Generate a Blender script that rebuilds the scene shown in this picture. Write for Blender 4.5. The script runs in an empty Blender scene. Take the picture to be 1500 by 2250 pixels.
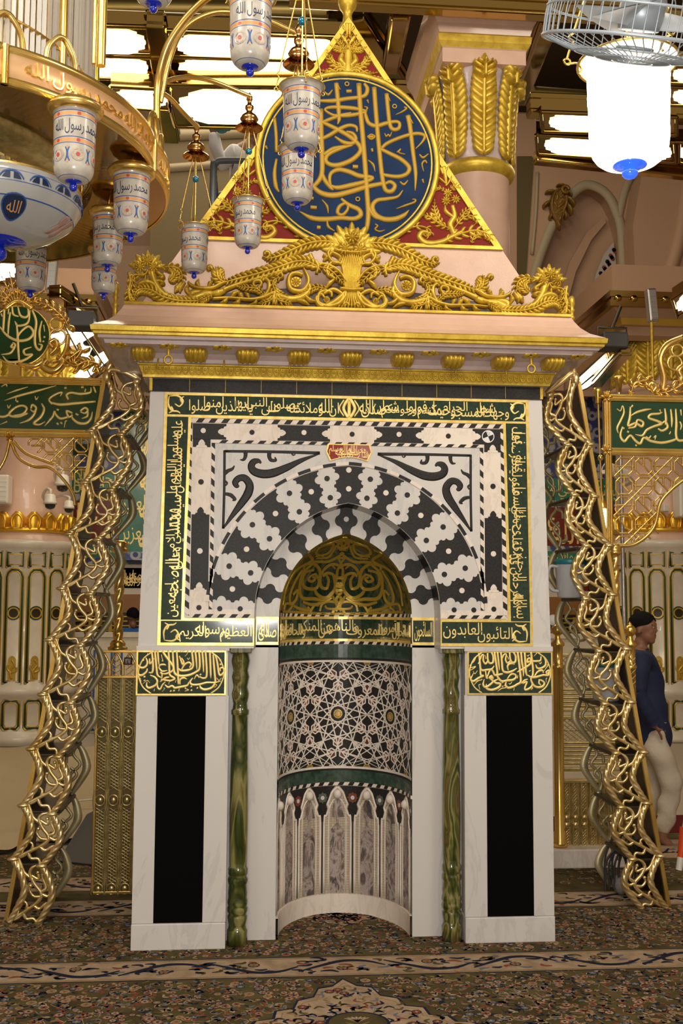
import bpy, bmesh, math, random
from math import sin, cos, pi, radians, sqrt, atan2, hypot
from mathutils import Vector, Matrix
from mathutils.geometry import tessellate_polygon
SC = bpy.context.scene
COL = SC.collection
random.seed(7)
# ------------------------------------------------------------------ camera
FPX, PITCH, YAW, ROLL = 2352.1, .0876, .08636, .00544
CX, CY, CZ = -.5206, -5.583, 1.72
def raydir(px, py):
    x = (px-750)/FPX; y = -(py-1125)/FPX
    return lin(x, y, 1)
def lin(x, y, f):
    c, s = cos(ROLL), sin(ROLL); x, y = c*x-s*y, s*x+c*y
    cp, sp = cos(PITCH), sin(PITCH)
    v1, v2 = cp*f-sp*y, sp*f+cp*y
    cy, sy = cos(YAW), sin(YAW)
    return Vector((cy*x+sy*v1, -sy*x+cy*v1, v2))
def at(px, py, Y):
    r = raydir(px, py); t = (Y-CY)/r.y
    return Vector((CX+t*r.x, Y, CZ+t*r.z))
def fl(px, py, Z=0.):
    r = raydir(px, py); t = (Z-CZ)/r.z
    return Vector((CX+t*r.x, CY+t*r.y, Z))
cd = bpy.data.cameras.new('camera'); cam = bpy.data.objects.new('camera', cd); COL.objects.link(cam)
cd.sensor_fit = 'VERTICAL'; cd.sensor_height = 36.0; cd.lens = 36.0*FPX/2250; cd.clip_start = .05
X_, Y_, F_ = lin(1, 0, 0), lin(0, 1, 0), lin(0, 0, 1)
M = Matrix((X_, Y_, -F_)).transposed().to_4x4(); M.translation = (CX, CY, CZ); cam.matrix_world = M
SC.camera = cam
# ------------------------------------------------------------------ world, lights, exposure
SC.view_settings.view_transform = 'Standard'; SC.view_settings.look = 'None'
SC.view_settings.exposure = 0.25; SC.view_settings.gamma = 1.0; SC.view_settings.use_curve_mapping = False
w = bpy.data.worlds.new('hall_air'); SC.world = w; w.use_nodes = True
w.node_tree.nodes['Background'].inputs[0].default_value = (1.0, .80, .58, 1)
w.node_tree.nodes['Background'].inputs[1].default_value = .32
def area(name, loc, target, size, power, col, sy=None):
    l = bpy.data.lights.new(name, 'AREA'); l.energy = power; l.color = col; l.size = size
    if sy: l.shape = 'RECTANGLE'; l.size_y = sy
    o = bpy.data.objects.new(name, l); COL.objects.link(o); o.location = loc
    o.rotation_euler = (Vector(target)-Vector(loc)).to_track_quat('-Z', 'Y').to_euler(); return o
area('hall_lamps_front', (-.8, -7.0, 7.4), (0, 0, 2.2), 3.0, 225, (1, .92, .80))
area('hall_lamps_right', (2.3, -3.2, 5.2), (.3, .5, 2.0), 1.0, 60, (1, .87, .70))
area('hall_lamps_left', (-3.2, -3.6, 5.5), (-.2, .5, 2.0), 1.2, 60, (1, .87, .70))
area('hall_lamps_back', (0, 5.0, 8.8), (0, 6.5, 0), 5.0, 220, (1, .82, .58), 3.0)
fl_l = bpy.data.lights.new('camera_fill', 'AREA'); fl_l.size = .6; fl_l.energy = 70; fl_l.color = (1, .95, .88)  # added fill light beside the lens, brightens the niche front
fo = bpy.data.objects.new('camera_fill', fl_l); COL.objects.link(fo); fo.matrix_world = M.copy(); fo.location = (CX+.03, CY, CZ+.16)
# ------------------------------------------------------------------ materials
MATS = {}
def mat(name, col, rough=.5, metal=0., coat=0., emis=None, es=0., trans=0., bump=None, spec=.5):
    m = bpy.data.materials.new(name); m.use_nodes = True; b = m.node_tree.nodes['Principled BSDF']
    b.inputs['Base Color'].default_value = (*col, 1); b.inputs['Roughness'].default_value = rough; b.inputs['Metallic'].default_value = metal
    b.inputs['Coat Weight'].default_value = coat; b.inputs['Coat Roughness'].default_value = .06
    b.inputs['Specular IOR Level'].default_value = spec; b.inputs['Transmission Weight'].default_value = trans
    if emis: b.inputs['Emission Color'].default_value = (*emis, 1); b.inputs['Emission Strength'].default_value = es
    MATS[name] = m
    if bump: nbump(m, *bump)
    return m
def N(m, t): return m.node_tree.nodes.new(t)
def L(m, a, b): m.node_tree.links.new(a, b)
def coords(m, scale=(1, 1, 1), rot=(0, 0, 0)):
    tc = N(m, 'ShaderNodeTexCoord'); mp = N(m, 'ShaderNodeMapping'); L(m, tc.outputs['Object'], mp.inputs[0])
    mp.inputs['Scale'].default_value = scale; mp.inputs['Rotation'].default_value = rot; return mp.outputs[0]
def noise(m, vec, sc, det=4, rough=.55, dist=0.):
    n = N(m, 'ShaderNodeTexNoise'); L(m, vec, n.inputs['Vector']); n.inputs['Scale'].default_value = sc; n.inputs['Detail'].default_value = det
    n.inputs['Roughness'].default_value = rough; n.inputs['Distortion'].default_value = dist; return n.outputs['Fac']
def ramp(m, fac, stops):
    r = N(m, 'ShaderNodeValToRGB'); L(m, fac, r.inputs[0]); e = r.color_ramp.elements
    while len(e) < len(stops): e.new(.5)
    for i, (p, c) in enumerate(stops): e[i].position = p; e[i].color = (*c, 1)
    return r.outputs[0]
def mix(m, fac, a, b, mode='MIX'):
    n = N(m, 'ShaderNodeMix'); n.data_type = 'RGBA'; n.blend_type = mode
    if isinstance(fac, (int, float)): n.inputs[0].default_value = fac
    else: L(m, fac, n.inputs[0])
    for k, v in ((6, a), (7, b)):
        if isinstance(v, tuple): n.inputs[k].default_value = (*v, 1)
        else: L(m, v, n.inputs[k])
    return n.outputs[2]
def bsdf(m): return m.node_tree.nodes['Principled BSDF']
def setcol(m, c): L(m, c, bsdf(m).inputs['Base Color'])
def nbump(m, sc, strength, dist=.002):
    b = N(m, 'ShaderNodeBump'); b.inputs['Strength'].default_value = strength; b.inputs['Distance'].default_value = dist
    L(m, noise(m, coords(m), sc, 3), b.inputs['Height']); L(m, b.outputs[0], bsdf(m).inputs['Normal'])
def vary(m, sc, c1, c2, p0=.35, p1=.65): setcol(m, ramp(m, noise(m, coords(m), sc), [(p0, c1), (p1, c2)]))
GP = mat('gilt_paint', (.62, .40, .035), .40, .5, bump=(90, .25, .003)); vary(GP, 14, (.52, .34, .03), (.74, .53, .07))
GF = mat('gold_leaf_band', (.90, .62, .14), .32, .6); vary(GF, 30, (.86, .58, .12), (1.0, .78, .28))
GT = mat('gold_letters', (.95, .72, .26), .38, .35)
BR = mat('polished_brass', (.83, .54, .16), .26, .88); vary(BR, 5, (.74, .47, .10), (.92, .66, .22))
BL = mat('rope_brass', (.74, .56, .25), .33, .85, bump=(60, .15, .002)); vary(BL, 9, (.66, .49, .19), (.90, .73, .40))
BD = mat('dull_brass', (.46, .38, .2), .45, .6); vary(BD, 7, (.42, .35, .18), (.58, .50, .30))
DB = mat('dark_bronze', (.045, .035, .022), .35, .6)
PK = mat('pink_plaster', (.68, .45, .34), .34, 0, .25, bump=(160, .35, .0016)); vary(PK, 6, (.64, .42, .315), (.71, .48, .365))
PG = mat('mauve_plaster', (.50, .40, .40), .40, 0, .2, bump=(120, .35, .002)); vary(PG, 8, (.50, .40, .40), (.62, .50, .49))
def marble(name, base, vein, sc, rough=.38, lo=.44, hi=.5, rot=(0, 0, .6), stretch=(1, 1, .45)):
    m = mat(name, base, rough, 0, 0, spec=.35); v = coords(m, stretch, rot)
    n1 = noise(m, v, sc, 8, .62, 1.4); band = ramp(m, n1, [(lo-.06, base), (lo, vein), (hi, base)])
    n2 = ramp(m, noise(m, v, sc*.6, 5), [(.3, tuple(c*.90 for c in base)), (.7, base)])
    setcol(m, mix(m, .5, band, n2)); return m
WM = marble('white_marble', (.62, .60, .58), (.46, .46, .47), 4.5, lo=.455, hi=.475, rot=(0, .75, 0), stretch=(1, 1, .3))
CM = marble('cream_marble', (.78, .70, .62), (.60, .53, .46), 9)
RM = mat('red_grey_marble', (.3, .25, .23), .4); setcol(RM, ramp(RM, noise(RM, coords(RM, (1, 1, .5), (0, .7, 0)), 12, 8, .65, 1.6), [(.34, (.05, .045, .05)), (.44, (.16, .12, .11)), (.5, (.42, .37, .34)), (.58, (.22, .15, .12)), (.68, (.07, .06, .065))]))
bk = mat('black_stone', (.016, .015, .015), .45, spec=.25); vary(bk, 120, (.012, .011, .011), (.026, .024, .023))
BK = bk; KB = mat('black_cloth_panel', (.002, .002, .002), .85, spec=.06)
GE = mat('green_enamel', (.008, .030, .018), .10, 0, .8); vary(GE, 60, (.006, .024, .015), (.014, .042, .026))
GS = mat('sign_green', (.006, .055, .016), .18, 0, .7)
GN = mat('green_porphyry', (.025, .06, .04), .25, 0, .3); vary(GN, 26, (.014, .036, .024), (.045, .085, .06))
RD = mat('red_field', (.19, .011, .007), .5, spec=.15, bump=(80, .2, .002)); RE = mat('red_enamel', (.26, .018, .014), .2, 0, .6)
BU = mat('blue_field', (.006, .026, .085), .5, spec=.12, bump=(90, .25, .002)); vary(BU, 8, (.0045, .020, .065), (.007, .029, .092))
OX = mat('green_onyx', (.2, .2, .06), .12, 0, .6)
def onyx():
    m = OX; v = coords(m, (6, 6, 1.0)); n = noise(m, v, 1.5, 3, .45, 1.1)
    wv = N(m, 'ShaderNodeMath'); wv.operation = 'MULTIPLY'; L(m, n, wv.inputs[0]); wv.inputs[1].default_value = 8.
    fr = N(m, 'ShaderNodeMath'); fr.operation = 'PINGPONG'; L(m, wv.outputs[0], fr.inputs[0]); fr.inputs[1].default_value = 1.
    setcol(m, ramp(m, fr.outputs[0], [(0, (.018, .03, .006)), (.28, (.07, .08, .016)), (.5, (.24, .22, .08)), (.68, (.14, .12, .03)), (.85, (.05, .06, .012)), (1, (.15, .10, .025))]))
onyx()
CMO = mat('cream_mosaic', (.5, .43, .33), .35, 0, .1)
def mosaic():
    m = CMO; bt = N(m, 'ShaderNodeTexBrick'); L(m, coords(m, (1, 1, 1), (pi/2, 0, 0)), bt.inputs['Vector']); bt.offset = 0
    bt.inputs['Color1'].default_value = (.50, .43, .33, 1); bt.inputs['Color2'].default_value = (.44, .37, .28, 1); bt.inputs['Mortar'].default_value = (.20, .15, .10, 1)
    bt.inputs['Scale'].default_value = 1; bt.inputs['Brick Width'].default_value = .017; bt.inputs['Row Height'].default_value = .014; bt.inputs['Mortar Size'].default_value = .0008
    setcol(m, bt.outputs[0])
mosaic()
FG = mat('frosted_glass', (.5, .47, .42), .30, 0, .3); vary(FG, 3, (.40, .37, .32), (.54, .51, .45))
BG = mat('cobalt_glass', (.004, .02, .42), .06, 0, 1.0); BG2 = mat('lit_cobalt_glass', (.01, .05, .6), .06, 0, 1.0, emis=(.03, .14, .9), es=.9); BN = mat('lamp_blue_print', (.03, .09, .30), .4); NV = mat('lamp_navy_print', (.012, .025, .075), .4)
OP = mat('lamp_orange_print', (.60, .30, .11), .4); RP = mat('lamp_red_print', (.50, .07, .05), .4); TB = mat('teal_glass_bead', (.0, .20, .34), .05, .3, 1.0)
LG = mat('lit_glass', (.9, .85, .75), .3, emis=(1, .90, .74), es=3.); LT = mat('light_diffuser', (1, .95, .85), .4, emis=(1, .87, .64), es=7.0)
LB = mat('lamp_bulb', (1, 1, 1), .4, emis=(1, .95, .88), es=9.)
CR = mat('crystal', (.88, .84, .76), .05, 0, 0, trans=.65); CR2 = mat('smoky_crystal', (.50, .46, .38), .08, .4)
MB_ = mat('mirror_brass', (.42, .28, .085), .10, 1.0); PB = mat('pinkish_brass', (.80, .50, .26), .42, .4)
GY = mat('fan_grey', (.30, .34, .38), .4, .3); DG = mat('dark_grey', (.03, .03, .035), .5); WH = mat('white_plastic', (.68, .64, .56), .35); AL = mat('aluminium', (.55, .55, .55), .3, .9)
TR = mat('clear_plastic', (.55, .56, .58), .3, trans=.15); TE = mat('teal_plastic', (.01, .16, .17), .35)
SK = mat('skin', (.23, .105, .06), .5); HR = mat('black_hair', (.005, .004, .004), .8, spec=.12, bump=(150, .8, .004)); SN = mat('navy_shirt', (.008, .014, .05), .8); TRO = mat('beige_trousers', (.50, .43, .33), .85, bump=(30, .5, .01)); WS = mat('white_shirt', (.74, .76, .80), .8)
ST = mat('blue_shirt', (.02, .10, .38), .8); EYE = mat('eye_white', (.5, .46, .42), .3)
OL = mat('olive_plaster', (.095, .066, .018), .6); CP = mat('cream_plaster', (.36, .30, .20), .6); VP = mat('vault_pink', (.44, .28, .18), .55, bump=(60, .2, .002)); DK = mat('dim_ceiling', (.045, .032, .014), .5, .2)
CW = mat('cladding_marble', (.66, .60, .49), .25, 0, .2); vary(CW, 4, (.60, .54, .43), (.70, .64, .54))
GL = mat('cladding_green', (.012, .045, .018), .3); GY2 = mat('cladding_gold', (.55, .36, .05), .35, .5)
WD = mat('wood', (.30, .13, .03), .4); SO = mat('orange_plastic', (.70, .07, .012), .4); GR = mat('floor_stone', (.40, .34, .26), .35)
TARP = mat('beige_sheet', (.46, .37, .23), .8, bump=(2.2, .5, .05))
# ------------------------------------------------------------------ mesh building
def frame(t, up=Vector((0, 0, 1))):
    t = t.normalized(); a = t.cross(up)
    if a.length < 1e-4: a = t.cross(Vector((1, 0, 0)))
    a.normalize(); return a, a.cross(t).normalized()
def cr(pts, n=6, closed=False):
    "Catmull-Rom samples through points of any dimension"
    P = [Vector(p) for p in pts]; k = len(P); out = []
    if k < 3 and not closed:
        return [P[0].lerp(P[-1], i/n) for i in range(n+1)]
    for i in range(k if closed else k-1):
        g = (lambda j: P[j % k]) if closed else (lambda j: P[min(max(j, 0), k-1)])
        a, b, c, d = g(i-1), g(i), g(i+1), g(i+2)
        if not closed and i == 0: a = b*2-c
        if not closed and i == k-2: d = c*2-b
        for j in range(n):
            t = j/n; out.append(.5*((2*b)+(c-a)*t+(2*a-5*b+4*c-d)*t*t+(3*b-a-3*c+d)*t**3))
    if not closed: out.append(P[-1])
    return out
class MB:
    def __init__(s): s.v = []; s.f = []; s.m = []; s.s = []
    def add(s, v, f, mi=0, sm=False):
        o = len(s.v); s.v += [tuple(p) for p in v]; s.f += [tuple(i+o for i in q) for q in f]; s.m += [mi]*len(f); s.s += [sm]*len(f)
    def box(s, lo, hi, mi=0, mx=None):
        x0, y0, z0 = lo; x1, y1, z1 = hi
        v = [(x0, y0, z0), (x1, y0, z0), (x1, y1, z0), (x0, y1, z0), (x0, y0, z1), (x1, y0, z1), (x1, y1, z1), (x0, y1, z1)]
        if mx: v = [mx @ Vector(p) for p in v]
        s.add(v, [(0, 3, 2, 1), (4, 5, 6, 7), (0, 1, 5, 4), (1, 2, 6, 5), (2, 3, 7, 6), (3, 0, 4, 7)], mi)
    def bbox(s, lo, hi, b=.006, mi=0):
        "bevelled box"
        bm = bmesh.new(); bmesh.ops.create_cube(bm, size=1)
        for v in bm.verts:
            v.co = Vector([(lo[i]+hi[i])/2+v.co[i]*(hi[i]-lo[i]) for i in range(3)])
        bmesh.ops.bevel(bm, geom=bm.edges[:], offset=b, segments=2, affect='EDGES', profile=.5)
        bm.verts.index_update(); s.add([v.co for v in bm.verts], [[v.index for v in f.verts] for f in bm.faces], mi); bm.free()
    def tube(s, pts, r, n=8, mi=0, closed=False, sm=True, ref=None):
        pts = [Vector(p) for p in pts]; k = len(pts); rr = r if hasattr(r, '__len__') else [r]*k; v = []; f = []; a = None
        for i, p in enumerate(pts):
            t = (pts[(i+1) % k]-pts[i-1]) if closed else (pts[min(i+1, k-1)]-pts[max(i-1, 0)])
            if t.length < 1e-9: t = Vector((0, 0, 1))
            t.normalize()
            if a is None: a, b = frame(t)
            else:
                a = a-t*a.dot(t)
                if a.length < 1e-6: a, _ = frame(t)
                a.normalize()
            b = t.cross(a)
            for j in range(n):
                q = 2*pi*j/n; v.append(p+(a*cos(q)+b*sin(q))*rr[i])
        m = k if closed else k-1
        for i in range(m):
            for j in range(n):
                A = i*n+j; B = i*n+(j+1) % n; C = ((i+1) % k)*n+(j+1) % n; D = ((i+1) % k)*n+j; f.append((A, B, C, D))
        s.add(v, f, mi, sm)
        if not closed: s.add(v[:n], [tuple(range(n))[::-1]], mi); s.add(v[-n:], [tuple(range(n))], mi)
    def rope(s, pts, r, turns, strands=3, depth=.26, n=15, mi=0, taper=None):
        pts = [Vector(p) for p in pts]; k = len(pts); v = []; f = []; a = None
        for i, p in enumerate(pts):
            t = (pts[min(i+1, k-1)]-pts[max(i-1, 0)]).normalized()
            if a is None: a, b = frame(t)
            else: a = (a-t*a.dot(t)).normalized()
            b = t.cross(a); R = r*(taper(i/(k-1)) if taper else 1)
            for j in range(n):
                q = 2*pi*j/n; ph = strands*q-2*pi*turns*i/(k-1)
                rad = R*(1-depth+depth*abs(cos(ph/2))**.7); v.append(p+(a*cos(q)+b*sin(q))*rad)
        for i in range(k-1):
            for j in range(n): f.append((i*n+j, i*n+(j+1) % n, (i+1)*n+(j+1) % n, (i+1)*n+j))
        s.add(v, f, mi, True)
        s.add(v[:n], [tuple(range(n))[::-1]], mi); s.add(v[-n:], [tuple(range(n))], mi)
    def lathe(s, prof, c=(0, 0, 0), n=24, mi=0, sm=True, mx=None, a0=0., a1=2*pi):
        "prof: (r, z) or (r, z, mi)"
        full = abs(a1-a0-2*pi) < 1e-6; nn = n if full else n+1; v = []
        for p in prof:
            for j in range(nn):
                q = a0+(a1-a0)*j/n; v.append(Vector((c[0]+p[0]*cos(q), c[1]+p[0]*sin(q), c[2]+p[1])))
        if mx: v = [mx @ p for p in v]
        o = len(s.v); s.v += [tuple(p) for p in v]
        for i in range(len(prof)-1):
            for j in range(n):
                j2 = (j+1) % nn
                s.f.append((o+i*nn+j, o+i*nn+j2, o+(i+1)*nn+j2, o+(i+1)*nn+j)); s.m.append(prof[i][2] if len(prof[i]) > 2 else mi); s.s.append(sm)
    def ball(s, c, r, mi=0, n=12, sq=(1, 1, 1)):
        prof = [(r*sin(pi*i/8)+1e-5, -r*cos(pi*i/8)) for i in range(9)]; v = MB(); v.lathe(prof, n=n)
        s.add([(c[0]+p[0]*sq[0], c[1]+p[1]*sq[1], c[2]+p[2]*sq[2]) for p in v.v], v.f, mi, True)
    def poly(s, polys, mp, d=0., h=.001, mi=0, sl=None, side=None):
        "prism of 2-D polygons [(outer, holes)]: front at mp(u, v, h), walls down to mp(u, v, d); sl = slice width for curved maps"
        h00 = h
        for ip, (outer, holes) in enumerate(polys):
            h = h00+(ip % 7)*2.5e-4*(1 if len(polys) > 1 else 0)
            loops = [[Vector((p[0], p[1], 0)) for p in lp] for lp in [outer]+list(holes)]
            flat = [p for lp in loops for p in lp]; tris = tessellate_polygon(loops)
            bm = bmesh.new(); vs = [bm.verts.new(p) for p in flat]
            for t in tris:
                try: bm.faces.new([vs[i] for i in t])
                except ValueError: pass
            for f in bm.faces:
                if f.normal.z == 0: f.normal_update()
                if f.normal.z < 0: f.normal_flip()
            if sl:
                xs = [p.x for p in flat]; x = math.floor(min(xs)/sl)*sl+sl
                while x < max(xs):
                    bmesh.ops.bisect_plane(bm, geom=bm.verts[:]+bm.edges[:]+bm.faces[:], plane_co=(x, 0, 0), plane_no=(1, 0, 0)); x += sl
            bm.verts.index_update(); V0 = [v.co.copy() for v in bm.verts]; nf = len(V0)
            F0 = [[v.index for v in f.verts] for f in bm.faces]
            E0 = [(e.link_loops[0].vert.index, e.link_loops[0].link_loop_next.vert.index) for e in bm.edges if len(e.link_loops) == 1]
            bm.free()
            s.add([mp(p.x, p.y, h) for p in V0], F0, mi)
            if h != d:
                s.add([mp(p.x, p.y, h) for p in V0]+[mp(p.x, p.y, d) for p in V0], [(b, a, a+nf, b+nf) for a, b in E0], mi if side is None else side)
    def stroke(s, pts, wd, h, mp, mi=0, n=6, lob=0, la=.35, back=0., raw=False, ph=0.):
        "domed relief ribbon along 2-D points; wd: number, list per control point or function(t)"
        P = [Vector((p[0], p[1])) for p in pts] if raw else [Vector((p[0], p[1])) for p in cr([(p[0], p[1], 0) for p in pts], n)]
        k = len(P); v = []
        for i, p in enumerate(P):
            t = i/(k-1); T = P[min(i+1, k-1)]-P[max(i-1, 0)]
            if T.length < 1e-9: T = Vector((1, 0))
            T.normalize(); nn = Vector((-T.y, T.x))
            if callable(wd): q = wd(t)
            elif hasattr(wd, '__len__'):
                e = t*(len(wd)-1); j = min(int(e), len(wd)-2); q = wd[j]+(wd[j+1]-wd[j])*(e-j)
            else: q = wd
            hh = h*min(1, .35+q/(max(wd) if hasattr(wd, '__len__') else (wd if not callable(wd) else q+1e-9)+1e-9)*.65) if not callable(wd) else h
            if lob: q *= 1-la+la*abs(sin(pi*lob*t+ph))**.6
            sh = T*(-q*.5 if lob else 0)
            for o, z in ((-1, back), (-1, .25*hh), (-.55, .75*hh), (0, hh if not lob else hh*.8), (.55, .75*hh), (1, .25*hh), (1, back)):
                c = p+nn*(o*q)+(sh*abs(o)*-1 if lob else Vector((0, 0))); v.append(mp(c.x, c.y, z))
        f = [];
        for i in range(k-1):
            for j in range(6): f.append((i*7+j, (i+1)*7+j, (i+1)*7+j+1, i*7+j+1))
            if back < 0: f.append((i*7+6, (i+1)*7+6, (i+1)*7, i*7))
        f.append(tuple(range(7))); f.append(tuple((k-1)*7+6-j for j in range(7)))
        s.add(v, f, mi, True)
    def leafy(s, pts, wd, h, mp, n=8, back=0., mi=0):
        "acanthus: overlapping leaflets along both sides of a spine"
        P = [Vector((p[0], p[1])) for p in cr([(p[0], p[1], 0) for p in pts], 8)]; k = len(P); W = wd if hasattr(wd, '__len__') else [wd, wd]
        def wt(t): e = t*(len(W)-1); j = min(int(e), len(W)-2); return W[j]+(W[j+1]-W[j])*(e-j)
        s.stroke(P, [w_*.30 for w_ in W], h, mp, mi, back=back, raw=True)
        for i in range(n):
            t = (i+.15)/n; e = t*(k-1); j = min(int(e), k-2); c = P[j].lerp(P[j+1], e-j); T = (P[min(j+2, k-1)]-P[max(j-1, 0)]).normalized(); nn = Vector((-T.y, T.x)); w_ = wt(min(1, t+.08))
            for g in (1, -1):
                q = [c-T*w_*.15, c+nn*g*w_*.55+T*w_*.25, c+nn*g*w_*1.0+T*w_*.85, c+nn*g*w_*1.02+T*w_*1.35]
                s.stroke(q, [w_*.22, w_*.40, w_*.34, w_*.08], h*(.95-.25*(i % 2)*.3), mp, mi, n=3, back=back)
        c = P[-1]; T = (P[-1]-P[-3]).normalized(); w_ = W[-1]*1.3; s.stroke([c-T*w_, c+T*w_*.6, c+T*w_*1.6], [w_*.3, w_*.5, w_*.1], h, mp, mi, n=3, back=back)
    def build(s, name, mats, parent=None, kind=None, loc=None):
        me = bpy.data.meshes.new(name); v = s.v
        if loc: v = [(p[0]-loc[0], p[1]-loc[1], p[2]-loc[2]) for p in v]
        me.from_pydata(v, [], s.f)
        if not isinstance(mats, (list, tuple)): mats = [mats]
        for m in mats: me.materials.append(m)
        me.polygons.foreach_set('material_index', s.m); me.polygons.foreach_set('use_smooth', s.s)
        bm = bmesh.new(); bm.from_mesh(me); bmesh.ops.recalc_face_normals(bm, faces=bm.faces[:]); bm.to_mesh(me); bm.free(); me.update()
        o = bpy.data.objects.new(name, me); COL.objects.link(o)
        if loc: o.location = loc
        if parent:
            o.parent = parent
            if not loc: o.matrix_parent_inverse = Matrix.Translation(-parent.location)
            else: o.location = Vector(loc)-parent.location
        if kind: o['kind'] = kind
        return o
def split_build(p, name, mats, parent, key):
    "one object per piece: faces grouped by key(face centre)"
    g = {}
    for i, q in enumerate(p.f):
        c = sum((Vector(p.v[k]) for k in q), Vector())/len(q); g.setdefault(key(c), []).append(i)
    for k in sorted(g):
        n = MB(); mp_ = {}
        for i in g[k]:
            for v in p.f[i]:
                if v not in mp_: mp_[v] = len(n.v); n.v.append(p.v[v])
            n.f.append(tuple(mp_[v] for v in p.f[i])); n.m.append(p.m[i]); n.s.append(p.s[i])
        n.build(name, mats, parent)
def tag(o, label, cat, group=None, kind=None):
    o['label'] = label; o['category'] = cat
    if group: o['group'] = group
    if kind: o['kind'] = kind
    return o
def thing(name, loc, label, cat, group=None):
    o = bpy.data.objects.new(name, None); COL.objects.link(o); o.location = loc; o.empty_display_size = .1
    return tag(o, label, cat, group)
def clone(root, loc, label=None):
    r = root.copy(); COL.objects.link(r); r.location = loc
    if label: r['label'] = label
    for ch in root.children:
        c = ch.copy(); COL.objects.link(c); c.parent = r
        for g in ch.children:
            d = g.copy(); COL.objects.link(d); d.parent = c
    return r
def plane_map(Y, sgn=-1):
    return lambda u, v, h: Vector((u, Y+sgn*h, v))
def circ(cx, cz, r, n=20, ry=None): return [(cx+r*cos(2*pi*i/n), cz+(ry or r)*sin(2*pi*i/n)) for i in range(n)]
def rect(x0, z0, x1, z1): return [(x0, z0), (x1, z0), (x1, z1), (x0, z1)]
# ------------------------------------------------------------------ Arabic lettering from the built-in font
AR = {}
for ch, b, n in ((0x621, 0xFE80, 1), (0x622, 0xFE81, 2), (0x623, 0xFE83, 2), (0x625, 0xFE87, 2), (0x626, 0xFE89, 4), (0x627, 0xFE8D, 2), (0x628, 0xFE8F, 4), (0x629, 0xFE93, 2), (0x62A, 0xFE95, 4), (0x62B, 0xFE99, 4), (0x62C, 0xFE9D, 4), (0x62D, 0xFEA1, 4), (0x62E, 0xFEA5, 4), (0x62F, 0xFEA9, 2), (0x630, 0xFEAB, 2), (0x631, 0xFEAD, 2), (0x632, 0xFEAF, 2), (0x633, 0xFEB1, 4), (0x634, 0xFEB5, 4), (0x635, 0xFEB9, 4), (0x636, 0xFEBD, 4), (0x637, 0xFEC1, 4), (0x638, 0xFEC5, 4), (0x639, 0xFEC9, 4), (0x63A, 0xFECD, 4), (0x641, 0xFED1, 4), (0x642, 0xFED5, 4), (0x643, 0xFED9, 4), (0x644, 0xFEDD, 4), (0x645, 0xFEE1, 4), (0x646, 0xFEE5, 4), (0x647, 0xFEE9, 4), (0x648, 0xFEED, 2), (0x649, 0xFEEF, 2), (0x64A, 0xFEF1, 4)):
    AR[chr(ch)] = [chr(b+i) for i in range(n)]
AR['\ue000'] = ['\ufefb', '\ufefc']
def shape(t):
    t = t.replace('\u0644\u0627', '\ue000'); out = []
    for i, c in enumerate(t):
        if c not in AR: out.append(c); continue
        p = i > 0 and t[i-1] in AR and len(AR[t[i-1]]) == 4 and c != '\u0621'
        n = len(AR[c]) == 4 and i < len(t)-1 and t[i+1] in AR and t[i+1] != '\u0621'
        out.append(AR[c][(3 if n else 1) if p else (2 if n else 0)])
    return ''.join(reversed(out))
def area2(p): return sum(p[i][0]*p[(i+1) % len(p)][1]-p[(i+1) % len(p)][0]*p[i][1] for i in range(len(p)))/2
def inside(q, p):
    r = False; x, y = q
    for i in range(len(p)):
        x1, y1 = p[i]; x2, y2 = p[i-1]
        if (y1 > y) != (y2 > y) and x < (x2-x1)*(y-y1)/(y2-y1)+x1: r = not r
    return r
WORDS = {}
def word(t, res=3):
    "polygons of one word, baseline at 0, and its width"
    if t in WORDS: return WORDS[t]
    c = bpy.data.curves.new('lettering', 'FONT'); c.body = shape(t); c.resolution_u = res; c.fill_mode = 'NONE'; c.offset = .062
    o = bpy.data.objects.new('lettering', c); COL.objects.link(o); dg = bpy.context.evaluated_depsgraph_get()
    cu = o.to_curve(dg, apply_modifiers=False); loops = []
    for sp in cu.splines:
        b = sp.bezier_points; k = len(b); pts = []
        for i in range(k):
            p0, p1 = b[i], b[(i+1) % k]; st = (p1.co-p0.co).length
            straight = abs((p0.handle_right-p0.co).cross(p1.co-p0.co).z) < 1e-4 and abs((p1.handle_left-p0.co).cross(p1.co-p0.co).z) < 1e-4
            for j in range(1 if straight or st < .03 else res):
                q = j/(1 if straight or st < .03 else res); A = p0.co*(1-q)**3+p0.handle_right*3*q*(1-q)**2+p1.handle_left*3*q*q*(1-q)+p1.co*q**3
                if not pts or (A.xy-Vector(pts[-1])).length > 1e-4: pts.append((A.x, A.y))
        if len(pts) > 2: loops.append(pts)
    o.to_curve_clear(); bpy.data.objects.remove(o); bpy.data.curves.remove(c)
    if not loops: WORDS[t] = ([], .3); return WORDS[t]
    big = max(loops, key=lambda p: abs(area2(p))); sg = 1 if area2(big) > 0 else -1
    outs = [(p, []) for p in loops if area2(p)*sg > 0]
    for p in loops:
        if area2(p)*sg <= 0:
            c_ = [o_ for o_ in outs if inside(p[0], o_[0])]
            if c_: min(c_, key=lambda o_: abs(area2(o_[0])))[1].append(p)
    xs = [q[0] for p, _ in outs for q in p]; x0 = min(xs)
    outs = [([(a-x0, b_) for a, b_ in p], [[(a-x0, b_) for a, b_ in hh] for hh in hs]) for p, hs in outs]
    WORDS[t] = (outs, max(xs)-x0); return WORDS[t]
def tf(polys, fn): return [([fn(*q) for q in p], [[fn(*q) for q in h] for h in hs]) for p, hs in polys]
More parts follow.
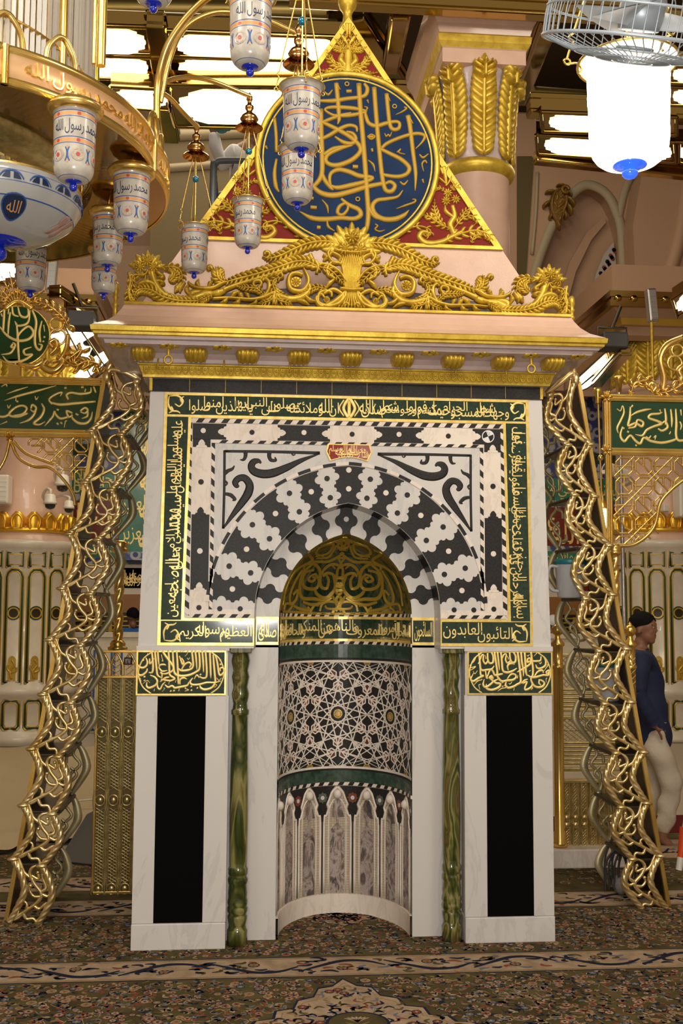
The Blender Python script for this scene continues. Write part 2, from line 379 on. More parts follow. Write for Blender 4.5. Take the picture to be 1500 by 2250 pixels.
def line(text, x0, z0, x1, z1, stack=False, gap=.22):
    "lettering that fills a box, right to left; stack = words on two overlapping rows"
    ws = text.split(); items = []; cur = 0.; asp = abs(x1-x0)/abs(z1-z0); sw = sum(word(t)[1] for t in ws)
    adv = min(1.08, max(.38, 1.25*asp/.88/max(sw, .1)))
    for i, t in enumerate(ws):
        ps, wd = word(t); up = stack and i % 2 == 1
        items.append((ps, cur+wd, .36 if up else 0.)); cur += (wd*adv+.05 if stack else wd+gap)
    tot = max(e for _, e, _ in items); out = []
    for ps, e, up in items:
        if stack and ps and len(ws) > 1:
            yy = [q[1] for p, _ in ps for q in p]; y0_, y1_ = min(yy), max(yy); k = .80/(y1_-y0_); o_ = .20 if up else 0.
            out += tf(ps, lambda a, b: (tot-e+a, o_+(b-y0_)*k))
        else: out += tf(ps, lambda a, b: (tot-e+a, b+up))
    ys = [q[1] for p, _ in out for q in p]; b0, b1 = min(ys), max(ys)
    return tf(out, lambda a, b: (x0+(x1-x0)*a/tot, z0+(z1-z0)*(b-b0)/(b1-b0)))
PANEL_L = [([(1165,160),(1172,320),(1178,480),(1180,550)],[26,28,26,8]),([(1100,140),(1112,300),(1120,450),(1110,530),(1060,545),(1010,520)],[26,28,28,26,24,14]),([(1050,135),(1065,300),(1072,460)],[26,28,14]),([(1000,140),(1012,250),(1010,400),(960,450),(850,500),(720,510),(640,470),(620,330),(610,130)],[26,28,28,28,32,32,30,28,24]),
([(945,135),(960,250),(972,420)],[26,28,14]),([(895,135),(910,260),(915,360),(880,410),(800,430),(730,430),(700,400)],[26,28,26,28,30,28,16]),([(740,420),(790,340),(850,310),(885,340),(860,390)],[20,26,26,24,16]),([(670,140),(680,300),(690,500),(695,640)],[24,28,30,20]),
([(455,140),(510,220),(570,300),(620,380),(600,440),(500,480),(440,470)],[26,30,30,28,26,24,10]),([(545,130),(555,250),(560,420),(570,500),(640,550),(580,580),(500,575),(430,560)],[24,28,28,28,26,24,24,12]),([(385,130),(395,260),(405,350)],[24,26,12]),([(340,130),(355,260),(370,420),(385,500),(440,540)],[24,28,28,26,12]),
([(400,400),(420,350),(480,340),(510,355)],[14,24,24,10]),([(405,390),(450,440),(530,430)],[18,26,12]),([(420,460),(450,480),(445,550)],[20,24,16]),([(295,140),(310,260),(315,400),(300,460),(250,460)],[24,28,28,26,14]),([(210,240),(230,300),(215,360),(160,390),(100,370),(95,340)],[16,24,28,30,26,10]),([(230,400),(215,450),(150,500),(100,490),(95,430),(115,400)],[16,26,30,28,22,8]),
([(265,250),(270,330),(330,250)],[20,24,14]),([(270,500),(340,530),(380,590),(350,650),(260,690),(220,660),(225,600)],[14,24,28,28,30,26,10]),([(380,600),(385,680),(420,710),(460,640),(500,600)],[14,24,24,20,10]),([(420,600),(500,540),(560,530)],[16,26,16]),([(490,640),(540,680),(600,660),(640,690),(700,680),(760,670),(830,650),(850,600)],[14,28,26,28,30,30,26,10]),
([(720,640),(720,570),(770,540),(825,560)],[16,26,26,10]),([(910,540),(870,600),(900,640),(1000,640),(1120,610),(1230,610),(1330,590)],[14,28,28,28,26,22,8]),([(930,560),(970,500),(1010,540)],[12,24,16]),([(1215,190),(1225,330),(1240,500),(1245,600),(1200,680),(1100,715),(1030,690),(1015,630)],[20,28,28,28,28,32,28,10]),
([(1215,190),(1250,210),(1280,330),(1300,470),(1330,500),(1380,440),(1360,390),(1320,400),(1325,440)],[18,24,26,28,28,26,24,22,16]),([(710,210),(740,300),(760,340),(775,300),(740,240)],[16,24,26,22,14]),([(1320,265),(1325,290)],[26,26]),([(1325,325),(1328,350)],[26,26]),([(720,140),(730,155)],[26,26]),([(765,135),(775,150)],[26,26]),([(970,685),(985,700)],[24,24]),([(885,660),(890,680)],[24,24]),([(885,715),(895,735)],[24,24]),([(575,730),(585,745)],[26,26]),([(620,725),(635,740)],[26,26]),([(160,265),(175,285)],[30,30]),([(185,510),(190,535)],[26,26]),([(185,570),(190,585)],[26,26]),([(1020,480),(1030,500)],[24,24]),
([(225,205),(240,170)],[14,6]),([(120,540),(140,600)],[14,8]),([(160,630),(230,580),(270,620)],[6,12,6]),([(820,150),(840,140),(820,190),(790,220)],[10,12,10,6]),([(825,240),(845,265),(865,235)],[8,12,8]),([(440,190),(455,260),(465,290),(445,285)],[10,12,12,10]),([(330,740),(340,700)],[14,6]),([(450,750),(490,700),(470,690)],[6,10,8]),([(700,740),(710,690)],[14,6]),([(790,740),(850,720),(795,700),(810,680)],[12,10,12,8]),([(1230,690),(1270,650),(1250,640)],[8,10,8]),([(1270,540),(1300,580),(1340,540)],[8,12,8]),([(550,640),(560,600),(590,590)],[8,10,8]),([(650,610),(660,570)],[12,6])]
PANEL_R = [([(1060,150),(1075,280),(1090,400),(1085,500),(1060,560),(1090,640),(1150,680),(1230,670),(1260,620),(1220,580),(1170,570)],[26,28,28,26,24,28,30,30,26,24,12]),([(1185,560),(1180,620),(1210,650)],[16,24,14]),([(1250,220),(1280,290),(1270,360),(1200,400),(1150,390),(1130,340)],[18,26,28,28,26,10]),([(1210,220),(1200,280),(1150,290),(1100,290),(1060,270)],[16,24,26,26,14]),([(1040,290),(1010,310),(1010,260),(1045,250),(1055,320),(1000,370),(900,430),(850,455)],[20,26,24,24,26,28,26,10]),
([(965,160),(975,300),(985,450),(1000,510)],[26,28,28,20]),([(910,150),(925,300),(945,430),(945,520)],[26,28,26,12]),([(860,150),(880,300),(900,480),(905,600),(850,640),(800,670),(720,690),(680,650),(690,590)],[26,30,30,30,30,30,32,28,10]),([(1330,460),(1300,480),(1290,450),(1330,430),(1320,500),(1240,500),(1130,530),(1060,530),(1010,500)],[20,24,22,24,26,26,30,28,18]),([(1110,520),(1160,450),(1230,430),(1245,470)],[18,26,26,16]),([(1040,430),(1045,440)],[28,28]),([(1010,560),(960,580),(940,620),(1000,600),(970,680),(980,720),(1060,680),(1085,600)],[14,26,24,20,24,28,28,14]),
([(800,160),(830,220),(825,300),(780,310),(750,260),(740,160)],[24,28,28,26,26,24]),([(750,290),(710,320),(680,270),(690,190),(650,200),(615,300)],[24,26,24,20,22,14]),([(610,150),(625,300),(640,430),(700,460),(780,440),(850,395)],[24,28,28,30,30,12]),([(720,430),(710,360),(760,325),(815,340)],[16,26,28,10]),([(560,150),(575,300),(590,430)],[24,26,12]),([(515,150),(535,300),(555,440),(560,520),(620,590),(700,580),(790,570),(835,530),(820,490),(760,490),(700,560)],[24,28,28,28,30,30,30,26,24,24,14]),([(640,480),(590,490),(520,500),(490,440),(450,420),(400,540)],[16,28,28,26,26,16]),
([(470,160),(495,220),(490,310),(440,320),(415,270),(410,170)],[24,28,28,26,26,22]),([(415,290),(380,330),(345,280),(350,200),(320,210),(285,310),(265,330)],[24,26,24,20,22,20,10]),([(280,170),(295,300),(305,400),(340,430),(400,420),(470,410),(510,360)],[24,28,28,28,28,28,12]),([(300,400),(310,500),(350,510),(280,540),(200,590),(160,560),(200,470)],[20,28,26,28,30,26,8]),([(380,440),(395,540),(420,540)],[16,24,12]),([(450,530),(490,550),(470,510),(440,540),(490,590),(450,640),(380,680),(345,640),(360,560)],[22,24,22,22,26,28,30,26,8]),
([(570,560),(510,590),(540,620),(600,630),(580,680),(480,720),(400,700),(390,630)],[16,26,28,28,30,32,28,10]),([(625,605),(640,615)],[24,24]),([(630,660),(640,675)],[24,24]),([(665,650),(672,660)],[22,22]),([(135,360),(200,300),(230,240),(205,245)],[6,14,16,12]),([(160,390),(230,370),(200,400),(150,430)],[12,14,14,8]),([(195,440),(220,480),(260,430)],[8,12,8]),([(205,650),(260,590),(320,570),(325,555)],[6,14,12,8]),([(295,720),(280,650),(310,635)],[8,12,10]),([(560,740),(620,700),(680,690),(675,675)],[6,14,12,8]),([(725,620),(745,635),(775,600)],[8,12,8]),([(800,730),(810,690)],[14,6]),([(855,550),(865,500)],[14,6]),([(920,630),(930,600),(960,630)],[10,12,8]),([(1060,720),(1085,690),(1070,680)],[8,12,8]),([(1180,310),(1200,330),(1220,300)],[8,14,8]),([(1250,440),(1310,360),(1320,340),(1300,345)],[6,14,14,10]),([(1290,610),(1285,560),(1300,540)],[8,12,10]),([(1000,200),(1015,215),(1035,190)],[8,14,8]),([(1100,220),(1150,165),(1140,155)],[6,12,10]),([(700,210),(720,250),(715,270)],[8,12,8]),([(370,200),(385,240),(380,260)],[8,12,8])]
# ------------------------------------------------------------------ the prayer niche
MH = thing('prayer_niche', (0, 0, 0), 'tall marble prayer niche with black and white arch, gilt inscriptions and gabled pink roof', 'prayer niche')
F0 = plane_map(0); F13 = plane_map(.13)
def lerp(a, b, t): return a+(b-a)*t
def arc_pts(hw, rise, z0, n=24):
    "two-centred pointed arch from left springing to right"
    e = (rise*rise-hw*hw)/(2*hw); R = hw+e; a1 = math.atan2(rise, e); out = []
    for i in range(n+1):
        t = a1*i/n; out.append((e-R*cos(t), z0+R*sin(t)))
    return out+[(-x, z) for x, z in out[-2::-1]]
# body behind the facing
b = MB()
for s in (-1, 1):
    xs = sorted((s*.618, s*1.078)); b.box((xs[0], .005, .125), (xs[1], 1.0, 1.5))
b.box((-1.04, .66, 0), (1.04, 1.0, 2.9)); b.box((-1.043, .14, 2.3), (1.043, 1.0, 2.83))
for s in (-1, 1):
    xs = sorted((s*.50, s*1.06)); b.box((xs[0], .14, 1.5), (xs[1], 1.0, 2.85))
b.build('marble_body', WM, MH)
for s in (-1, 1):
    p = MB(); xs = sorted((s*.612, s*1.082)); p.bbox((xs[0], -.006, 0), (xs[1], .9, .128), .004); base = p.build('base_slab', WM, MH)
    p = MB(); a, c = sorted((s*.612, s*.729)); p.bbox((a, -.0, .13), (c, .04, 1.258), .002); p.build('marble_slab', WM, MH)
    p = MB(); a, c = sorted((s*.973, s*1.08)); p.bbox((a, -.0, .13), (c, .04, 1.258), .002); p.build('marble_slab', WM, MH)
    p = MB(); a, c = sorted((s*.729, s*.973)); p.box((a, .003, .13), (c, .03, 1.256)); o = p.build('black_panel', KB, MH); o['label'] = 'plain black panel set between white marble slabs'
    # onyx column in the recess
    p = MB(); pr = [(.001, 0), (.052, 0), (.052, .075), (.046, .085), (.043, .10), (.050, .13), (.050, .145), (.044, .155), (.052, .17), (.052, .185), (.047, .195), (.052, .21), (.050, .225), (.047, .235), (.049, .26), (.045, .30), (.051, .315), (.051, .33), (.044, .345), (.050, .355), (.050, .38), (.044, .392), (.046, .42), (.048, .62), (.046, .85), (.041, 1.10), (.041, 1.155), (.046, 1.16), (.046, 1.18), (.039, 1.188), (.036, 1.215), (.043, 1.245), (.045, 1.265), (.036, 1.30), (.043, 1.335), (.046, 1.35), (.038, 1.385), (.046, 1.42), (.048, 1.435), (.042, 1.47), (.050, 1.476)]
    p.lathe(pr, (s*.553, .062, 0), 28); p.bbox((s*.553-.056, .008, 1.474), (s*.553+.056, .118, 1.512), .005); o = p.build('onyx_column', OX, MH); o['label'] = 'turned green onyx column with banded grain'
    p = MB(); a, c = sorted((s*.357, s*.63)); p.box((a, .13, 0), (c, .9, 1.512)); p.build('marble_jamb', WM, MH)
# facing slab with the outer arch cut out
slab = [(-1.078, 1.50), (-.487, 1.50), (-.487, 1.67)]+arc_pts(.487, .585, 1.675)[1:-1]+[(.487, 1.67), (.487, 1.50), (1.078, 1.50), (1.043, 2.835), (-1.043, 2.835)]
p = MB(); p.poly([(slab, [])], F0, d=-.14, h=0); p.build('arch_slab', WM, MH)
p = MB(); p.box((-1.084, -.012, 1.488), (-.612, .1, 1.512)); p.box((.612, -.012, 1.488), (1.084, .1, 1.512)); split_build(p, 'ledge', WM, MH, lambda c: c.x > 0)
# inner slab around the semi-dome
ia = arc_pts(.355, .432, 1.675)
p = MB(); p.poly([([(-.50, 1.50), (-.357, 1.50)]+ia+[(.357, 1.50), (.50, 1.50), (.50, 2.32), (-.50, 2.32)], [])], F13, d=-.03, h=0); p.build('inner_slab', WM, MH)
FC = (0, 1.735); BND = [1.5, 11.7, 22, 33, 44.7, 56.2, 66.7, 75.8, 84.3]; BND = BND+[180-a for a in BND[::-1]]
def hit(arc, ang):
    "radius from the fan centre to an arch polyline"
    d = (cos(ang), sin(ang))
    for (x1, z1), (x2, z2) in zip(arc, arc[1:]):
        x1, z1, x2, z2 = x1-FC[0], z1-FC[1], x2-FC[0], z2-FC[1]
        c1, c2 = d[0]*z1-d[1]*x1, d[0]*z2-d[1]*x2
        if c1*c2 <= 0 and c1 != c2:
            t = c1/(c1-c2); x, z = lerp(x1, x2, t), lerp(z1, z2, t)
            if x*d[0]+z*d[1] > 0: return hypot(x, z)
    return None
A_in = [(-.489, 1.5)]+arc_pts(.489, .587, 1.675)+[(.489, 1.5)]; A_out = [(-.716, 1.5)]+arc_pts(.716, .752, 1.705, 40)+[(.716, 1.5)]
A_rin = [(-.357, 1.5)]+ia+[(.357, 1.5)]; A_rout = [(-.478, 1.5)]+arc_pts(.478, .575, 1.675)+[(.478, 1.5)]
def edge(ang_deg, arc0, arc1, sgn, mode):
    a = radians(ang_deg); r0, r1 = hit(arc0, a), hit(arc1, a); out = []
    for i in range(65):
        u = i/64; r = lerp(r0, r1, u)
        if mode == 0:
            off = -.015
            for uc in (.25, .75):
                w_ = abs(u-uc)/.105
                if w_ < 1: off = -.010+.027*sqrt(1-w_*w_)
                elif w_ < 2.0: off = -.012+.009*sqrt(max(0, 1-((w_-1.5)/.5)**2))
        else: q = sin(2*pi*u*1.25+.4); off = .017*(abs(q)**.6)*(1 if q > 0 else -1)
        x, z = FC[0]+r*cos(a), FC[1]+r*sin(a); out.append((x-sin(a)*off*sgn, z+cos(a)*off*sgn))
    return out
vb = MB(); vi = MB()
for k in range(0, len(BND), 2):       # the black wedges
    a0, a1 = BND[k], BND[k+1]; left = a0 > 90
    for mb, A0, A1, F, mode in ((vb, A_in, A_out, F0, 0), (vi, A_rin, A_rout, F13, 1)):
        e0 = edge(a0, A0, A1, 1, mode); e1 = edge(a1, A0, A1, -1, mode)
        if k == 8 and mode == 0: pass
        mid = lambda A, p: [(FC[0]+hit(A, radians(p))*cos(radians(p)), FC[1]+hit(A, radians(p))*sin(radians(p)))]
        seq = e0+[q for j in (1, 2, 3) for q in mid(A1, lerp(a0, a1, j/4))]+e1[::-1]+[q for j in (3, 2, 1) for q in mid(A0, lerp(a0, a1, j/4))]
        mb.poly([(seq, [])], F, h=.001)
    if k != 8:
        am = radians((a0+a1)/2); r = hit(A_in, am)*.46+hit(A_out, am)*.54; vb.poly([(circ(FC[0]+r*cos(am), FC[1]+r*sin(am), .0145), [])], F0, h=.002, mi=1)
    else:
        for z in (2.335, 2.435): vb.poly([(circ(0, z, .0145), [])], F0, h=.002, mi=1)
        vi.poly([(circ(0, 2.185, .014), [])], F13, h=.002, mi=1)
for k in range(1, len(BND)-1, 2):
    am = radians((BND[k]+BND[k+1])/2); r0, r1 = hit(A_in, am), hit(A_out, am)
    for u in (.24, .74):
        r = lerp(r0, r1, u); vb.poly([(circ(FC[0]+r*cos(am), FC[1]+r*sin(am), .0145), [])], F0, h=.002)
for s in (-1, 1):
    for x in (.56, .665): vb.poly([(circ(s*x, 1.703, .0135), [])], F0, h=.002)
vb.build('black_voussoirs', [BK, CM], MH); vi.build('inner_voussoirs', [BK, WM], MH)
# reveal between the two arches
rv = MB(); n = 60
def hit2(A, a): return Vector((FC[0]+hit(A, a)*cos(a), 0, FC[1]+hit(A, a)*sin(a)))
for i in range(n):
    a0, a1 = radians(-4+188*i/n), radians(-4+188*(i+1)/n); q = []
    deg = -4+188*(i+.5)/n; blk = sum(1 for t in BND if t < deg) % 2
    for a, A, y in ((a0, A_in, -.001), (a1, A_in, -.001), (a1, A_rout, .1295), (a0, A_rout, .1295)):
        h = hit2(A, a); q.append((h.x*.998, y, h.z-.001))
    rv.add(q, [(0, 1, 2, 3)], blk)
for s in (-1, 1): rv.add([(s*.486, 0, 1.5), (s*.486, 0, 1.71), (s*.477, .13, 1.71), (s*.477, .13, 1.5)], [(0, 1, 2, 3)])
rv.build('arch_reveal', [WM, BK], MH)
# striped mouldings
def stripes(mb, p0, p1, wd, F, h=.004, step=.033, mi=(0, 1), skew=1):
    p0, p1 = Vector(p0), Vector(p1); d = (p1-p0); Ln = d.length; d.normalize(); nn = Vector((-d.y, d.x)); k = max(2, round(Ln/step)); st = Ln/k
    for i in range(k):
        a, c = i*st, (i+1)*st; o = st*.5*skew
        q = [p0+d*max(0, a)+nn*0, p0+d*c, p0+d*min(Ln, max(0, c+o))+nn*wd, p0+d*min(Ln, max(0, a+o))+nn*wd]
        mb.poly([([(v.x, v.y) for v in q], [])], F, h=h, mi=mi[i % 2])
st = MB()
stripes(st, (-.838, 2.672), (.838, 2.672), .022, F0); stripes(st, (-.822, 1.665), (-.822, 2.67), .022, F0); stripes(st, (.844, 1.665), (.836, 2.67), .022, F0)
stripes(st, (-.838, 1.657), (-.49, 1.657), .018, F0); stripes(st, (.49, 1.657), (.838, 1.657), .018, F0)
stripes(st, (-.715, 2.566), (.715, 2.566), .016, F0); stripes(st, (-.702, 1.70), (-.702, 2.566), .018, F0); stripes(st, (.72, 1.70), (.72, 2.566), .018, F0)
ao = arc_pts(.722, .756, 1.705, 34)
for i in range(len(ao)-1):
    if ao[i][1] > 1.74 or ao[i+1][1] > 1.74:
        q = [Vector(ao[i]), Vector(ao[i+1])]; d = (q[1]-q[0]).normalized(); nn = Vector((-d.y, d.x))*.017
        st.poly([([tuple(q[0]), tuple(q[1]), tuple(q[1]+nn), tuple(q[0]+nn)], [])], F0, h=.004, mi=(i//2) % 2)
split_build(st, 'striped_moulding', [CM, BK], MH, lambda c: (0 if c.z > 2.66 else 1 if c.z < 1.68 else 2 if abs(c.x) > .80 else 3, c.x > 0 if c.z < 2.66 else 0))
# border of alternating blocks with knobs and dots
bb = MB()
bb.poly([([(-.826, 1.66), (-.49, 1.66), (-.49, 1.70), (-.716, 1.70), (-.716, 2.567), (.716, 2.567), (.716, 1.70), (.49, 1.70), (.49, 1.66), (.826, 1.66), (.826, 2.672), (-.826, 2.672)], [])], F0, h=.0005, mi=1)
def knob(cx, cz, ax, d, mi, h=.0018):
    q = [(0, -.03), (.012, -.026), (.014, -.017), (.026, -.017), (.040, -.008), (.044, 0), (.040, .008), (.026, .017), (.014, .017), (.012, .026), (0, .03)]
    bb.poly([([(cx+u*d, cz+v) if ax == 0 else (cx+v, cz+u*d) for u, v in q], [])], F0, h=h, mi=mi)
for a, c in ((-.82, -.645), (-.377, -.10), (.134, .40), (.664, .82)): bb.poly([(rect(a, 2.584, c, 2.668), [])], F0, h=.0012)
for x, d in ((-.645, -1), (-.377, 1), (-.10, -1), (.134, 1), (.40, -1), (.664, 1)): knob(x, 2.626, 0, d, 1)
for x in (-.765, -.238, .267): bb.poly([(circ(x, 2.63, .0135), [])], F0, h=.0022, mi=1)
for x in (-.511, .017, .532): bb.poly([(circ(x, 2.626, .0135), [])], F0, h=.0022)
for s in (-1, 1):
    a, c = sorted((s*.818, s*.726)); bb.poly([(rect(a, 2.543, c, 2.585), [])], F0, h=.0012); bb.poly([(rect(a, 1.80, c, 2.19), [])], F0, h=.0012)
    knob(s*.772, 2.543, 1, 1 if 0 else -1, 1) if 0 else None
    knob(s*.772, 2.54, 1, 1, 1); knob(s*.772, 2.185, 1, 1, 0); knob(s*.772, 1.795, 1, 1, 1)
    bb.poly([(circ(s*.772, 2.36, .0145), [])], F0, h=.0022); bb.poly([(circ(s*.772, 2.0, .0145), [])], F0, h=.0022, mi=1); bb.poly([(circ(s*.772, 1.708, .0135), [])], F0, h=.0022)
    bb.poly([(rect(*sorted((s*.702, s*.722))[:1], 1.70, sorted((s*.702, s*.722))[1], 1.80), [])], F0, h=.003)
bb.build('block_border', [BK, CM], MH)
# black foliage in the spandrels (traced once, mirrored)
def cp1(x, y): p = at(330+x*.29333, 850+y*.29333, 0); return (p.x+.006, p.z)
fo_ = MB()
SPN = [([(548, 482), (900, 486), (1262, 496)], [7, 8, 9]), ([(548, 475), (545, 780), (537, 1062)], [7, 7, 7]),
 ([(1262, 500), (1130, 548), (1010, 606), (910, 645), (830, 652), (768, 632), (748, 595), (765, 562), (800, 555), (822, 572)], [3, 12, 20, 24, 24, 22, 20, 18, 13, 5]),
 ([(537, 1062), (600, 972), (668, 880), (722, 800), (735, 735), (700, 685), (655, 685), (628, 715), (640, 742), (655, 735)], [4, 12, 20, 24, 22, 20, 18, 18, 13, 6]),
 ([(705, 480), (704, 520), (690, 545), (664, 546)], [12, 10, 8, 3]), ([(885, 485), (882, 520), (896, 548), (930, 550), (925, 525)], [12, 11, 10, 8, 3]),
 ([(545, 650), (575, 628), (605, 615), (622, 590)], [12, 10, 8, 3]), ([(545, 800), (580, 806), (600, 815), (625, 842), (606, 852)], [8, 10, 11, 9, 3]),
 ([(1050, 500), (1062, 512), (1078, 505)], [4, 4, 3]), ([(548, 700), (566, 720), (556, 742)], [4, 6, 3])]
for pts, wd in SPN:
    for s in (-1, 1):
        q = [cp1(*v) for v in pts]; q = [(-s*x, z) for x, z in q]; fo_.stroke(q, [v*.00096 for v in wd], .0012, F0, n=7)
split_build(fo_, 'black_foliage_inlay', BK, MH, lambda c: c.x > 0)
p = MB(); pl = [(-.112, 2.572), (.112, 2.572), (.122, 2.53), (.10, 2.482), (.05, 2.497), (0, 2.505), (-.05, 2.497), (-.10, 2.482), (-.122, 2.53)]
p.poly([(pl, [])], F0, h=.007, mi=1); p.poly([([(x*.94, 2.53+(z-2.53)*.88) for x, z in pl], [])], F0, d=.006, h=.008, mi=0)
o = p.build('red_plaque', [RE, GF], MH); q = MB()
q.poly(line('هذا محراب رسول الله صلى الله عليه وسلم', -.105, 2.500, .105, 2.565, True), F0, d=.008, h=.0095); q.build('lettering', GT, o)
# gilt inscription frame
OB = [(-.981, 1.514), (-.968, 2.829), (.968, 2.829), (.981, 1.514)]
def strip(mb, q, h, mi, F=F0, d=0.): mb.poly([(q, [])], F, d=d, h=h, mi=mi)
band = MB()
outer = [(-.487, 1.514), (-.981, 1.514), (-.968, 2.829), (.968, 2.829), (.981, 1.514), (.487, 1.514), (.487, 1.654), (.847, 1.654), (.828, 2.697), (-.828, 2.697), (-.847, 1.654), (-.487, 1.654)]
strip(band, outer, .005, 0)
gq = [[(-.493, 1.529), (-.964, 1.529), (-.964, 1.640), (-.493, 1.640)], [(-.965, 1.645), (-.953, 2.70), (-.843, 2.70), (-.862, 1.645)], [(-.952, 2.712), (-.952, 2.815), (-.008, 2.815), (-.008, 2.712)], [(.008, 2.712), (.008, 2.815), (.952, 2.815), (.952, 2.712)], [(.965, 1.645), (.953, 2.70), (.843, 2.70), (.862, 1.645)], [(.493, 1.529), (.964, 1.529), (.964, 1.640), (.493, 1.640)]]
for q in gq: strip(band, q, .0062, 1, d=.004)
band_o = band.build('inscription_frame', [GF, GE], MH); lt = MB()
lt.poly(line('ان الله وملائكته يصلون على النبي يا ايها الذين امنوا صلوا', -.84, 2.716, -.055, 2.811, True), F0, d=.006, h=.009)
lt.poly(line('وجهك شطر المسجد الحرام وحيث ما كنتم فولوا وجوهكم شطره صدق الله', .055, 2.716, .86, 2.811, True), F0, d=.006, h=.009)
lt.poly(tf(line('بسم الله الرحمن الرحيم قد نرى تقلب وجهك في السماء فلنولينك قبلة ترضاها فول', 0, 0, 1.0, .092, True), lambda a, c: (.856+c, 1.66+(1-a)*1.02)), F0, d=.006, h=.009)
lt.poly(tf(line('عليه وسلموا تسليما اللهم صل على سيدنا محمد النبي الامي وعلى اله وصحبه اجمعين', 0, 0, 1.0, .092, True), lambda a, c: (-.856-c, 1.66+a*1.02)), F0, d=.006, h=.009)
lt.poly(line('التائبون العابدون', .50, 1.533, .87, 1.636, True), F0, d=.006, h=.009)
lt.poly(line('العظيم ورسوله الكريم', -.87, 1.533, -.50, 1.636, True), F0, d=.006, h=.009)
for s in (-1, 1):      # corner scrolls and the centre clasp
    for zc in (2.763, 1.585):
        g = 1 if zc > 2 else -1; KM = lambda u, v, h: F0(u, v, .0062+h)
        for pts in ([(.945, .045), (.90, .047), (.873, .02), (.89, -.008), (.915, .005)], [(.945, .045), (.948, .0), (.93, -.03), (.90, -.035), (.885, -.045)], [(.868, .045), (.885, .03), (.875, .01)], [(.945, -.045), (.925, -.03), (.935, -.01)]):
            lt.stroke([(s*x, zc+g*z) for x, z in pts], [.0025, .0055, .006, .0045, .003][:len(pts)], .003, KM)
    lt.stroke([(s*.006, 2.715), (s*.022, 2.74), (s*.03, 2.763), (s*.022, 2.787), (s*.006, 2.812)], .008, .003, lambda u, v, h: F0(u, v, .0062+h)); lt.stroke([(s*.028, 2.72), (s*.052, 2.763), (s*.028, 2.808)], .004, .003, lambda u, v, h: F0(u, v, .0062+h))
lt.build('lettering', GT, band_o)
for s in (-1, 1):      # pier inscriptions
    p = MB(); x0, x1 = sorted((s*.628, s*1.083)); p.poly([(rect(x0, 1.262, x1, 1.488), [])], F0, d=-.04, h=.006, mi=0)
    p.poly([(rect(x0+.008, 1.270, x1-.008, 1.480), [])], F0, d=.004, h=.0072, mi=1); o = p.build('inscription_panel', [GF, GE], MH)
    q = MB(); cx = (x0+x1)/2; cz = 1.375
    for e in (-1, 1):
        q.stroke([(cx+e*.15, cz+.106), (cx+e*.195, cz+.068), (cx+e*.217, cz), (cx+e*.195, cz-.068), (cx+e*.15, cz-.106)], .004, .003, lambda u, v, h: F0(u, v, .0072+h), n=8)
    PT = PANEL_L if s < 0 else PANEL_R
    for pts, wd in PT:
        k = .2267/1500 if 0 else 1
        if s < 0: pp = [(290+x*.14667, 1410+y*.14667) for x, y in pts]
        else: pp = [(1010+x*.14667, 1410+y*.14667) for x, y in pts]
        w3 = [at(x, y, 0) for x, y in pp]; q.stroke([(v.x, v.z) for v in w3], [c*.00021 for c in wd], .003, lambda u, v, h: F0(u, v, .0072+h), n=6)
    q.build('lettering', GT, o)
# ------------------------------------------------------------------ inside of the niche
NA, NB, NY = .357, .47, .13
_t = [i*pi/400-pi/2 for i in range(401)]; _s = [0]
for i in range(400): _s.append(_s[-1]+hypot(NA*(sin(_t[i+1])-sin(_t[i])), NB*(cos(_t[i+1])-cos(_t[i]))))
HALF = _s[-1]/2
def cyl(u, v, h):
    "unrolled niche wall: u = arc length from the middle, v = height, h = towards the axis"
    q = min(max(u+HALF, 0), 2*HALF-1e-6); i = max(0, min(399, int(q/(2*HALF)*400)))
    while i < 399 and _s[i+1] < q: i += 1
    while i > 0 and _s[i] > q: i -= 1
    t = _t[i]+(q-_s[i])/(_s[i+1]-_s[i])*(pi/400); nx, ny = NB*sin(t), NA*cos(t); k = hypot(nx, ny)
    return Vector((NA*sin(t)-h*nx/k, NY+NB*cos(t)-h*ny/k, v))
def ring(mb, z0, z1, h, mi=0, u0=-HALF, u1=HALF, n=48):
    v = []; f = []
    for i in range(n+1):
        u = lerp(u0, u1, i/n); v += [cyl(u, z0, 0), cyl(u, z0, h), cyl(u, z1, h), cyl(u, z1, 0)]
    for i in range(n):
        for j in range(3): f.append((i*4+j, i*4+4+j, i*4+5+j, i*4+1+j))
    mb.add(v, f, mi, False)
SLI = .022
p = MB(); ring(p, 0, 1.68, .0); nw = p.build('niche_wall', CMO, MH)
p = MB(); ring(p, 0, .105, .012); p.build('plinth', CM, nw)
p = MB(); ring(p, .725, .79, .006); ring(p, 1.425, 1.50, .006); split_build(p, 'green_band', GN, nw, lambda c: c.z > 1)
p = MB(); ring(p, .79, .80, .007, 0); ring(p, 1.412, 1.425, .007, 0); ring(p, .80, .812, .005, 1); ring(p, 1.400, 1.412, .005, 1)
for z in (.705, 1.502, 1.66):
    k = 44
    for i in range(k):
        u0 = -HALF+2*HALF*i/k; d = 2*HALF/k
        p.poly([([(u0, z), (u0+d, z), (u0+d*1.4, z+.018), (u0+d*.4, z+.018)], [])], cyl, h=.007, mi=i % 2, sl=SLI)
split_build(p, 'striped_band', [BK, CM], nw, lambda c: round(c.z*10))
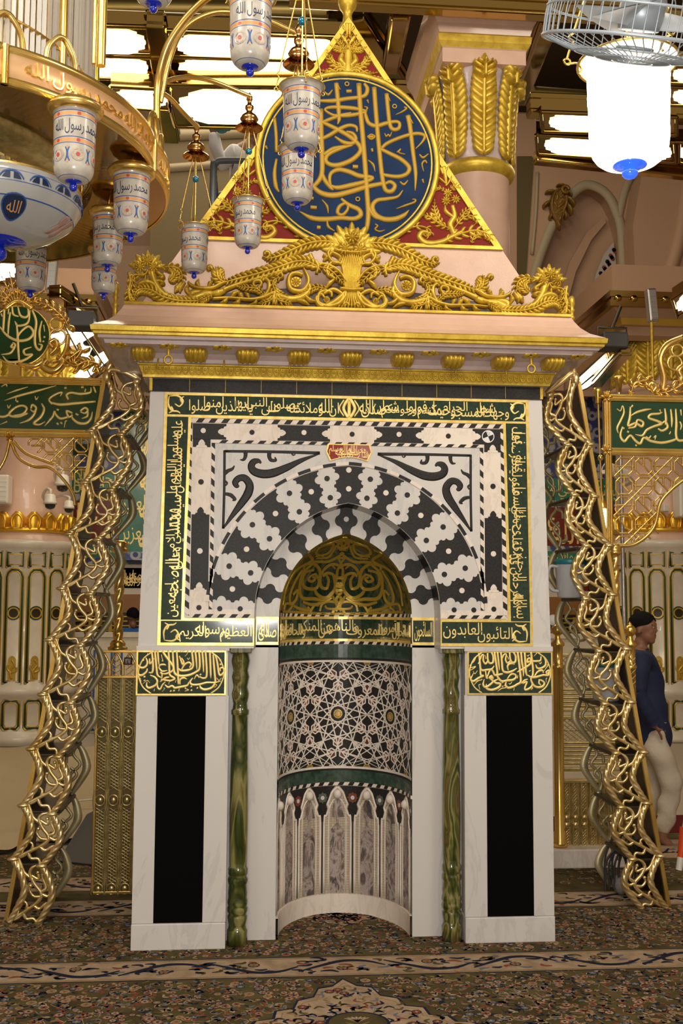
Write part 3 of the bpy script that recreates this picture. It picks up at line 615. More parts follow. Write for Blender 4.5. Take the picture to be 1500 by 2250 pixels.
# star mosaic
p = MB(); ring(p, .812, 1.400, .002, 0); LT_ = .349; HT_ = .302; ZC = 1.106
def seg(mb, a, c, wd, h, mi):
    a, c = Vector(a), Vector(c); d = c-a
    if d.length < 1e-6: return
    d.normalize(); nn = Vector((-d.y, d.x))*wd; a = a-d*wd*.3; c = c+d*wd*.3
    # clip to the field
    q = [a+nn, a-nn, c-nn, c+nn]; q = [(v.x, min(max(v.y, .812), 1.40)) for v in q]
    if max(v[1] for v in q)-min(v[1] for v in q) < 1e-4 or abs(q[0][0]) > HALF*.99 or abs(q[2][0]) > HALF*.99: return
    if abs(area2(q)) < 1e-6: return
    mb.poly([(q, [])], cyl, d=.002, h=h, mi=mi, sl=SLI)
stars = [(i*LT_+(LT_/2 if j % 2 else 0), ZC+j*HT_) for j in (-1, 0, 1) for i in range(-3, 4)]
def rp(c, r, a): return (c[0]+r*cos(a), c[1]+r*sin(a))
for ci, c in enumerate(stars):
    if abs(c[0]) > HALF+.25: continue
    ri = LT_/2
    for k in range(12):
        a = k*pi/6
        seg(p, rp(c, ri, a), rp(c, ri, a+5*pi/6), .0035, .0036+.0002*(k % 2), 1); seg(p, rp(c, ri, a), rp(c, ri, a+pi/2), .0032, .0035+.0002*(k % 3), 1)
        d = Vector(rp(c, ri, a))-Vector(rp(c, ri, a+5*pi/6)); e = Vector(rp(c, ri, a)); d.normalize(); seg(p, e, e+d*.050, .0034, .0038, 1)
        d = Vector(rp(c, ri, a))-Vector(rp(c, ri, a-5*pi/6)); d.normalize(); seg(p, e, e+d*.050, .0034, .0038, 1)
    if abs(c[0]) < HALF and c[1]-.024 < 1.40:
        q = [(x, min(max(z, .812), 1.40)) for x, z in circ(c[0], c[1], .026, 20)]
        if abs(area2(q)) > 1e-5:
            p.poly([(q, [])], cyl, d=.002, h=.0045, mi=3, sl=SLI)
            for k in range(10):
                z = c[1]+.017*sin(k*pi/5); x = c[0]+.017*cos(k*pi/5)
                if .82 < z < 1.395: p.poly([(circ(x, z, .0045, 3), [])], cyl, d=.004, h=.0052, mi=4, sl=SLI)
tri = [(i*LT_+(LT_/2 if j % 2 else 0)+LT_/2, ZC+j*HT_+HT_/3*s, s) for j in (-1, 0, 1) for i in range(-3, 4) for s in (1, -1)]
for x, z, s in tri:
    if abs(x) > HALF-.03 or not .83 < z < 1.385: continue
    for k in range(3):
        a = pi/2*s+k*2*pi/3; c = rp((x, z), .042, a)
        q = [rp(c, .025, a+pi/6+i*pi/3) for i in range(6)]
        if max(abs(v[0]) for v in q) < HALF and all(.815 < v[1] < 1.398 for v in q):
            p.poly([(q, [])], cyl, d=.002, h=.0030, mi=2, sl=SLI)
        for i in range(6): seg(p, rp(c, .029, a+i*pi/3), rp(c, .029, a+(i+1)*pi/3), .0034, .0038, 1)
p.build('star_mosaic', [BK, CM, mat('red_stone', (.13, .028, .018), .35), mat('gilt_mosaic', (.55, .36, .10), .3, .4), GE], nw)
# blind arcade
p = MB(); U = .176; SP = []
for k in range(-4, 5):
    c = k*U; w_ = U/2-.004
    sp = [(c-w_, .50), (c-w_, .60)]
    # black spandrel between arches: centred on the line between units
for k in range(-4, 4):
    c = (k+.5)*U
    if abs(c) > HALF-.02: continue
    p.poly([([(c-.0035, .11), (c+.0035, .11), (c+.0035, .50), (c+.016, .53), (c+.03, .575), (c+.022, .60), (c+.034, .625), (c+.05, .67), (c+.075, .70), (c-.075, .70), (c-.05, .67), (c-.034, .625), (c-.022, .60), (c-.03, .575), (c-.016, .53), (c-.0035, .50)], [])], cyl, h=.002, mi=0, sl=SLI)
    for j in range(8):
        a = j*pi/4; q = rp((c, .637), .021, a); p.poly([(circ(q[0], q[1], .0105, 4), [])], cyl, d=.002, h=.0035, mi=3 if k % 2 else 4, sl=SLI)
    p.poly([(circ(c, .637, .012, 12), [])], cyl, d=.002, h=.0045, mi=2, sl=SLI)
for k in range(-3, 4):
    c = k*U
    if abs(c) > HALF-.05: continue
    p.poly([([(c-.040, .11), (c+.040, .11), (c+.040, .455), (c+.008, .49), (c+.008, .525), (c+.040, .53), (c+.030, .56), (c+.026, .595), (c+.012, .625), (c-.012, .625), (c-.026, .595), (c-.030, .56), (c-.040, .53), (c-.008, .525), (c-.008, .49), (c-.040, .455)], [])], cyl, h=.0025, mi=1, sl=SLI)
    for e in (-1, 1):
        w2 = U/2-.012; q = [(c+e*w2, .11), (c+e*w2, .50), (c+e*(w2-.012), .535), (c+e*(w2-.028), .575), (c+e*(w2-.020), .60), (c+e*(w2-.030), .625), (c+e*(w2-.048), .668), (c, .694)]
        p.stroke(q, .0065, .007, lambda u, v, h: cyl(u, v, h), 5, n=5); q2 = [(c+e*.050, .11), (c+e*.050, .45), (c+e*.046, .56), (c+e*.03, .61), (c, .64)]; p.stroke(q2, .0035, .004, lambda u, v, h: cyl(u, v, h), 5, n=4)
    bq = MB(); ctr = cyl(c, .655, .006); n_ = 20; v = []; f = []
    for i in range(9):
        ph = pi*i/8
        for j in range(n_):
            q = 2*pi*j/n_; rr = .025*(1-.12*abs(sin(q*4))*sin(ph)); v.append((ctr.x+rr*sin(ph)*cos(q), ctr.y+rr*sin(ph)*sin(q), ctr.z+.026*cos(ph)))
    for i in range(8):
        for j in range(n_): f.append((i*n_+j, i*n_+(j+1) % n_, (i+1)*n_+(j+1) % n_, (i+1)*n_+j))
    p.add(v, f, 5, True)
p.build('blind_arcade', [BK, RM, WM, mat('grey_green_stone', (.10, .12, .09), .4), mat('rust_stone', (.20, .05, .025), .4), CM], nw)
# inscription on the curve and on the inner jambs
p = MB(); ring(p, 1.518, 1.660, .007, 0); ring(p, 1.533, 1.645, .0082, 1)
o = p.build('curved_inscription', [GF, GE], MH); q = MB()
q.poly(line('السائحون الآمرون بالمعروف والناهون عن المنكر والحافظون لحدود الله', -HALF*.97, 1.536, HALF*.97, 1.642, True), cyl, d=.008, h=.0105, sl=.05); q.build('lettering', GT, o)
for s in (-1, 1):
    p = MB(); x0, x1 = sorted((s*.357, s*.476)); p.poly([(rect(x0, 1.514, x1, 1.660), [])], F13, h=.005, mi=0); p.poly([(rect(x0+.004, 1.529, x1-.004, 1.645), [])], F13, d=.004, h=.0062, mi=1)
    o = p.build('jamb_inscription', [GF, GE], MH); q = MB(); q.poly(line('صدق الله' if s < 0 else 'السائحون', x0+.012, 1.535, x1-.012, 1.64, True), F13, d=.006, h=.009); q.build('lettering', GT, o)
# semi-dome with arabesque
def dhw(z):
    q = min(max((z-1.675)/.432, 0), 1); pts = ia[:len(ia)//2+1]
    for (x1, z1), (x2, z2) in zip(pts, pts[1:]):
        if z1 <= z <= z2: return -lerp(x1, x2, (z-z1)/(z2-z1+1e-9))
    return 0.002 if z > 2 else .355
v = []; f = []; nv, nu = 22, 36
for i in range(nv+1):
    z = 1.675+.4318*(1-(1-i/nv)**1.6)
    for j in range(nu+1):
        u = -pi/2+pi*j/nu; w_ = dhw(z); v.append((w_*sin(u), .13+NB/NA*w_*cos(u), z))
for i in range(nv):
    for j in range(nu): a = i*(nu+1)+j; f.append((a, a+1, a+nu+2, a+nu+1))
p = MB(); p.add(v, f, 0, True); dm = p.build('semi_dome', GE, MH)
def on_dome(px, py, mir=1, h=0.):
    r = raydir(px, py); lo, hi = None, None
    def g(y):
        t = (y-CY)/r.y; x = CX+t*r.x; z = CZ+t*r.z; w_ = max(dhw(z), .004)
        return (x/w_)**2+((y-.13)/(NB/NA*w_))**2-1 if z < 2.106 else 1
    y0 = .131
    for i in range(60):
        y1 = y0+.008
        if g(y1) > 0: break
        y0 = y1
    for _ in range(18):
        m = (y0+y1)/2
        if g(m) > 0: y1 = m
        else: y0 = m
    t = (y0-CY)/r.y; x, z = CX+t*r.x, CZ+t*r.z; c = Vector((0, .13, 1.78)); pt = Vector((x*mir, y0, z)); return pt+(c-pt).normalized()*(h+.001)
ARB = [([(730, 250), (640, 310), (560, 345), (480, 345), (400, 345)], 14), ([(730, 230), (780, 170), (735, 95), (700, 150), (730, 230)], 12), ([(720, 420), (690, 370), (720, 330), (745, 300)], 10),
 ([(718, 420), (650, 375), (580, 380), (520, 430), (500, 480)], 14), ([(718, 500), (660, 515), (600, 470), (545, 465), (510, 500)], 13), ([(718, 420), (715, 560)], 12), ([(715, 570), (665, 570), (655, 600), (685, 610)], 11), ([(715, 570), (710, 650), (650, 740), (715, 840), (740, 890)], 13),
 ([(620, 490), (640, 600), (590, 690), (520, 720), (450, 680), (420, 620)], 15), ([(545, 480), (570, 540), (550, 620), (500, 610), (480, 560), (480, 440), (420, 370), (330, 380), (310, 430)], 14),
 ([(440, 470), (390, 490), (360, 530), (400, 550), (430, 520), (400, 500)], 12), ([(420, 430), (330, 460), (300, 560), (340, 620), (440, 620), (470, 540), (430, 470)], 14), ([(400, 370), (300, 470), (270, 620), (300, 720), (420, 730), (520, 740), (620, 650)], 15),
 ([(300, 760), (400, 790), (500, 770), (600, 720)], 13), ([(180, 780), (260, 830), (370, 850), (350, 810)], 13), ([(480, 860), (500, 790), (560, 760), (640, 770), (650, 830), (560, 830), (530, 800)], 11), ([(700, 860), (650, 780), (610, 700)], 13),
 ([(200, 690), (250, 640), (230, 740), (180, 780), (170, 700), (220, 560), (300, 430)], 13), ([(100, 800), (130, 640), (200, 480), (280, 400), (400, 330), (360, 260), (430, 220)], 13), ([(430, 290), (560, 260), (620, 170), (560, 170), (480, 200), (440, 260), (520, 290)], 12), ([(650, 170), (620, 230), (560, 300), (440, 310)], 11),
 ([(640, 150), (700, 130), (650, 190)], 10), ([(150, 860), (190, 800), (130, 780), (110, 850)], 10), ([(380, 870), (420, 800), (470, 800)], 11), ([(90, 860), (400, 880), (735, 885)], 12), ([(560, 400), (600, 380), (640, 420)], 8), ([(735, 100), (600, 150), (480, 190)], 9)]
p = MB()
for pts, wd in ARB:
    P2 = cr([(x, y, 0) for x, y in pts], 6)
    for s in (-1, 1):
        q3 = []
        for v in P2:
            px, py = 600+v.x*.21333, 1160+v.y*.21333
            o_ = on_dome(px, py); q3.append(Vector((s*(-abs(o_.x) if o_.x < .02 else o_.x), o_.y, o_.z)))
        # flat ribbon lying on the dome
        vv = []; ff = []; k = len(q3)
        for i, c in enumerate(q3):
            T = (q3[min(i+1, k-1)]-q3[max(i-1, 0)]); nrm = (Vector((0, .13, 1.78))-c).normalized(); sd = T.cross(nrm)
            sd = sd.normalized() if sd.length > 1e-9 else Vector((1, 0, 0)); W = wd*.00078*(.75+.25*sin(pi*i/(k-1)))
            vv += [c-sd*W-nrm*.001, c-sd*W*.8+nrm*.003, c+sd*W*.8+nrm*.003, c+sd*W-nrm*.001]
        for i in range(k-1):
            for j in range(3): ff.append((i*4+j, i*4+4+j, i*4+5+j, i*4+1+j))
        p.add(vv, ff, 0, False)
p.build('arabesque', mat('dome_gilt', (.42, .27, .03), .42, .4), dm)
# ------------------------------------------------------------------ cornice and roof
def uprof(mb, prof, hw, mi=0, yb=1.0, sm=False):
    "sweep (outset, z[, mi]) round left side, front and right side with mitred corners"
    v = []; f = []
    for p in prof:
        o = p[0]; v += [(-(hw+o), yb, p[1]), (-(hw+o), -o, p[1]), (hw+o, -o, p[1]), (hw+o, yb, p[1])]
    o_ = len(mb.v); mb.v += v
    for i in range(len(prof)-1):
        for j in range(3):
            mb.f.append(tuple(o_+q for q in (i*4+j, i*4+j+1, (i+1)*4+j+1, (i+1)*4+j))); mb.m.append(prof[i][2] if len(prof[i]) > 2 else mi); mb.s.append(sm)
HW = 1.05
p = MB(); p.box((-1.046, -.006, 2.832), (1.046, .9, 2.905), 0)
for i in range(10): x = -.84+i*.187; p.box((x-.0008, -.0075, 2.834), (x+.0008, 0, 2.903), 1)
for s in (-1, 1): a, c = sorted((s*1.032, s*1.047)); p.box((a, -.009, 2.835), (c, 0, 2.905), 1)
p.build('black_frieze', [BK, GP], MH)
p = MB(); uprof(p, [(0, 2.90), (.030, 2.903, 1), (.032, 2.915, 1), (.05, 2.958, 1), (.056, 2.962), (.056, 2.972), (.05, 2.978), (.055, 2.995), (.08, 3.018), (.15, 3.030), (.205, 3.034), (.21, 3.052), (.236, 3.055), (.238, 3.068, 1), (.256, 3.070, 1), (.258, 3.082, 1), (.268, 3.086, 1), (.272, 3.108, 1), (.262, 3.115), (.20, 3.15), (.16, 3.19), (.135, 3.23), (.12, 3.262), (.10, 3.263), (-.3, 3.263)], HW)
co = p.build('cornice', [PG, GP], MH); co['label'] = 'mauve cornice edged with gilt mouldings'
p = MB(); uprof(p, [(.2625, 3.1155), (.2005, 3.1505), (.1605, 3.1905), (.1355, 3.2305), (.1205, 3.2625), (-.25, 3.264)], HW, sm=False); o = p.build('roof_slope', PK, MH)
p = MB()
k = 64
for i in range(k):      # egg and dart
    x = lerp(-HW-.03, HW+.03, (i+.5)/k); p.stroke([(x-.013, 2.955), (x-.011, 2.93), (x, 2.918), (x+.011, 2.93), (x+.013, 2.955)], .0035, .005, plane_map(-.045), n=3)
    p.ball((x, -.042, 2.945), .008, n=6, sq=(.9, 1, 1.2))
for x0, x1, y in ((-HW-.05, HW+.05, -.056),): p.tube([(x0, y, 2.965), (x1, y, 2.965)], .006, 6); p.tube([(x0+.02, y+.03, 2.912), (x1-.02, y+.03, 2.912)], .006, 6)
p.build('bead_moulding', GP, co)
def bracket(x):
    p = MB(); n = 40; v = []; m_ = 10; prof = []
    for i in range(m_+1):
        a = -pi*.15+pi*1.15*i/m_; prof.append((-.105-.095*sin(a)*.9, 3.006-.036*cos(a)))
    for j in range(n+1):
        u = j/n; xx = x+(u-.5)*.125; r = (1-abs(2*u-1)**5*.6)*(.86+.14*abs(sin(pi*5*u))**.6)
        for y, z in prof: v.append((xx, -.07+(y+.07)*r, 3.034+(z-3.034)*r))
    f = [(j*(m_+1)+i, (j+1)*(m_+1)+i, (j+1)*(m_+1)+i+1, j*(m_+1)+i+1) for j in range(n) for i in range(m_)]
    p.add(v, f, 0, True); B = lambda u, w_, h: Vector((x+u, -.062-h-(3.03-w_)*.35+.02, w_))
    for k in range(-2, 3): p.stroke([(k*.019, 3.012), (k*.020, 2.995), (k*.022, 2.983-.002*abs(k))], [.010, .011, .005], .012, B, n=5, lob=2)
    return p
fl_mb = lambda c, r, mp, n=5, h=.012, w_=.42: None
def rosette(p, cx, cy, r, mp, n=6, h=.01, mi=0, cen=.34):
    for k in range(n):
        a = 2*pi*k/n; p.stroke([(cx+r*.2*cos(a), cy+r*.2*sin(a)), (cx+r*.62*cos(a), cy+r*.62*sin(a)), (cx+r*cos(a), cy+r*sin(a))], [r*.12, r*1.9/n, r*.5/n*1.6], h, mp, mi, n=3)
    v = []; f = []; m = 10
    for i in range(4):
        t = pi/2*i/3
        for j in range(m): q = 2*pi*j/m; v.append(mp(cx+r*cen*cos(t)*cos(q), cy+r*cen*cos(t)*sin(q), h*.6+h*.9*sin(t)))
    for i in range(3):
        for j in range(m): f.append((i*m+j, i*m+(j+1) % m, (i+1)*m+(j+1) % m, (i+1)*m+j))
    p.add(v, f, mi, True)
BXS = [at(x, 785, -.15).x for x in (307, 427, 541, 655, 768, 884, 996, 1107, 1215)]
BXS = [(BXS[i]-BXS[8-i])/2 for i in range(9)]
for x in BXS: bracket(x).build('bracket', GP, co)
sof = lambda u, w_, h: Vector((u, w_, 3.033-h))
RX = [-1.19]+[(BXS[i]+BXS[i+1])/2 for i in range(8)]+[1.19]
for i, x in enumerate(RX):
    p = MB(); rosette(p, x, -.175, .052, sof, 5, .012)
    if i in (1, 8):
        p.tube([(x, -.175, 3.02), (x, -.175, 2.985)], .007, 8); p.tube([(x+.02*sin(a), -.175, 2.962+.022*cos(a)) for a in [2*pi*j/14 for j in range(14)]], .005, 6, closed=True)
    p.build('rosette', GP, co)
for x in (-1.0, -.66, -.32, -.03, .27, .56, .83):
    p = MB(); p.tube([(x, -.05, 2.995), (x, -.075, 2.985), (x, -.075, 2.955), (x, -.068, 2.945)], .0045, 6); p.build('hook', GP, co)
# ------------------------------------------------------------------ gilded crest, traced on the left half and mirrored
def K5(x, y): p = at(280+x/3, 480+y/3, -.10); return (p.x, p.z)
CM_ = lambda u, v, h: Vector((u, -.10-h, v))
def mirror_strokes(p, data, conv, sc, h, mp, back, mir=True):
    for d in data:
        pts, wd, lob = d[0], d[1], (d[2] if len(d) > 2 else 0); q = [conv(*v) for v in pts]
        W = [v*sc for v in wd] if hasattr(wd, '__len__') else wd*sc
        for s in ((1, -1) if mir else (1,)):
            if lob: p.leafy([(s*x, z) for x, z in q], [v*1.3 for v in W], h, mp, int(lob*1.4)+2, back)
            else: p.stroke([(s*x, z) for x, z in q], [v*1.3 for v in W], h, mp, n=7, back=back)
CREST = [([(1400, 178), (1330, 158), (1250, 160), (1170, 178), (1090, 212), (1010, 250), (940, 268), (905, 262)], [14, 24, 30, 30, 30, 28, 20, 8], 11),
 ([(915, 268), (935, 250), (930, 228), (908, 228), (905, 245)], [8, 10, 12, 12, 9]),
 ([(1250, 320), (1180, 290), (1100, 292), (1010, 322), (920, 352), (820, 380), (720, 405), (640, 425)], [16, 26, 30, 30, 30, 30, 26, 14], 13),
 ([(1260, 330), (1180, 318), (1060, 335), (940, 372), (840, 402), (720, 440), (630, 475)], [8, 8, 9, 9, 10, 12, 14]),
 ([(1240, 280), (1255, 320), (1245, 365)], [8, 10, 8]), ([(1250, 322), (1330, 345), (1390, 400), (1420, 440)], [14, 20, 16, 8], 4), ([(1250, 300), (1320, 310), (1390, 350), (1440, 420)], [8, 10, 10, 6]),
 ([(1290, 500), (1350, 470), (1400, 490), (1420, 520), (1395, 560), (1340, 580), (1290, 575), (1255, 550), (1262, 500), (1300, 480), (1340, 490), (1345, 520)], [8, 12, 12, 12, 14, 14, 14, 12, 12, 10, 10, 6]),
 ([(1440, 460), (1430, 520), (1390, 565), (1330, 582)], [10, 14, 14, 10], 0),
 ([(1160, 330), (1185, 380), (1190, 430), (1150, 480), (1080, 470), (1060, 420), (1075, 375), (1115, 362), (1155, 375)], [6, 10, 12, 14, 14, 14, 12, 12, 12]),
 ([(1190, 420), (1200, 470), (1150, 520), (1060, 530), (980, 500)], [8, 14, 18, 18, 10]), ([(1310, 470), (1240, 460), (1180, 490), (1110, 515)], [12, 18, 16, 8], 5),
 ([(1000, 390), (960, 420), (965, 470), (1000, 500), (1060, 520)], [12, 18, 20, 18, 10], 5), ([(985, 380), (1010, 365), (1020, 390), (1000, 400)], [8, 10, 10, 6]), ([(970, 480), (990, 540), (1050, 560), (1075, 570)], [16, 20, 16, 6], 4), ([(970, 490), (950, 540), (900, 560), (870, 565)], [14, 20, 16, 6], 4), ([(968, 480), (965, 540), (975, 575)], [8, 10, 6]),
 ([(960, 490), (900, 520), (820, 535), (740, 530), (660, 525), (560, 530)], [10, 12, 10, 9, 8, 8]), ([(900, 510), (850, 470), (780, 460), (730, 455)], [12, 18, 16, 8], 5), ([(850, 470), (880, 440), (870, 415), (835, 420), (830, 445), (850, 455)], [8, 10, 11, 11, 10, 6]), ([(900, 520), (930, 470), (930, 420), (905, 400), (890, 415)], [10, 14, 12, 10, 7]),
 ([(760, 530), (745, 505), (720, 485)], [6, 15, 3]), ([(740, 530), (725, 555), (690, 560)], [6, 15, 3]), ([(680, 525), (700, 500), (740, 480)], [6, 14, 3]), ([(660, 525), (640, 550), (610, 558)], [6, 14, 3]), ([(850, 535), (840, 560), (800, 572)], [6, 12, 3]), ([(800, 530), (790, 505), (770, 490)], [6, 12, 3]),
 ([(640, 475), (600, 490), (560, 495), (520, 490)], [14, 20, 14, 12]), ([(560, 495), (500, 500), (440, 520), (420, 505), (440, 485), (520, 485)], [16, 26, 22, 18, 16, 10], 0), ([(555, 510), (500, 540), (470, 555)], [10, 20, 5], 4),
 ([(470, 548), (400, 550), (320, 545), (230, 520), (160, 480), (100, 470), (60, 490), (45, 540)], [20, 26, 26, 28, 28, 24, 20, 10], 13),
 ([(230, 330), (300, 325), (350, 350), (360, 400), (330, 410), (310, 400)], [10, 20, 20, 16, 10, 5], 6), ([(280, 420), (310, 385), (300, 350), (240, 335)], [18, 22, 16, 8], 5), ([(160, 350), (180, 420), (230, 490), (320, 530)], [22, 22, 18, 8]), ([(190, 350), (215, 370), (235, 385), (225, 395), (210, 385)], [10, 10, 12, 12, 6]), ([(170, 420), (215, 415), (235, 430), (215, 440)], [8, 10, 12, 6]), ([(200, 480), (180, 440), (130, 420), (85, 430), (75, 460)], [10, 14, 16, 12, 6]),
 ([(140, 345), (110, 380), (50, 380), (30, 410), (45, 450), (75, 440)], [14, 20, 20, 20, 14, 6], 4), ([(20, 400), (25, 460), (10, 500), (20, 545), (60, 550)], [16, 20, 18, 22, 8], 4), ([(10, 360), (20, 420), (10, 480), (20, 540)], [10, 12, 12, 10]),
 ([(640, 425), (600, 400), (590, 360), (560, 340)], [18, 26, 24, 8], 4), ([(620, 410), (610, 360), (600, 330)], [16, 20, 6], 3), ([(560, 340), (545, 320), (530, 330), (540, 345)], [10, 14, 12, 6]), ([(620, 430), (560, 460), (470, 460), (420, 440), (400, 420)], [12, 12, 10, 9, 7]), ([(530, 460), (545, 430), (565, 415)], [5, 14, 3]), ([(480, 460), (460, 430), (470, 400)], [5, 14, 3]), ([(400, 440), (390, 470), (405, 505)], [5, 15, 3]), ([(360, 420), (330, 460), (310, 490)], [6, 18, 4]), ([(380, 420), (350, 460), (345, 490)], [5, 12, 4]),
 ([(1160, 500), (1200, 540), (1240, 550)], [8, 14, 5]), ([(1110, 540), (1160, 550), (1200, 575)], [6, 14, 4]), ([(1200, 240), (1215, 270), (1240, 290)], [14, 14, 6]), ([(1330, 250), (1350, 230), (1400, 260), (1385, 300)], [10, 12, 12, 6]), ([(1340, 200), (1320, 240), (1350, 290), (1390, 300)], [8, 10, 10, 6]), ([(1290, 240), (1310, 260), (1290, 280)], [8, 14, 5]), ([(1370, 400), (1330, 430), (1310, 460)], [8, 14, 5]), ([(1330, 380), (1360, 400), (1340, 430)], [8, 12, 4]), ([(1460, 580), (1440, 560), (1420, 575), (1435, 585)], [10, 10, 10, 6])]
p = MB(); SCK = .00075
mirror_strokes(p, CREST, K5, SCK, .030, CM_, -.02)
cr_o = p.build('gilded_crest', GP, MH); cr_o['label'] = 'openwork gilded crest of acanthus scrolls'
p = MB(); p.box((-1.172, -.135, 3.258), (1.172, -.07, 3.271)); p.build('crest_rail', GP, cr_o)
p = MB()
for s in (-1, 1):
    for cx, cy, r in ((1110, 418, 40), (1312, 535, 24)):
        q = K5(cx, cy); rosette(p, s*q[0], q[1], r*SCK*.82, lambda u, v, h: CM_(u, v, h+.004), 9, .016, cen=.4)
        p.poly([(circ(q[0]*s, q[1], r*SCK*.9, 16), [])], CM_, d=-.01, h=.004)
for k in range(9): pass
# end bouquets and the middle sheaf
def bouquet(p, cx, cz, r, n=9, spread=2.7, fl=((0, .12, .30), (-.36, -.22, .30), (.36, -.22, .30))):
    for k in range(n):
        a = pi/2+spread*(k/(n-1)-.5); L_ = r*(1.0 if k % 2 == 0 else .85)
        p.stroke([(cx+.2*r*cos(a), cz+.2*r*sin(a)), (cx+.65*L_*cos(a), cz+.65*L_*sin(a)), (cx+L_*cos(a), cz+L_*sin(a))], [r*.06, r*.16, r*.03], .028, CM_, n=6, lob=3, la=.2, back=-.012)
    for fx, fz, fr in fl: rosette(p, cx+fx*r, cz+fz*r+.25*r, fr*r, lambda u, v, h: CM_(u, v, h+.02), 9, .022)
for s in (-1, 1): q = K5(130, 335); bouquet(p, s*q[0], q[1], .098)
cz = K5(1460, 215)[1]; bouquet(p, 0, cz, .155, 13, 3.1, ((0, .18, .24), (-.26, -.22, .24), (.26, -.22, .24)))
for k in range(-6, 7):      # sheaf
    z0, z1, z2, z3 = K5(1460, 590)[1], K5(1460, 470)[1], K5(1460, 330)[1], cz
    t = k/6; p.stroke([(t*.105, z0), (t*.06, lerp(z0, z1, .5)), (t*.040, z1), (t*.046, z2), (t*.082, z3)], [.007, .007, .006, .007, .009], .030-.012*abs(t), CM_, n=6, back=-.012)
for s in (-1, 1):
    p.stroke([(s*.03, z1-.005), (s*.06, z1-.045), (s*.115, z1-.085), (s*.165, z1-.09), (s*.185, z1-.055), (s*.16, z1-.03), (s*.14, z1-.05)], [.012, .016, .016, .014, .012, .010, .006], .028, CM_, n=7, back=-.012)
    p.stroke([(s*.05, z2+.02), (s*.10, z2+.03), (s*.13, z2-.01), (s*.12, z2-.045), (s*.10, z2-.03)], [.008, .010, .010, .009, .005], .024, CM_, n=7, back=-.012)
p.stroke([(-.062, z1), (0, z1-.006), (.062, z1)], .011, .045, CM_, back=-.012); p.stroke([(-.095, cz-.005), (0, cz-.016), (.095, cz-.005)], .009, .048, CM_, back=-.012)
split_build(p, 'flower_sheaf', GP, cr_o, lambda c: 0 if abs(c.x) < .9 else 1 if c.x < 0 else 2)
for s in (-1, 1):      # turned posts at the ends of the roof
    p = MB(); p.lathe([(.001, 0), (.017, 0), (.017, .012), (.012, .02), (.014, .06), (.012, .115), (.018, .12), (.018, .132), (.011, .14), (.012, .16), (.019, .168), (.013, .178), (.014, .19), (.020, .205), (.018, .235), (.008, .25), (.001, .252)], (s*1.245, .10, 3.19), 14); p.build('turned_post', GP, MH)
# ------------------------------------------------------------------ gable
PGD = mat('shaded_gable_plaster', (.20, .17, .19), .5)
GY_ = .16
def G(px, py): q = at(px, py, GY_); return (q.x, q.z)
apx = G(765, 40); bl, brr = G(440, 523), G(1130, 556); gl = ((brr[0]-bl[0])/2); gz = (bl[1]+brr[1])/2; az = apx[1]
slope = gl/(az-gz)
GM = plane_map(GY_); zb = 3.255; wb = slope*(az-zb)
p = MB(); p.poly([([(-wb, zb), (wb, zb), (0, az)], [])], GM, d=-.55, h=0); ga = p.build('gable', PK, MH)
p = MB(); p.poly([([(-1.02, 3.258), (1.02, 3.258), (1.0, 3.33), (.5, 3.40), (0, 3.44), (-.5, 3.40), (-1.0, 3.33)], [])], plane_map(.03), d=-.1, h=0); p.build('gable_shade_panel', PGD, MH)  # dark panel painting in the shade on the gable foot behind the crest
p = MB(); p.lathe([(.001, 0), (.05, 0), (.045, .02), (.028, .05), (.024, .09), (.03, .11), (.045, .13), (.055, .16), (.05, .20), (.03, .23), (.001, .24)], (0, GY_+.05, az-.045), 16); p.build('gable_finial', GP, ga)
p = MB(); ti = .030
p.poly([([(-gl, gz), (gl, gz), (0, az)], [[(-gl+ti*1.75, gz+ti*.62), (gl-ti*1.75, gz+ti*.62), (0, az-ti*1.75)]])], GM, h=.016); p.build('gable_border', GP, ga)
p = MB(); p.poly([([(-gl+.05, gz+.02), (gl-.05, gz+.02), (0, az-.06)], [])], GM, h=.006); p.build('red_field', RD, ga)
DC = G(771, 356); DR = (G(968, 355)[0]-G(575, 355)[0])/2; DC = (0.0, DC[1])
DX = G(771, 356)[0]
p = MB(); p.poly([(circ(0, DC[1], DR-.012, 64), [])], GM, d=.004, h=.021, mi=0); md = p.build('blue_medallion', BU, ga)
p = MB(); p.tube([GM(DR*cos(a)-.0, DC[1]+DR*sin(a), .018) for a in [2*pi*i/72 for i in range(72)]], .017, 8, closed=True)
p.tube([GM((DR-.03)*cos(a), DC[1]+(DR-.03)*sin(a), .019) for a in [2*pi*i/72 for i in range(72)]], .006, 6, closed=True); p.build('medallion_ring', GP, md)
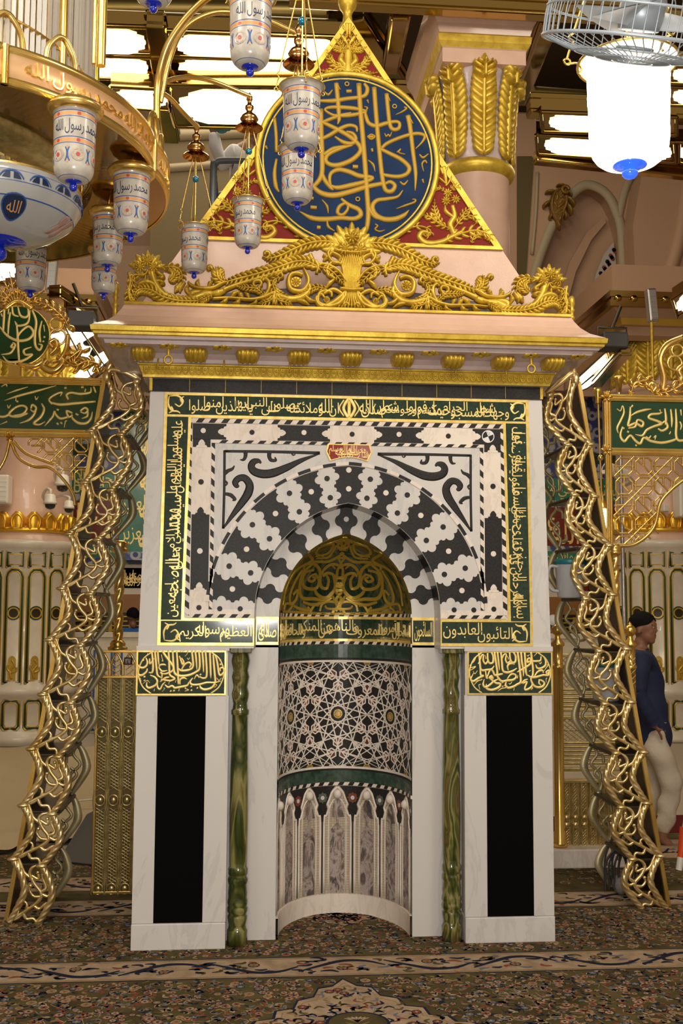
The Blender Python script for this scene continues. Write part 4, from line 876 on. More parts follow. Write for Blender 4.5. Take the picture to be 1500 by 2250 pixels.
DISC = [([(1222, 350), (1240, 450), (1262, 640), (1282, 800), (1278, 940)], [26, 24, 22, 20, 6]), ([(1222, 350), (1262, 415)], [14, 6]), ([(1280, 612), (1335, 555), (1352, 510), (1300, 492), (1220, 505), (1120, 540), (1050, 575), (1015, 610)], [5, 12, 18, 20, 20, 20, 20, 16]), ([(1000, 608), (1080, 648), (1170, 695), (1230, 755), (1215, 805), (1150, 828), (1060, 820), (1000, 800)], [18, 22, 24, 24, 22, 22, 20, 12]),
 ([(958, 130), (970, 300), (985, 480), (1008, 720), (1028, 870), (1050, 935), (1095, 942), (1120, 900), (1085, 870), (1040, 885)], [24, 24, 24, 24, 24, 24, 24, 22, 20, 14]), ([(1035, 880), (900, 908), (760, 950), (640, 975), (540, 955), (480, 900), (462, 850)], [22, 26, 28, 30, 28, 22, 8]), ([(838, 100), (850, 300), (868, 500), (888, 750), (902, 950), (912, 1120), (900, 1230), (870, 1300)], [26, 26, 26, 26, 26, 26, 24, 10]),
 ([(1055, 180), (1066, 300), (1082, 425), (1110, 460), (1150, 450), (1155, 410), (1120, 398), (1050, 412), (975, 432), (918, 412), (895, 360), (885, 310)], [22, 22, 22, 22, 20, 18, 18, 22, 24, 22, 20, 10]), ([(1055, 180), (1085, 240)], [12, 5]), ([(905, 315), (800, 295), (700, 287), (610, 288), (575, 308), (640, 348), (720, 352), (800, 345), (900, 322)], [10, 22, 22, 18, 12, 16, 22, 22, 14]), ([(895, 310), (905, 292), (880, 280)], [8, 10, 5]),
 ([(880, 100), (905, 140), (890, 190), (840, 208), (740, 220), (640, 236), (530, 236)], [14, 22, 22, 20, 22, 24, 16]), ([(662, 98), (672, 200), (680, 300), (684, 380), (672, 420)], [24, 24, 24, 20, 6]), ([(662, 98), (696, 150)], [12, 5]), ([(540, 300), (545, 500), (552, 680), (548, 810), (510, 880), (460, 925)], [26, 26, 26, 26, 24, 14]), ([(548, 790), (575, 860), (620, 915), (640, 935)], [16, 24, 22, 6]),
 ([(520, 390), (600, 425), (690, 470), (780, 525), (845, 590), (845, 640), (780, 700), (680, 738), (610, 732), (580, 700), (600, 655), (690, 610), (790, 582)], [14, 22, 24, 24, 24, 24, 26, 26, 24, 22, 22, 22, 10]), ([(520, 420), (600, 385), (700, 350), (780, 330)], [14, 20, 20, 10]), ([(510, 550), (600, 510), (690, 455), (760, 428), (815, 440), (825, 480)], [16, 22, 22, 20, 18, 8]), ([(650, 515), (720, 560), (790, 568), (815, 530), (790, 490), (740, 475)], [10, 22, 22, 20, 18, 10]), ([(560, 660), (640, 610), (740, 590)], [20, 22, 14]),
 ([(640, 935), (612, 870), (620, 805), (680, 775), (760, 790), (840, 822), (945, 835), (900, 865), (780, 895), (670, 915), (600, 890)], [4, 16, 20, 24, 26, 26, 18, 22, 26, 24, 10]), ([(1182, 935), (1140, 985), (1060, 1002), (980, 1015), (945, 1060), (965, 1120), (1030, 1160), (1120, 1160), (1190, 1130), (1230, 1090)], [6, 14, 20, 22, 24, 26, 28, 28, 22, 5]), ([(910, 1040), (930, 1100), (970, 1145), (1030, 1165)], [14, 22, 22, 12]),
 ([(700, 1000), (760, 1050), (835, 1085), (852, 1130), (800, 1158), (700, 1152), (580, 1162), (470, 1152), (375, 1100)], [14, 24, 26, 26, 24, 24, 28, 26, 6]), ([(745, 1030), (690, 1060), (672, 1110), (710, 1128), (748, 1090), (755, 1050)], [14, 20, 20, 18, 16, 12]), ([(180, 370), (192, 500), (195, 640)], [16, 18, 16]), ([(195, 690), (180, 800), (190, 900), (215, 950)], [12, 20, 22, 8]), ([(590, 1165), (600, 1220), (650, 1255)], [8, 16, 6]), ([(400, 900), (340, 960), (260, 990)], [14, 22, 10]), ([(300, 500), (400, 560), (500, 555)], [10, 24, 12]),
 ([(905, 517), (935, 500), (962, 517), (935, 538), (905, 517)], [8, 10, 10, 10, 8]), ([(915, 518), (952, 518)], [16, 16]), ([(790, 750), (832, 752)], [20, 20]), ([(740, 162), (782, 160)], [18, 18]), ([(460, 1068), (510, 1072)], [20, 20]), ([(445, 995), (485, 1000)], [18, 18]), ([(510, 1225), (540, 1227)], [20, 20]), ([(912, 700), (950, 735), (966, 790)], [6, 14, 4]), ([(552, 1010), (590, 1060), (600, 1118)], [6, 14, 5]), ([(1130, 1080), (1200, 1055), (1270, 1030), (1280, 1010), (1255, 1005)], [4, 12, 12, 10, 6]), ([(965, 1200), (985, 1215), (965, 1240), (1000, 1258), (1042, 1245)], [8, 10, 10, 10, 4]), ([(1135, 640), (1165, 615), (1150, 640), (1200, 655)], [8, 10, 8, 6]), ([(1040, 490), (1052, 515), (1068, 500), (1080, 515), (1096, 480)], [6, 9, 9, 9, 5]), ([(570, 165), (600, 188), (632, 150)], [8, 14, 6]), ([(1160, 868), (1190, 890), (1222, 858)], [8, 14, 6]), ([(1312, 655), (1340, 680), (1382, 650)], [8, 14, 6]), ([(1345, 790), (1332, 730), (1355, 705), (1370, 725)], [4, 10, 12, 8]), ([(1125, 345), (1180, 320), (1210, 295), (1190, 285)], [4, 10, 12, 8]), ([(905, 230), (915, 255)], [12, 5]), ([(1335, 850), (1345, 880)], [12, 6]), ([(940, 610), (945, 635)], [14, 10]), ([(110, 590), (125, 615)], [14, 6])]
p = MB()
for pts, wd in DISC:
    q = [G(560+x*.28, 160+y*.28) for x, y in pts]; p.stroke([(x-DX, z) for x, z in q], [c*.00056 for c in wd], .010, lambda u, v, h: GM(u, v, .021+h), n=6)
for x, y in ((745, 105), (1117, 280), (830, 1005)):
    q = G(560+x*.28, 160+y*.28); p.tube([GM(q[0]-DX+.011*cos(a), q[1]+.011*sin(a), .024) for a in [2*pi*i/12 for i in range(12)]], .004, 6, closed=True)
p.build('lettering', mat('calligraphy_gilt', (.46, .28, .025), .5, .25), md)
# floral reliefs in the three corners
RM_ = lambda u, v, h: GM(u, v, .006+h)
FR = [([(160, 1140), (210, 1090), (270, 1070), (320, 1085), (325, 1110), (300, 1115), (290, 1095)], [6, 16, 18, 16, 14, 10, 5], 4), ([(325, 1100), (290, 1095), (275, 1120), (310, 1148), (380, 1142), (440, 1110), (480, 1090)], [5, 12, 15, 16, 15, 13, 8]), ([(400, 1135), (470, 1105), (540, 1090), (600, 1110), (605, 1135), (585, 1130)], [14, 24, 24, 20, 12, 5], 6), ([(520, 1150), (530, 1120), (560, 1110), (580, 1090)], [6, 16, 14, 6], 3), ([(440, 1110), (420, 1060), (440, 1020), (430, 970)], [14, 16, 14, 10]), ([(430, 1090), (470, 1040), (510, 1020), (545, 1040), (535, 1060)], [8, 16, 18, 14, 5], 4), ([(460, 1040), (490, 1000), (530, 985)], [8, 16, 5], 3), ([(420, 1080), (370, 1060), (320, 1025), (295, 1020)], [8, 18, 18, 5], 4), ([(390, 1070), (350, 1010), (345, 950)], [10, 20, 5], 4), ([(440, 1030), (400, 1000), (395, 970)], [8, 12, 4]), ([(400, 880), (398, 840), (388, 790)], [5, 10, 14]), ([(385, 825), (375, 800), (370, 790)], [6, 9, 3]), ([(392, 825), (402, 800), (408, 790)], [6, 9, 3]), ([(400, 870), (375, 850), (360, 835)], [4, 8, 3]), ([(400, 880), (420, 850), (425, 830)], [4, 8, 3]), ([(390, 900), (360, 890), (340, 910)], [8, 12, 4], 2), ([(430, 900), (455, 880), (465, 895)], [8, 12, 4], 2), ([(420, 890), (440, 875), (430, 860)], [8, 12, 4], 2)]
def K3(x, y): q = G(800+x/2.1429, y/2.1429); return (q[0]-DX, q[1])
p = MB(); mirror_strokes(p, FR, K3, .00085, .018, RM_, 0)
for s in (-1, 1):
    for x, y in ((408, 912), (400, 950), (445, 942)): q = K3(x, y); rosette(p, s*q[0], q[1], .028, RM_, 9, .014)
KT = lambda x, y: (G(350+x/3, y/3)[0]-G(768, 120)[0], G(350+x/3, y/3)[1])
FT = [([(1255, 510), (1240, 470), (1200, 450), (1130, 478), (1070, 470)], [8, 18, 22, 18, 6], 5), ([(1230, 460), (1150, 500), (1060, 515), (990, 510)], [10, 20, 20, 5], 6), ([(1240, 440), (1205, 400), (1215, 360)], [14, 18, 10]), ([(1225, 450), (1160, 430), (1130, 390), (1115, 345)], [10, 20, 20, 5], 4), ([(1225, 340), (1180, 330), (1140, 310)], [12, 18, 5], 3), ([(1230, 330), (1200, 290), (1170, 270)], [12, 16, 5], 3), ([(1250, 500), (1250, 380), (1250, 300)], [26, 20, 12]), ([(1250, 320), (1235, 260), (1240, 230)], [8, 16, 5], 2), ([(1250, 300), (1215, 250), (1195, 230)], [8, 12, 4]), ([(1246, 240), (1246, 200), (1246, 165)], [5, 12, 16]), ([(1238, 215), (1222, 190), (1225, 170)], [8, 12, 3])]
mirror_strokes(p, FT, KT, .00074, .018, RM_, 0)
for x, y in ((1250, 330), (1215, 340), (1285, 340)): q = KT(x, y); rosette(p, q[0], q[1], .022, RM_, 8, .014)
split_build(p, 'floral_relief', GP, ga, lambda c: 0 if c.z > 4.5 else 1 if c.x < 0 else 2)
# the survey target stuck on the frame
T0 = at(1072, 959, -.003); tg = MB(); TM = plane_map(-.0022); r = .034
tg.poly([(circ(T0.x, T0.z, r, 32), [])], TM, d=-.0012, h=.0006, mi=0)
for a0 in (radians(112), radians(292)):
    tg.poly([([(T0.x, T0.z)]+[(T0.x+r*.86*cos(a0+pi/2*i/10), T0.z+r*.86*sin(a0+pi/2*i/10)) for i in range(11)], [])], TM, h=.001, mi=1)
for t, x, z in (('D', -.006, .017), ('6', .006, .015), ('4', .001, .006)):
    ps, wd = word(t); tg.poly(tf(ps, lambda a, c: (T0.x+x+a*.011, T0.z+z+c*.011)), TM, h=.001, mi=1)
o = tg.build('survey_target', [mat('sticker_white', (.72, .72, .74), .5), BK]); tag(o, 'round black and white quartered target sticker on corner of the arch frame', 'sticker')
# ------------------------------------------------------------------ floor and carpets
p = MB(); p.box((-9, -7, -.12), (9, 10.6, -.006)); p.build('floor', GR, kind='structure')
CF = mat('carpet_olive', (.10, .085, .03), .95, spec=.1, bump=(260, .6, .003)); vary(CF, 5, (.058, .044, .018), (.105, .084, .034))
CCR = mat('carpet_cream', (.36, .26, .17), .95, spec=.1); vary(CCR, 12, (.27, .19, .12), (.40, .29, .19)); CN = mat('carpet_navy', (.014, .018, .035), .95, spec=.1); CRU = mat('carpet_rust', (.22, .06, .035), .95, spec=.1); CSL = mat('carpet_slate', (.13, .14, .16), .95, spec=.1); CTN = mat('carpet_tan', (.25, .16, .07), .95, spec=.1); CRD = mat('carpet_red', (.10, .012, .012), .95, spec=.1)
CPM = [CF, CCR, CN, CRU, CSL, CTN, CRD]
def disc_(p, x, y, r, z, mi, n=6, sq=1., a0=0.): p.add([(x+r*cos(a0+2*pi*i/n), y+r*sq*sin(a0+2*pi*i/n), z) for i in range(n)], [tuple(range(n))], mi)
def rib(p, pts, wd, z, mi):
    P = cr([(a, b, 0) for a, b in pts], 5); k = len(P); v = []
    for i, c in enumerate(P):
        T = (P[min(i+1, k-1)]-P[max(i-1, 0)]).normalized(); W = wd*(.35+.65*sin(pi*(i+.3)/(k-.4))); v += [(c.x-T.y*W, c.y+T.x*W, z), (c.x+T.y*W, c.y-T.x*W, z)]
    p.add(v, [(2*i, 2*i+1, 2*i+3, 2*i+2) for i in range(k-1)], mi)
def flower_c(p, x, y, r, z, cols, rng):
    n = rng.choice((5, 6, 7)); a0 = rng.random()*6
    disc_(p, x, y, r*1.12, z, cols[0], n*2, 1, a0)
    for k in range(n): disc_(p, x+r*.62*cos(a0+2*pi*k/n), y+r*.62*sin(a0+2*pi*k/n), r*.34, z+.0003, cols[1], 6, 1, a0)
    disc_(p, x, y, r*.36, z+.0006, cols[2], 6)
def field(p, x0, x1, y0, y1, dens, z, rng, skip=None):
    n = int((x1-x0)*(y1-y0)*dens); st = 1/sqrt(dens); nx = max(1, int((x1-x0)/st)); ny = max(1, int((y1-y0)/st))
    for i in range(nx):
        for j in range(ny):
            x = x0+(i+.5+rng.uniform(-.35, .35))*(x1-x0)/nx; y = y0+(j+.5+rng.uniform(-.35, .35))*(y1-y0)/ny
            if skip and skip(x, y): continue
            q = rng.random(); a = rng.random()*2*pi
            if q < .26: flower_c(p, x, y, rng.uniform(.013, .022), z+.0006, rng.choice(((2, 1, 3), (1, 3, 2), (2, 4, 1), (1, 5, 3), (3, 1, 2), (2, 5, 1))), rng)
            elif q < .62:
                d = rng.uniform(.03, .055); pts = [(x, y), (x+d*cos(a), y+d*sin(a)), (x+d*1.5*cos(a+.7), y+d*1.5*sin(a+.7)), (x+d*1.3*cos(a+1.3), y+d*1.3*sin(a+1.3))]
                rib(p, pts, .0026, z+.0004, rng.choice((1, 2, 5, 1)))
                for e in (1, 2): X, Y = pts[e]; rib(p, [(X, Y), (X+.014*cos(a+2*e), Y+.014*sin(a+2*e)), (X+.026*cos(a+2.3*e), Y+.026*sin(a+2.3*e))], .0065, z+.0005, rng.choice((2, 3, 4, 1)))
            else:
                c = rng.choice((1, 3, 4, 5, 2, 2)); rib(p, [(x, y), (x+.014*cos(a), y+.014*sin(a)), (x+.03*cos(a+.4), y+.03*sin(a+.4))], .0075, z+.0005, c)
                rib(p, [(x, y), (x+.012*cos(a+2), y+.012*sin(a+2)), (x+.024*cos(a+2.3), y+.024*sin(a+2.3))], .006, z+.0005, rng.choice((1, 2, 3)))
def border(p, x0, x1, y0, y1, z, rng):
    p.add([(x0, y0, z), (x1, y0, z), (x1, y1, z), (x0, y1, z)], [(0, 1, 2, 3)], 1); w_ = y1-y0
    for y, c in ((y0, 2), (y1-.012, 2), (y0+.02, 5), (y1-.03, 5)): p.add([(x0, y, z+.0004), (x1, y, z+.0004), (x1, y+.010, z+.0004), (x0, y+.010, z+.0004)], [(0, 1, 2, 3)], c)
    x = x0; k = 0; ym = (y0+y1)/2; A = w_*.24
    while x < x1-.2:
        g = 1 if k % 2 else -1
        rib(p, [(x, ym-g*A), (x+.12, ym+g*A*.2), (x+.22, ym+g*A), (x+.33, ym+g*A*.9), (x+.42, ym)], .016, z+.0008, 2)
        for i in range(20):
            a = rng.random()*6; X = x+rng.uniform(0, .42); Y = ym+rng.uniform(-1, 1)*w_*.30; d = rng.uniform(.025, .055)
            rib(p, [(X, Y), (X+d*cos(a), Y+d*.6*sin(a)), (X+d*1.7*cos(a+.5), Y+d*.9*sin(a+.5))], .0115, z+.0006, rng.choice((2, 2, 2, 4, 3, 0)))
        flower_c(p, x+.21, ym-g*A*.5, .026, z+.001, (2, 5, 3), rng); x += .42; k += 1
def med(sc):   # lobed medallion outline, quarter mirrored
    q = [(1, 0), (.90, .10), (.78, .12), (.74, .22), (.60, .25), (.58, .38), (.44, .42), (.40, .56), (.27, .62), (.22, .78), (.10, .82), (0, .96)]
    full = q+[(-a, b) for a, b in q[-2::-1]]+[(-a, -b) for a, b in q[1:]]+[(a, -b) for a, b in q[-2:0:-1]]; return [(a*sc, b*sc) for a, b in full]
def medallion(p, cx, cy, sx, sy, z, rng):
    FM = lambda u, v, h: Vector((u, v, z+h))
    for s_, c, h in ((1.0, 2, .0008), (.965, 1, .0012), (.90, 5, .0015), (.885, 1, .0018)): p.poly([([(cx+a*sx, cy+b*sy) for a, b in med(s_)], [])], FM, d=0, h=h, mi=c)
    for i in range(900):
        mx_, my_ = rng.uniform(-.9, .9), rng.uniform(-.9, .9)
        if not inside((mx_, my_), med(.87)): continue
        x, y = cx+sx*mx_, cy+sy*my_; b = rng.random()*6; d = .03
        rib(p, [(x, y), (x+d*cos(b), y+d*sin(b)), (x+d*1.6*cos(b+.7), y+d*1.6*sin(b+.7))], .007, z+.0022, rng.choice((2, 2, 3, 0, 4, 5)))
        if i % 14 == 0: flower_c(p, x, y, .02, z+.0024, (2, 3, 1), rng)
rg = random.Random(5)
p = MB(); p.box((-3.2, -3.2, -.006), (3.4, 1.06, 0), 0)
MC = fl(782, 2268); msk = lambda x, y: abs((x-MC.x)/.57)+abs((y-MC.y)/.70) < .95
field(p, -2.1, 2.2, -1.5, -.46, 700, 0, rg, msk); field(p, -2.2, 2.4, -.13, .60, 640, 0, rg)
border(p, -3.2, 3.4, -.44, -.15, .0003, rg); border(p, -2.6, -1.05, .62, .95, .0003, rg); border(p, 1.05, 2.9, .62, .95, .0003, rg)
medallion(p, MC.x, MC.y, .56, .66, .0003, rg); ov = fl(786, 2250); disc_(p, ov.x, ov.y, .135, .0030, 2, 28, .95); disc_(p, ov.x, ov.y, .122, .0034, 0, 28, .95); MC = ov
for k in range(7): a = pi*.5+(k-3)*.35; rib(p, [(MC.x, MC.y+.01), (MC.x+.03*cos(a), MC.y+.03+.02*sin(a)), (MC.x+.06*cos(a), MC.y+.04+.03*sin(a))], .006, .0038, 1)
for s in (-1, 1): rib(p, [(MC.x-s*.055, MC.y-.05), (MC.x, MC.y-.025), (MC.x+s*.05, MC.y+.01)], .005, .0038, 5)
medallion(p, .02, .62, .40, .30, .0003, rg)
o = p.build('patterned_carpet', CPM); tag(o, 'olive patterned carpet with cream floral border lying before and inside the niche', 'carpet')
p = MB(); p.box((1.2, 1.07, -.006), (7, 2.55, -.001), 0); border(p, 1.25, 5.2, 1.75, 2.35, -.0007, rg); field(p, 1.5, 3.2, 1.1, 1.72, 300, -.001, rg)
o = p.build('patterned_carpet', CPM); tag(o, 'dark patterned carpet under the standing man behind the fence', 'carpet')
p = MB(); p.box((1.2, 2.58, -.006), (8, 3.25, 0), 6); o = p.build('red_carpet', CPM); tag(o, 'plain dark red carpet strip behind the standing man', 'carpet')
p = MB(); p.box((-4, 1.07, -.006), (-.8, 2.2, -.001), 0); border(p, -3.4, -.9, 1.15, 1.5, -.0007, rg); field(p, -3.2, -1, 1.5, 2.15, 260, -.001, rg)
o = p.build('patterned_carpet', CPM); tag(o, 'dark patterned carpet behind the brass grille left of the niche', 'carpet')
# beige sheet spread on the floor behind the left rack
p = MB(); v = []; f = []; nx, ny = 44, 34; rr = random.Random(3)
for j in range(ny+1):
    for i in range(nx+1):
        a, b = i/nx, j/ny; c0 = fl(-150+a*372, 1905-a*62); y = lerp(c0.y, 7.6, b**1.5); x = lerp(c0.x, fl(-150+a*372, 1640).x, b**1.5)
        v.append((x, y, .012+.045*abs(sin(3.1*b*5+a*4))*abs(sin(a*7+b*3))+.02*sin(b*21+a*2)**2+rr.uniform(0, .006)))
for j in range(ny):
    for i in range(nx): q = j*(nx+1)+i; f.append((q, q+1, q+nx+2, q+nx+1))
p.add(v, f, 0, True); o = p.build('beige_sheet', TARP); tag(o, 'wrinkled beige sheet spread over the floor behind the left brass rack', 'sheet')
p = MB(); P_ = [fl(40, 1795).lerp(fl(222, 1783), t) for t in (0, .3, .6, 1)]; p.tube([q+Vector((0, 0, .075+.01*i % 2)) for i, q in enumerate(P_)], .008, 6)
o = p.build('rope', WH); tag(o, 'thin pale rope lying across the beige sheet', 'rope')
p = MB(); q0, q1, q2, q3 = fl(128, 1895), fl(220, 1905), fl(228, 1800), fl(190, 1818)
p.add([q0+Vector((0, 0, .012)), q1+Vector((0, 0, .012)), q2+Vector((.0, 0, .11)), q3+Vector((0, 0, .10)), q0, q1, q2, q3], [(0, 1, 2, 3), (0, 1, 5, 4), (1, 2, 6, 5), (2, 3, 7, 6), (3, 0, 4, 7)], 0); o = p.build('dark_cloth', DG); tag(o, 'folded dark grey cloth on the edge of the beige sheet', 'cloth')
# ------------------------------------------------------------------ brass racks leaning on both sides of the niche
LO = [(235, 830), (200, 947), (187, 1060), (152, 1173), (135, 1293), (108, 1406), (93, 1526), (68, 1646), (50, 1770), (28, 1888), (20, 2026)]
LI = [(297, 842), (266, 955), (245, 1077), (215, 1186), (198, 1305), (176, 1419), (155, 1545), (128, 1663), (114, 1789), (91, 1903), (80, 2034)]
LBK = [(330, 870), (306, 985), (286, 1080), (252, 1185), (238, 1297), (211, 1410), (198, 1524), (176, 1632), (163, 1745), (136, 1859), (122, 1975)]
RO = [(1264, 838), (1297, 977), (1306, 1091), (1339, 1199), (1346, 1307), (1377, 1426), (1387, 1543), (1415, 1653), (1422, 1765), (1452, 1881), (1464, 1996)]
RI = [(1211, 872), (1247, 978), (1262, 1088), (1289, 1200), (1287, 1316), (1317, 1431), (1329, 1547), (1354, 1655), (1365, 1774), (1390, 1888), (1411, 1998)]
RBK = [(1180, 880), (1196, 990), (1208, 1095), (1222, 1205), (1236, 1315), (1263, 1422), (1274, 1529), (1297, 1634), (1312, 1740), (1333, 1850), (1340, 1952)]
BRANCH = [([(1.0, -.03), (.62, .06), (.36, .20), (.40, .36), (.62, .50), (.52, .66), (.26, .82), (.02, 1.0)], [.8, 1.1, 1.2, 1.2, 1.3, 1.2, 1.1, .8]), ([(.38, .28), (.18, .20), (.24, .02), (.16, -.08)], [1.1, .9, .8, .5]), ([(.60, .47), (.80, .38), (.78, .22), (.90, .12)], [1.2, 1.0, .9, .6]), ([(.58, .55), (.36, .56), (.20, .48), (.24, .40)], [1.1, .9, .8, .9]), ([(.46, .70), (.70, .74), (.84, .64), (.98, .62)], [1.2, 1.0, .8, .7]), ([(.30, .80), (.22, .70), (.06, .66)], [1.0, .8, .6]), ([(.62, .50), (.84, .52), (.98, .42)], [1.0, .9, .7]), ([(.40, .22), (.62, .26), (.70, .14)], [1.0, .8, .6]), ([(.06, .96), (.20, .92), (.30, .80)], [.9, 1.0, 1.0]), ([(.26, .84), (.50, .92), (.72, .90), (.96, 1.02)], [1.1, 1.0, .9, .8])]
def rack(name, label, LO, LI, LB, YF, YB, g, bar):
    root = thing(name, (at(*LO[-1], YF).x, YF, 0), label, 'rack', 'brass racks beside the niche'); DX_ = 29*g
    def arc(A, B, Y, d, n=6): return cr([at(A[0], A[1], Y), at(lerp(A[0], B[0], .22)+d*.62, lerp(A[1], B[1], .2), Y), at(lerp(A[0], B[0], .5)+d, lerp(A[1], B[1], .5), Y), at(lerp(A[0], B[0], .8)+d*.5, lerp(A[1], B[1], .8), Y), at(B[0], B[1], Y)], n)
    for nm, NN in (('rope_rail', LO), ('rope_rail', LI)):
        p = MB()
        for i in range(10):
            p.rope(arc(NN[i], NN[i+1], YF, DX_, 20), .0205, 9.0*g, 4, .27, 20, taper=lambda t: .82+.18*sin(pi*t))
        for i in range(1, 10): p.ball(at(NN[i][0], NN[i][1], YF-.004), .021, n=10, sq=(1.5, .9, .62))
        p.build(nm, BL, root)
    p = MB()
    for i in range(10):
        A, B, C, D = LO[i], LO[i+1], LI[i], LI[i+1]
        for pts, wd in BRANCH:
            P3 = []
            for s_, t in pts:
                if i == 9 and t > .97: t = .97
                dx = DX_*sin(pi*min(max(t, 0), 1)); a = (lerp(A[0], B[0], t)+dx, lerp(A[1], B[1], t)); c = (lerp(C[0], D[0], t)+dx, lerp(C[1], D[1], t)); P3.append(at(lerp(a[0], c[0], s_), lerp(a[1], c[1], s_), YF+.004))
            P3 = cr(P3, 4); R = [(.0088*(wd[min(int(j/(len(P3)-1)*(len(wd)-1)), len(wd)-1)])) for j in range(len(P3))]; p.tube(P3, R, 7)
            p.ball(P3[-1], .0105, n=7)
    p.build('branch_work', BL, root)
    # slanted outer panel with its bright edge
    t0, b0 = at(*bar[0], YF), at(*bar[1], YF); b0.z = max(b0.z, .003); W = .022
    p = MB(); q = [t0, b0, b0+Vector((g*W, 0, 0)), t0+Vector((g*W, 0, 0))]; p.add(q+[v+Vector((0, .02, 0)) for v in q], [(0, 1, 2, 3), (7, 6, 5, 4), (0, 4, 5, 1), (1, 5, 6, 2), (2, 6, 7, 3), (3, 7, 4, 0)]); p.build('edge_bar', BR, root)
    p = MB(); q = [t0+Vector((g*.004, .02, 0)), b0+Vector((g*.004, .02, 0)), b0+Vector((g*.016, .02, 0)), t0+Vector((g*.016, .02, 0))]; d = Vector((0, YB-YF-.02, 0)); p.add(q+[v+d for v in q], [(0, 1, 2, 3), (7, 6, 5, 4), (0, 4, 5, 1), (1, 5, 6, 2), (2, 6, 7, 3), (3, 7, 4, 0)]); p.build('side_panel', RIBBED, root)
    for i in range(1, 10):
        a, c = at(*LO[i], YF), at(*LI[i], YF); e = at(*LB[i], YB); x0, x1 = sorted((a.x, max(c.x, e.x) if g > 0 else min(c.x, e.x))); z = (a.z+c.z)/2-.012
        p = MB(); p.bbox((x0, YF+.012, z-.010), (x1, YB, z+.004), .003); p.tube([(x1 if g > 0 else x0, YF+.02, z-.003), (x1 if g > 0 else x0, YB, z-.003)], .012, 8); p.build('shelf', DB, root)
    # fretted rear plates
    p = MB()
    for i in range(10):
        A = arc(LB[i], LB[i+1], YB, 30*g); v = []; f = []
        for k, c in enumerate(A):
            w_ = .050*(.62+.38*sin(pi*k/(len(A)-1))); v += [c, c+Vector((-g*w_, 0, 0)), c+Vector((-g*w_, .008, 0)), c+Vector((0, .008, 0))]
        for k in range(len(A)-1):
            for j in range(4): f.append((k*4+j, k*4+4+j, k*4+4+(j+1) % 4, k*4+(j+1) % 4))
        p.add(v, f, 0, True)
        a, b = at(*LB[i], YB), at(*LB[i+1], YB)
        for S_ in ([(-.005, .04), (.045, .22), (.02, .42), (.065, .60), (.05, .74)], [(0, .96), (.045, .80), (.03, .62), (.075, .48)], [(.045, .22), (.085, .26), (.10, .40)], [(.03, .86), (.075, .84), (.10, .72)]):
            p.tube(cr([a.lerp(b, t)+Vector((g*(.030*sin(pi*t)*2.2-.03)-g*s_*1.0, .004, 0)) for s_, t in S_], 5), .010, 7)
    p.build('rear_fret', BD, root)
    p = MB(); a, c = at(*LO[0], YF), at(*LI[0], YF)
    for dz in (0, .03): p.tube(cr([a+Vector((g*.0, 0, -.005)), a+Vector((g*.02, -.01, .045+dz)), a.lerp(c, .6)+Vector((0, -.012, .05+dz)), c+Vector((g*.03, 0, .02))], 6), .016, 8)
    p.ball(a+Vector((0, -.005, .01)), .024, sq=(1, 1, 1.6)); p.ball(c+Vector((g*.01, -.005, .01)), .022, sq=(1.2, 1, 1)); p.build('top_clasp', BL, root)
    return root
RIBBED = mat('ribbed_bronze', (.06, .045, .025), .35, .6)
rack('brass_rack', 'brass rack of twisted ropes and branches leaning left of the niche', LO, LI, LBK, .50, 1.02, 1, ((229, 806), (8, 2022)))
rack('brass_rack', 'brass rack of twisted ropes and branches leaning right of the niche, holding a jug', RO, RI, RBK, .57, 1.03, -1, ((1276, 838), (1474, 1992)))
# jug on the right rack
jz = (at(*RO[4], .57).z+at(*RI[4], .57).z)/2-.006; jp = at(1250, 1280, .82)
jp = Vector((jp.x, .80, jz)); jg = thing('water_jug', jp, 'translucent plastic jug with teal lid standing in the right brass rack', 'jug')
def jug(root, lidh=.215):
    p = MB(); p.lathe([(.001, 0), (.072, 0), (.078, .01), (.090, .20), (.093, .205)], n=28); p.build('body', TR, root).matrix_parent_inverse = Matrix()
    p = MB(); p.lathe([(.095, .203), (.099, .208), (.099, .232), (.085, .238), (.001, .24)], n=28); p.build('lid', TE, root).matrix_parent_inverse = Matrix()
    p = MB(); p.tube(cr([(-.085, -.02, .19), (-.135, -.03, .185), (-.150, -.03, .10), (-.125, -.025, .05), (-.080, -.02, .04)], 6), .010, 8); p.build('handle', TR, root).matrix_parent_inverse = Matrix()
jug(jg)
# dark cables and a pale bag at the foot of the right rack
p = MB(); rr = random.Random(9)
b0 = at(1352, 1885, .95)
for k in range(7):
    b = Vector((b0.x+rr.uniform(-.05, .05), .93+rr.uniform(-.1, .06), .02+rr.uniform(0, .04))); p.tube(cr([b+Vector((-.06, 0, 0)), b+Vector((-.05, .01, .16)), b+Vector((.02, 0, .24+.04*k % .1)), b+Vector((.07, -.01, .14)), b+Vector((.05, 0, .0))], 5), .006, 6)
o = p.build('cable_bundle', DG); tag(o, 'tangle of dark cables at the foot of the right brass rack', 'cables')
p = MB(); bp = fl(1392, 1992); p.ball((1.735, .86, .06), .06, n=16, sq=(.8, 1.1, 1)); o = p.build('plastic_bag', mat('grey_bag', (.22, .21, .20), .4)); tag(o, 'pale round bag on the carpet under the right brass rack', 'bag')
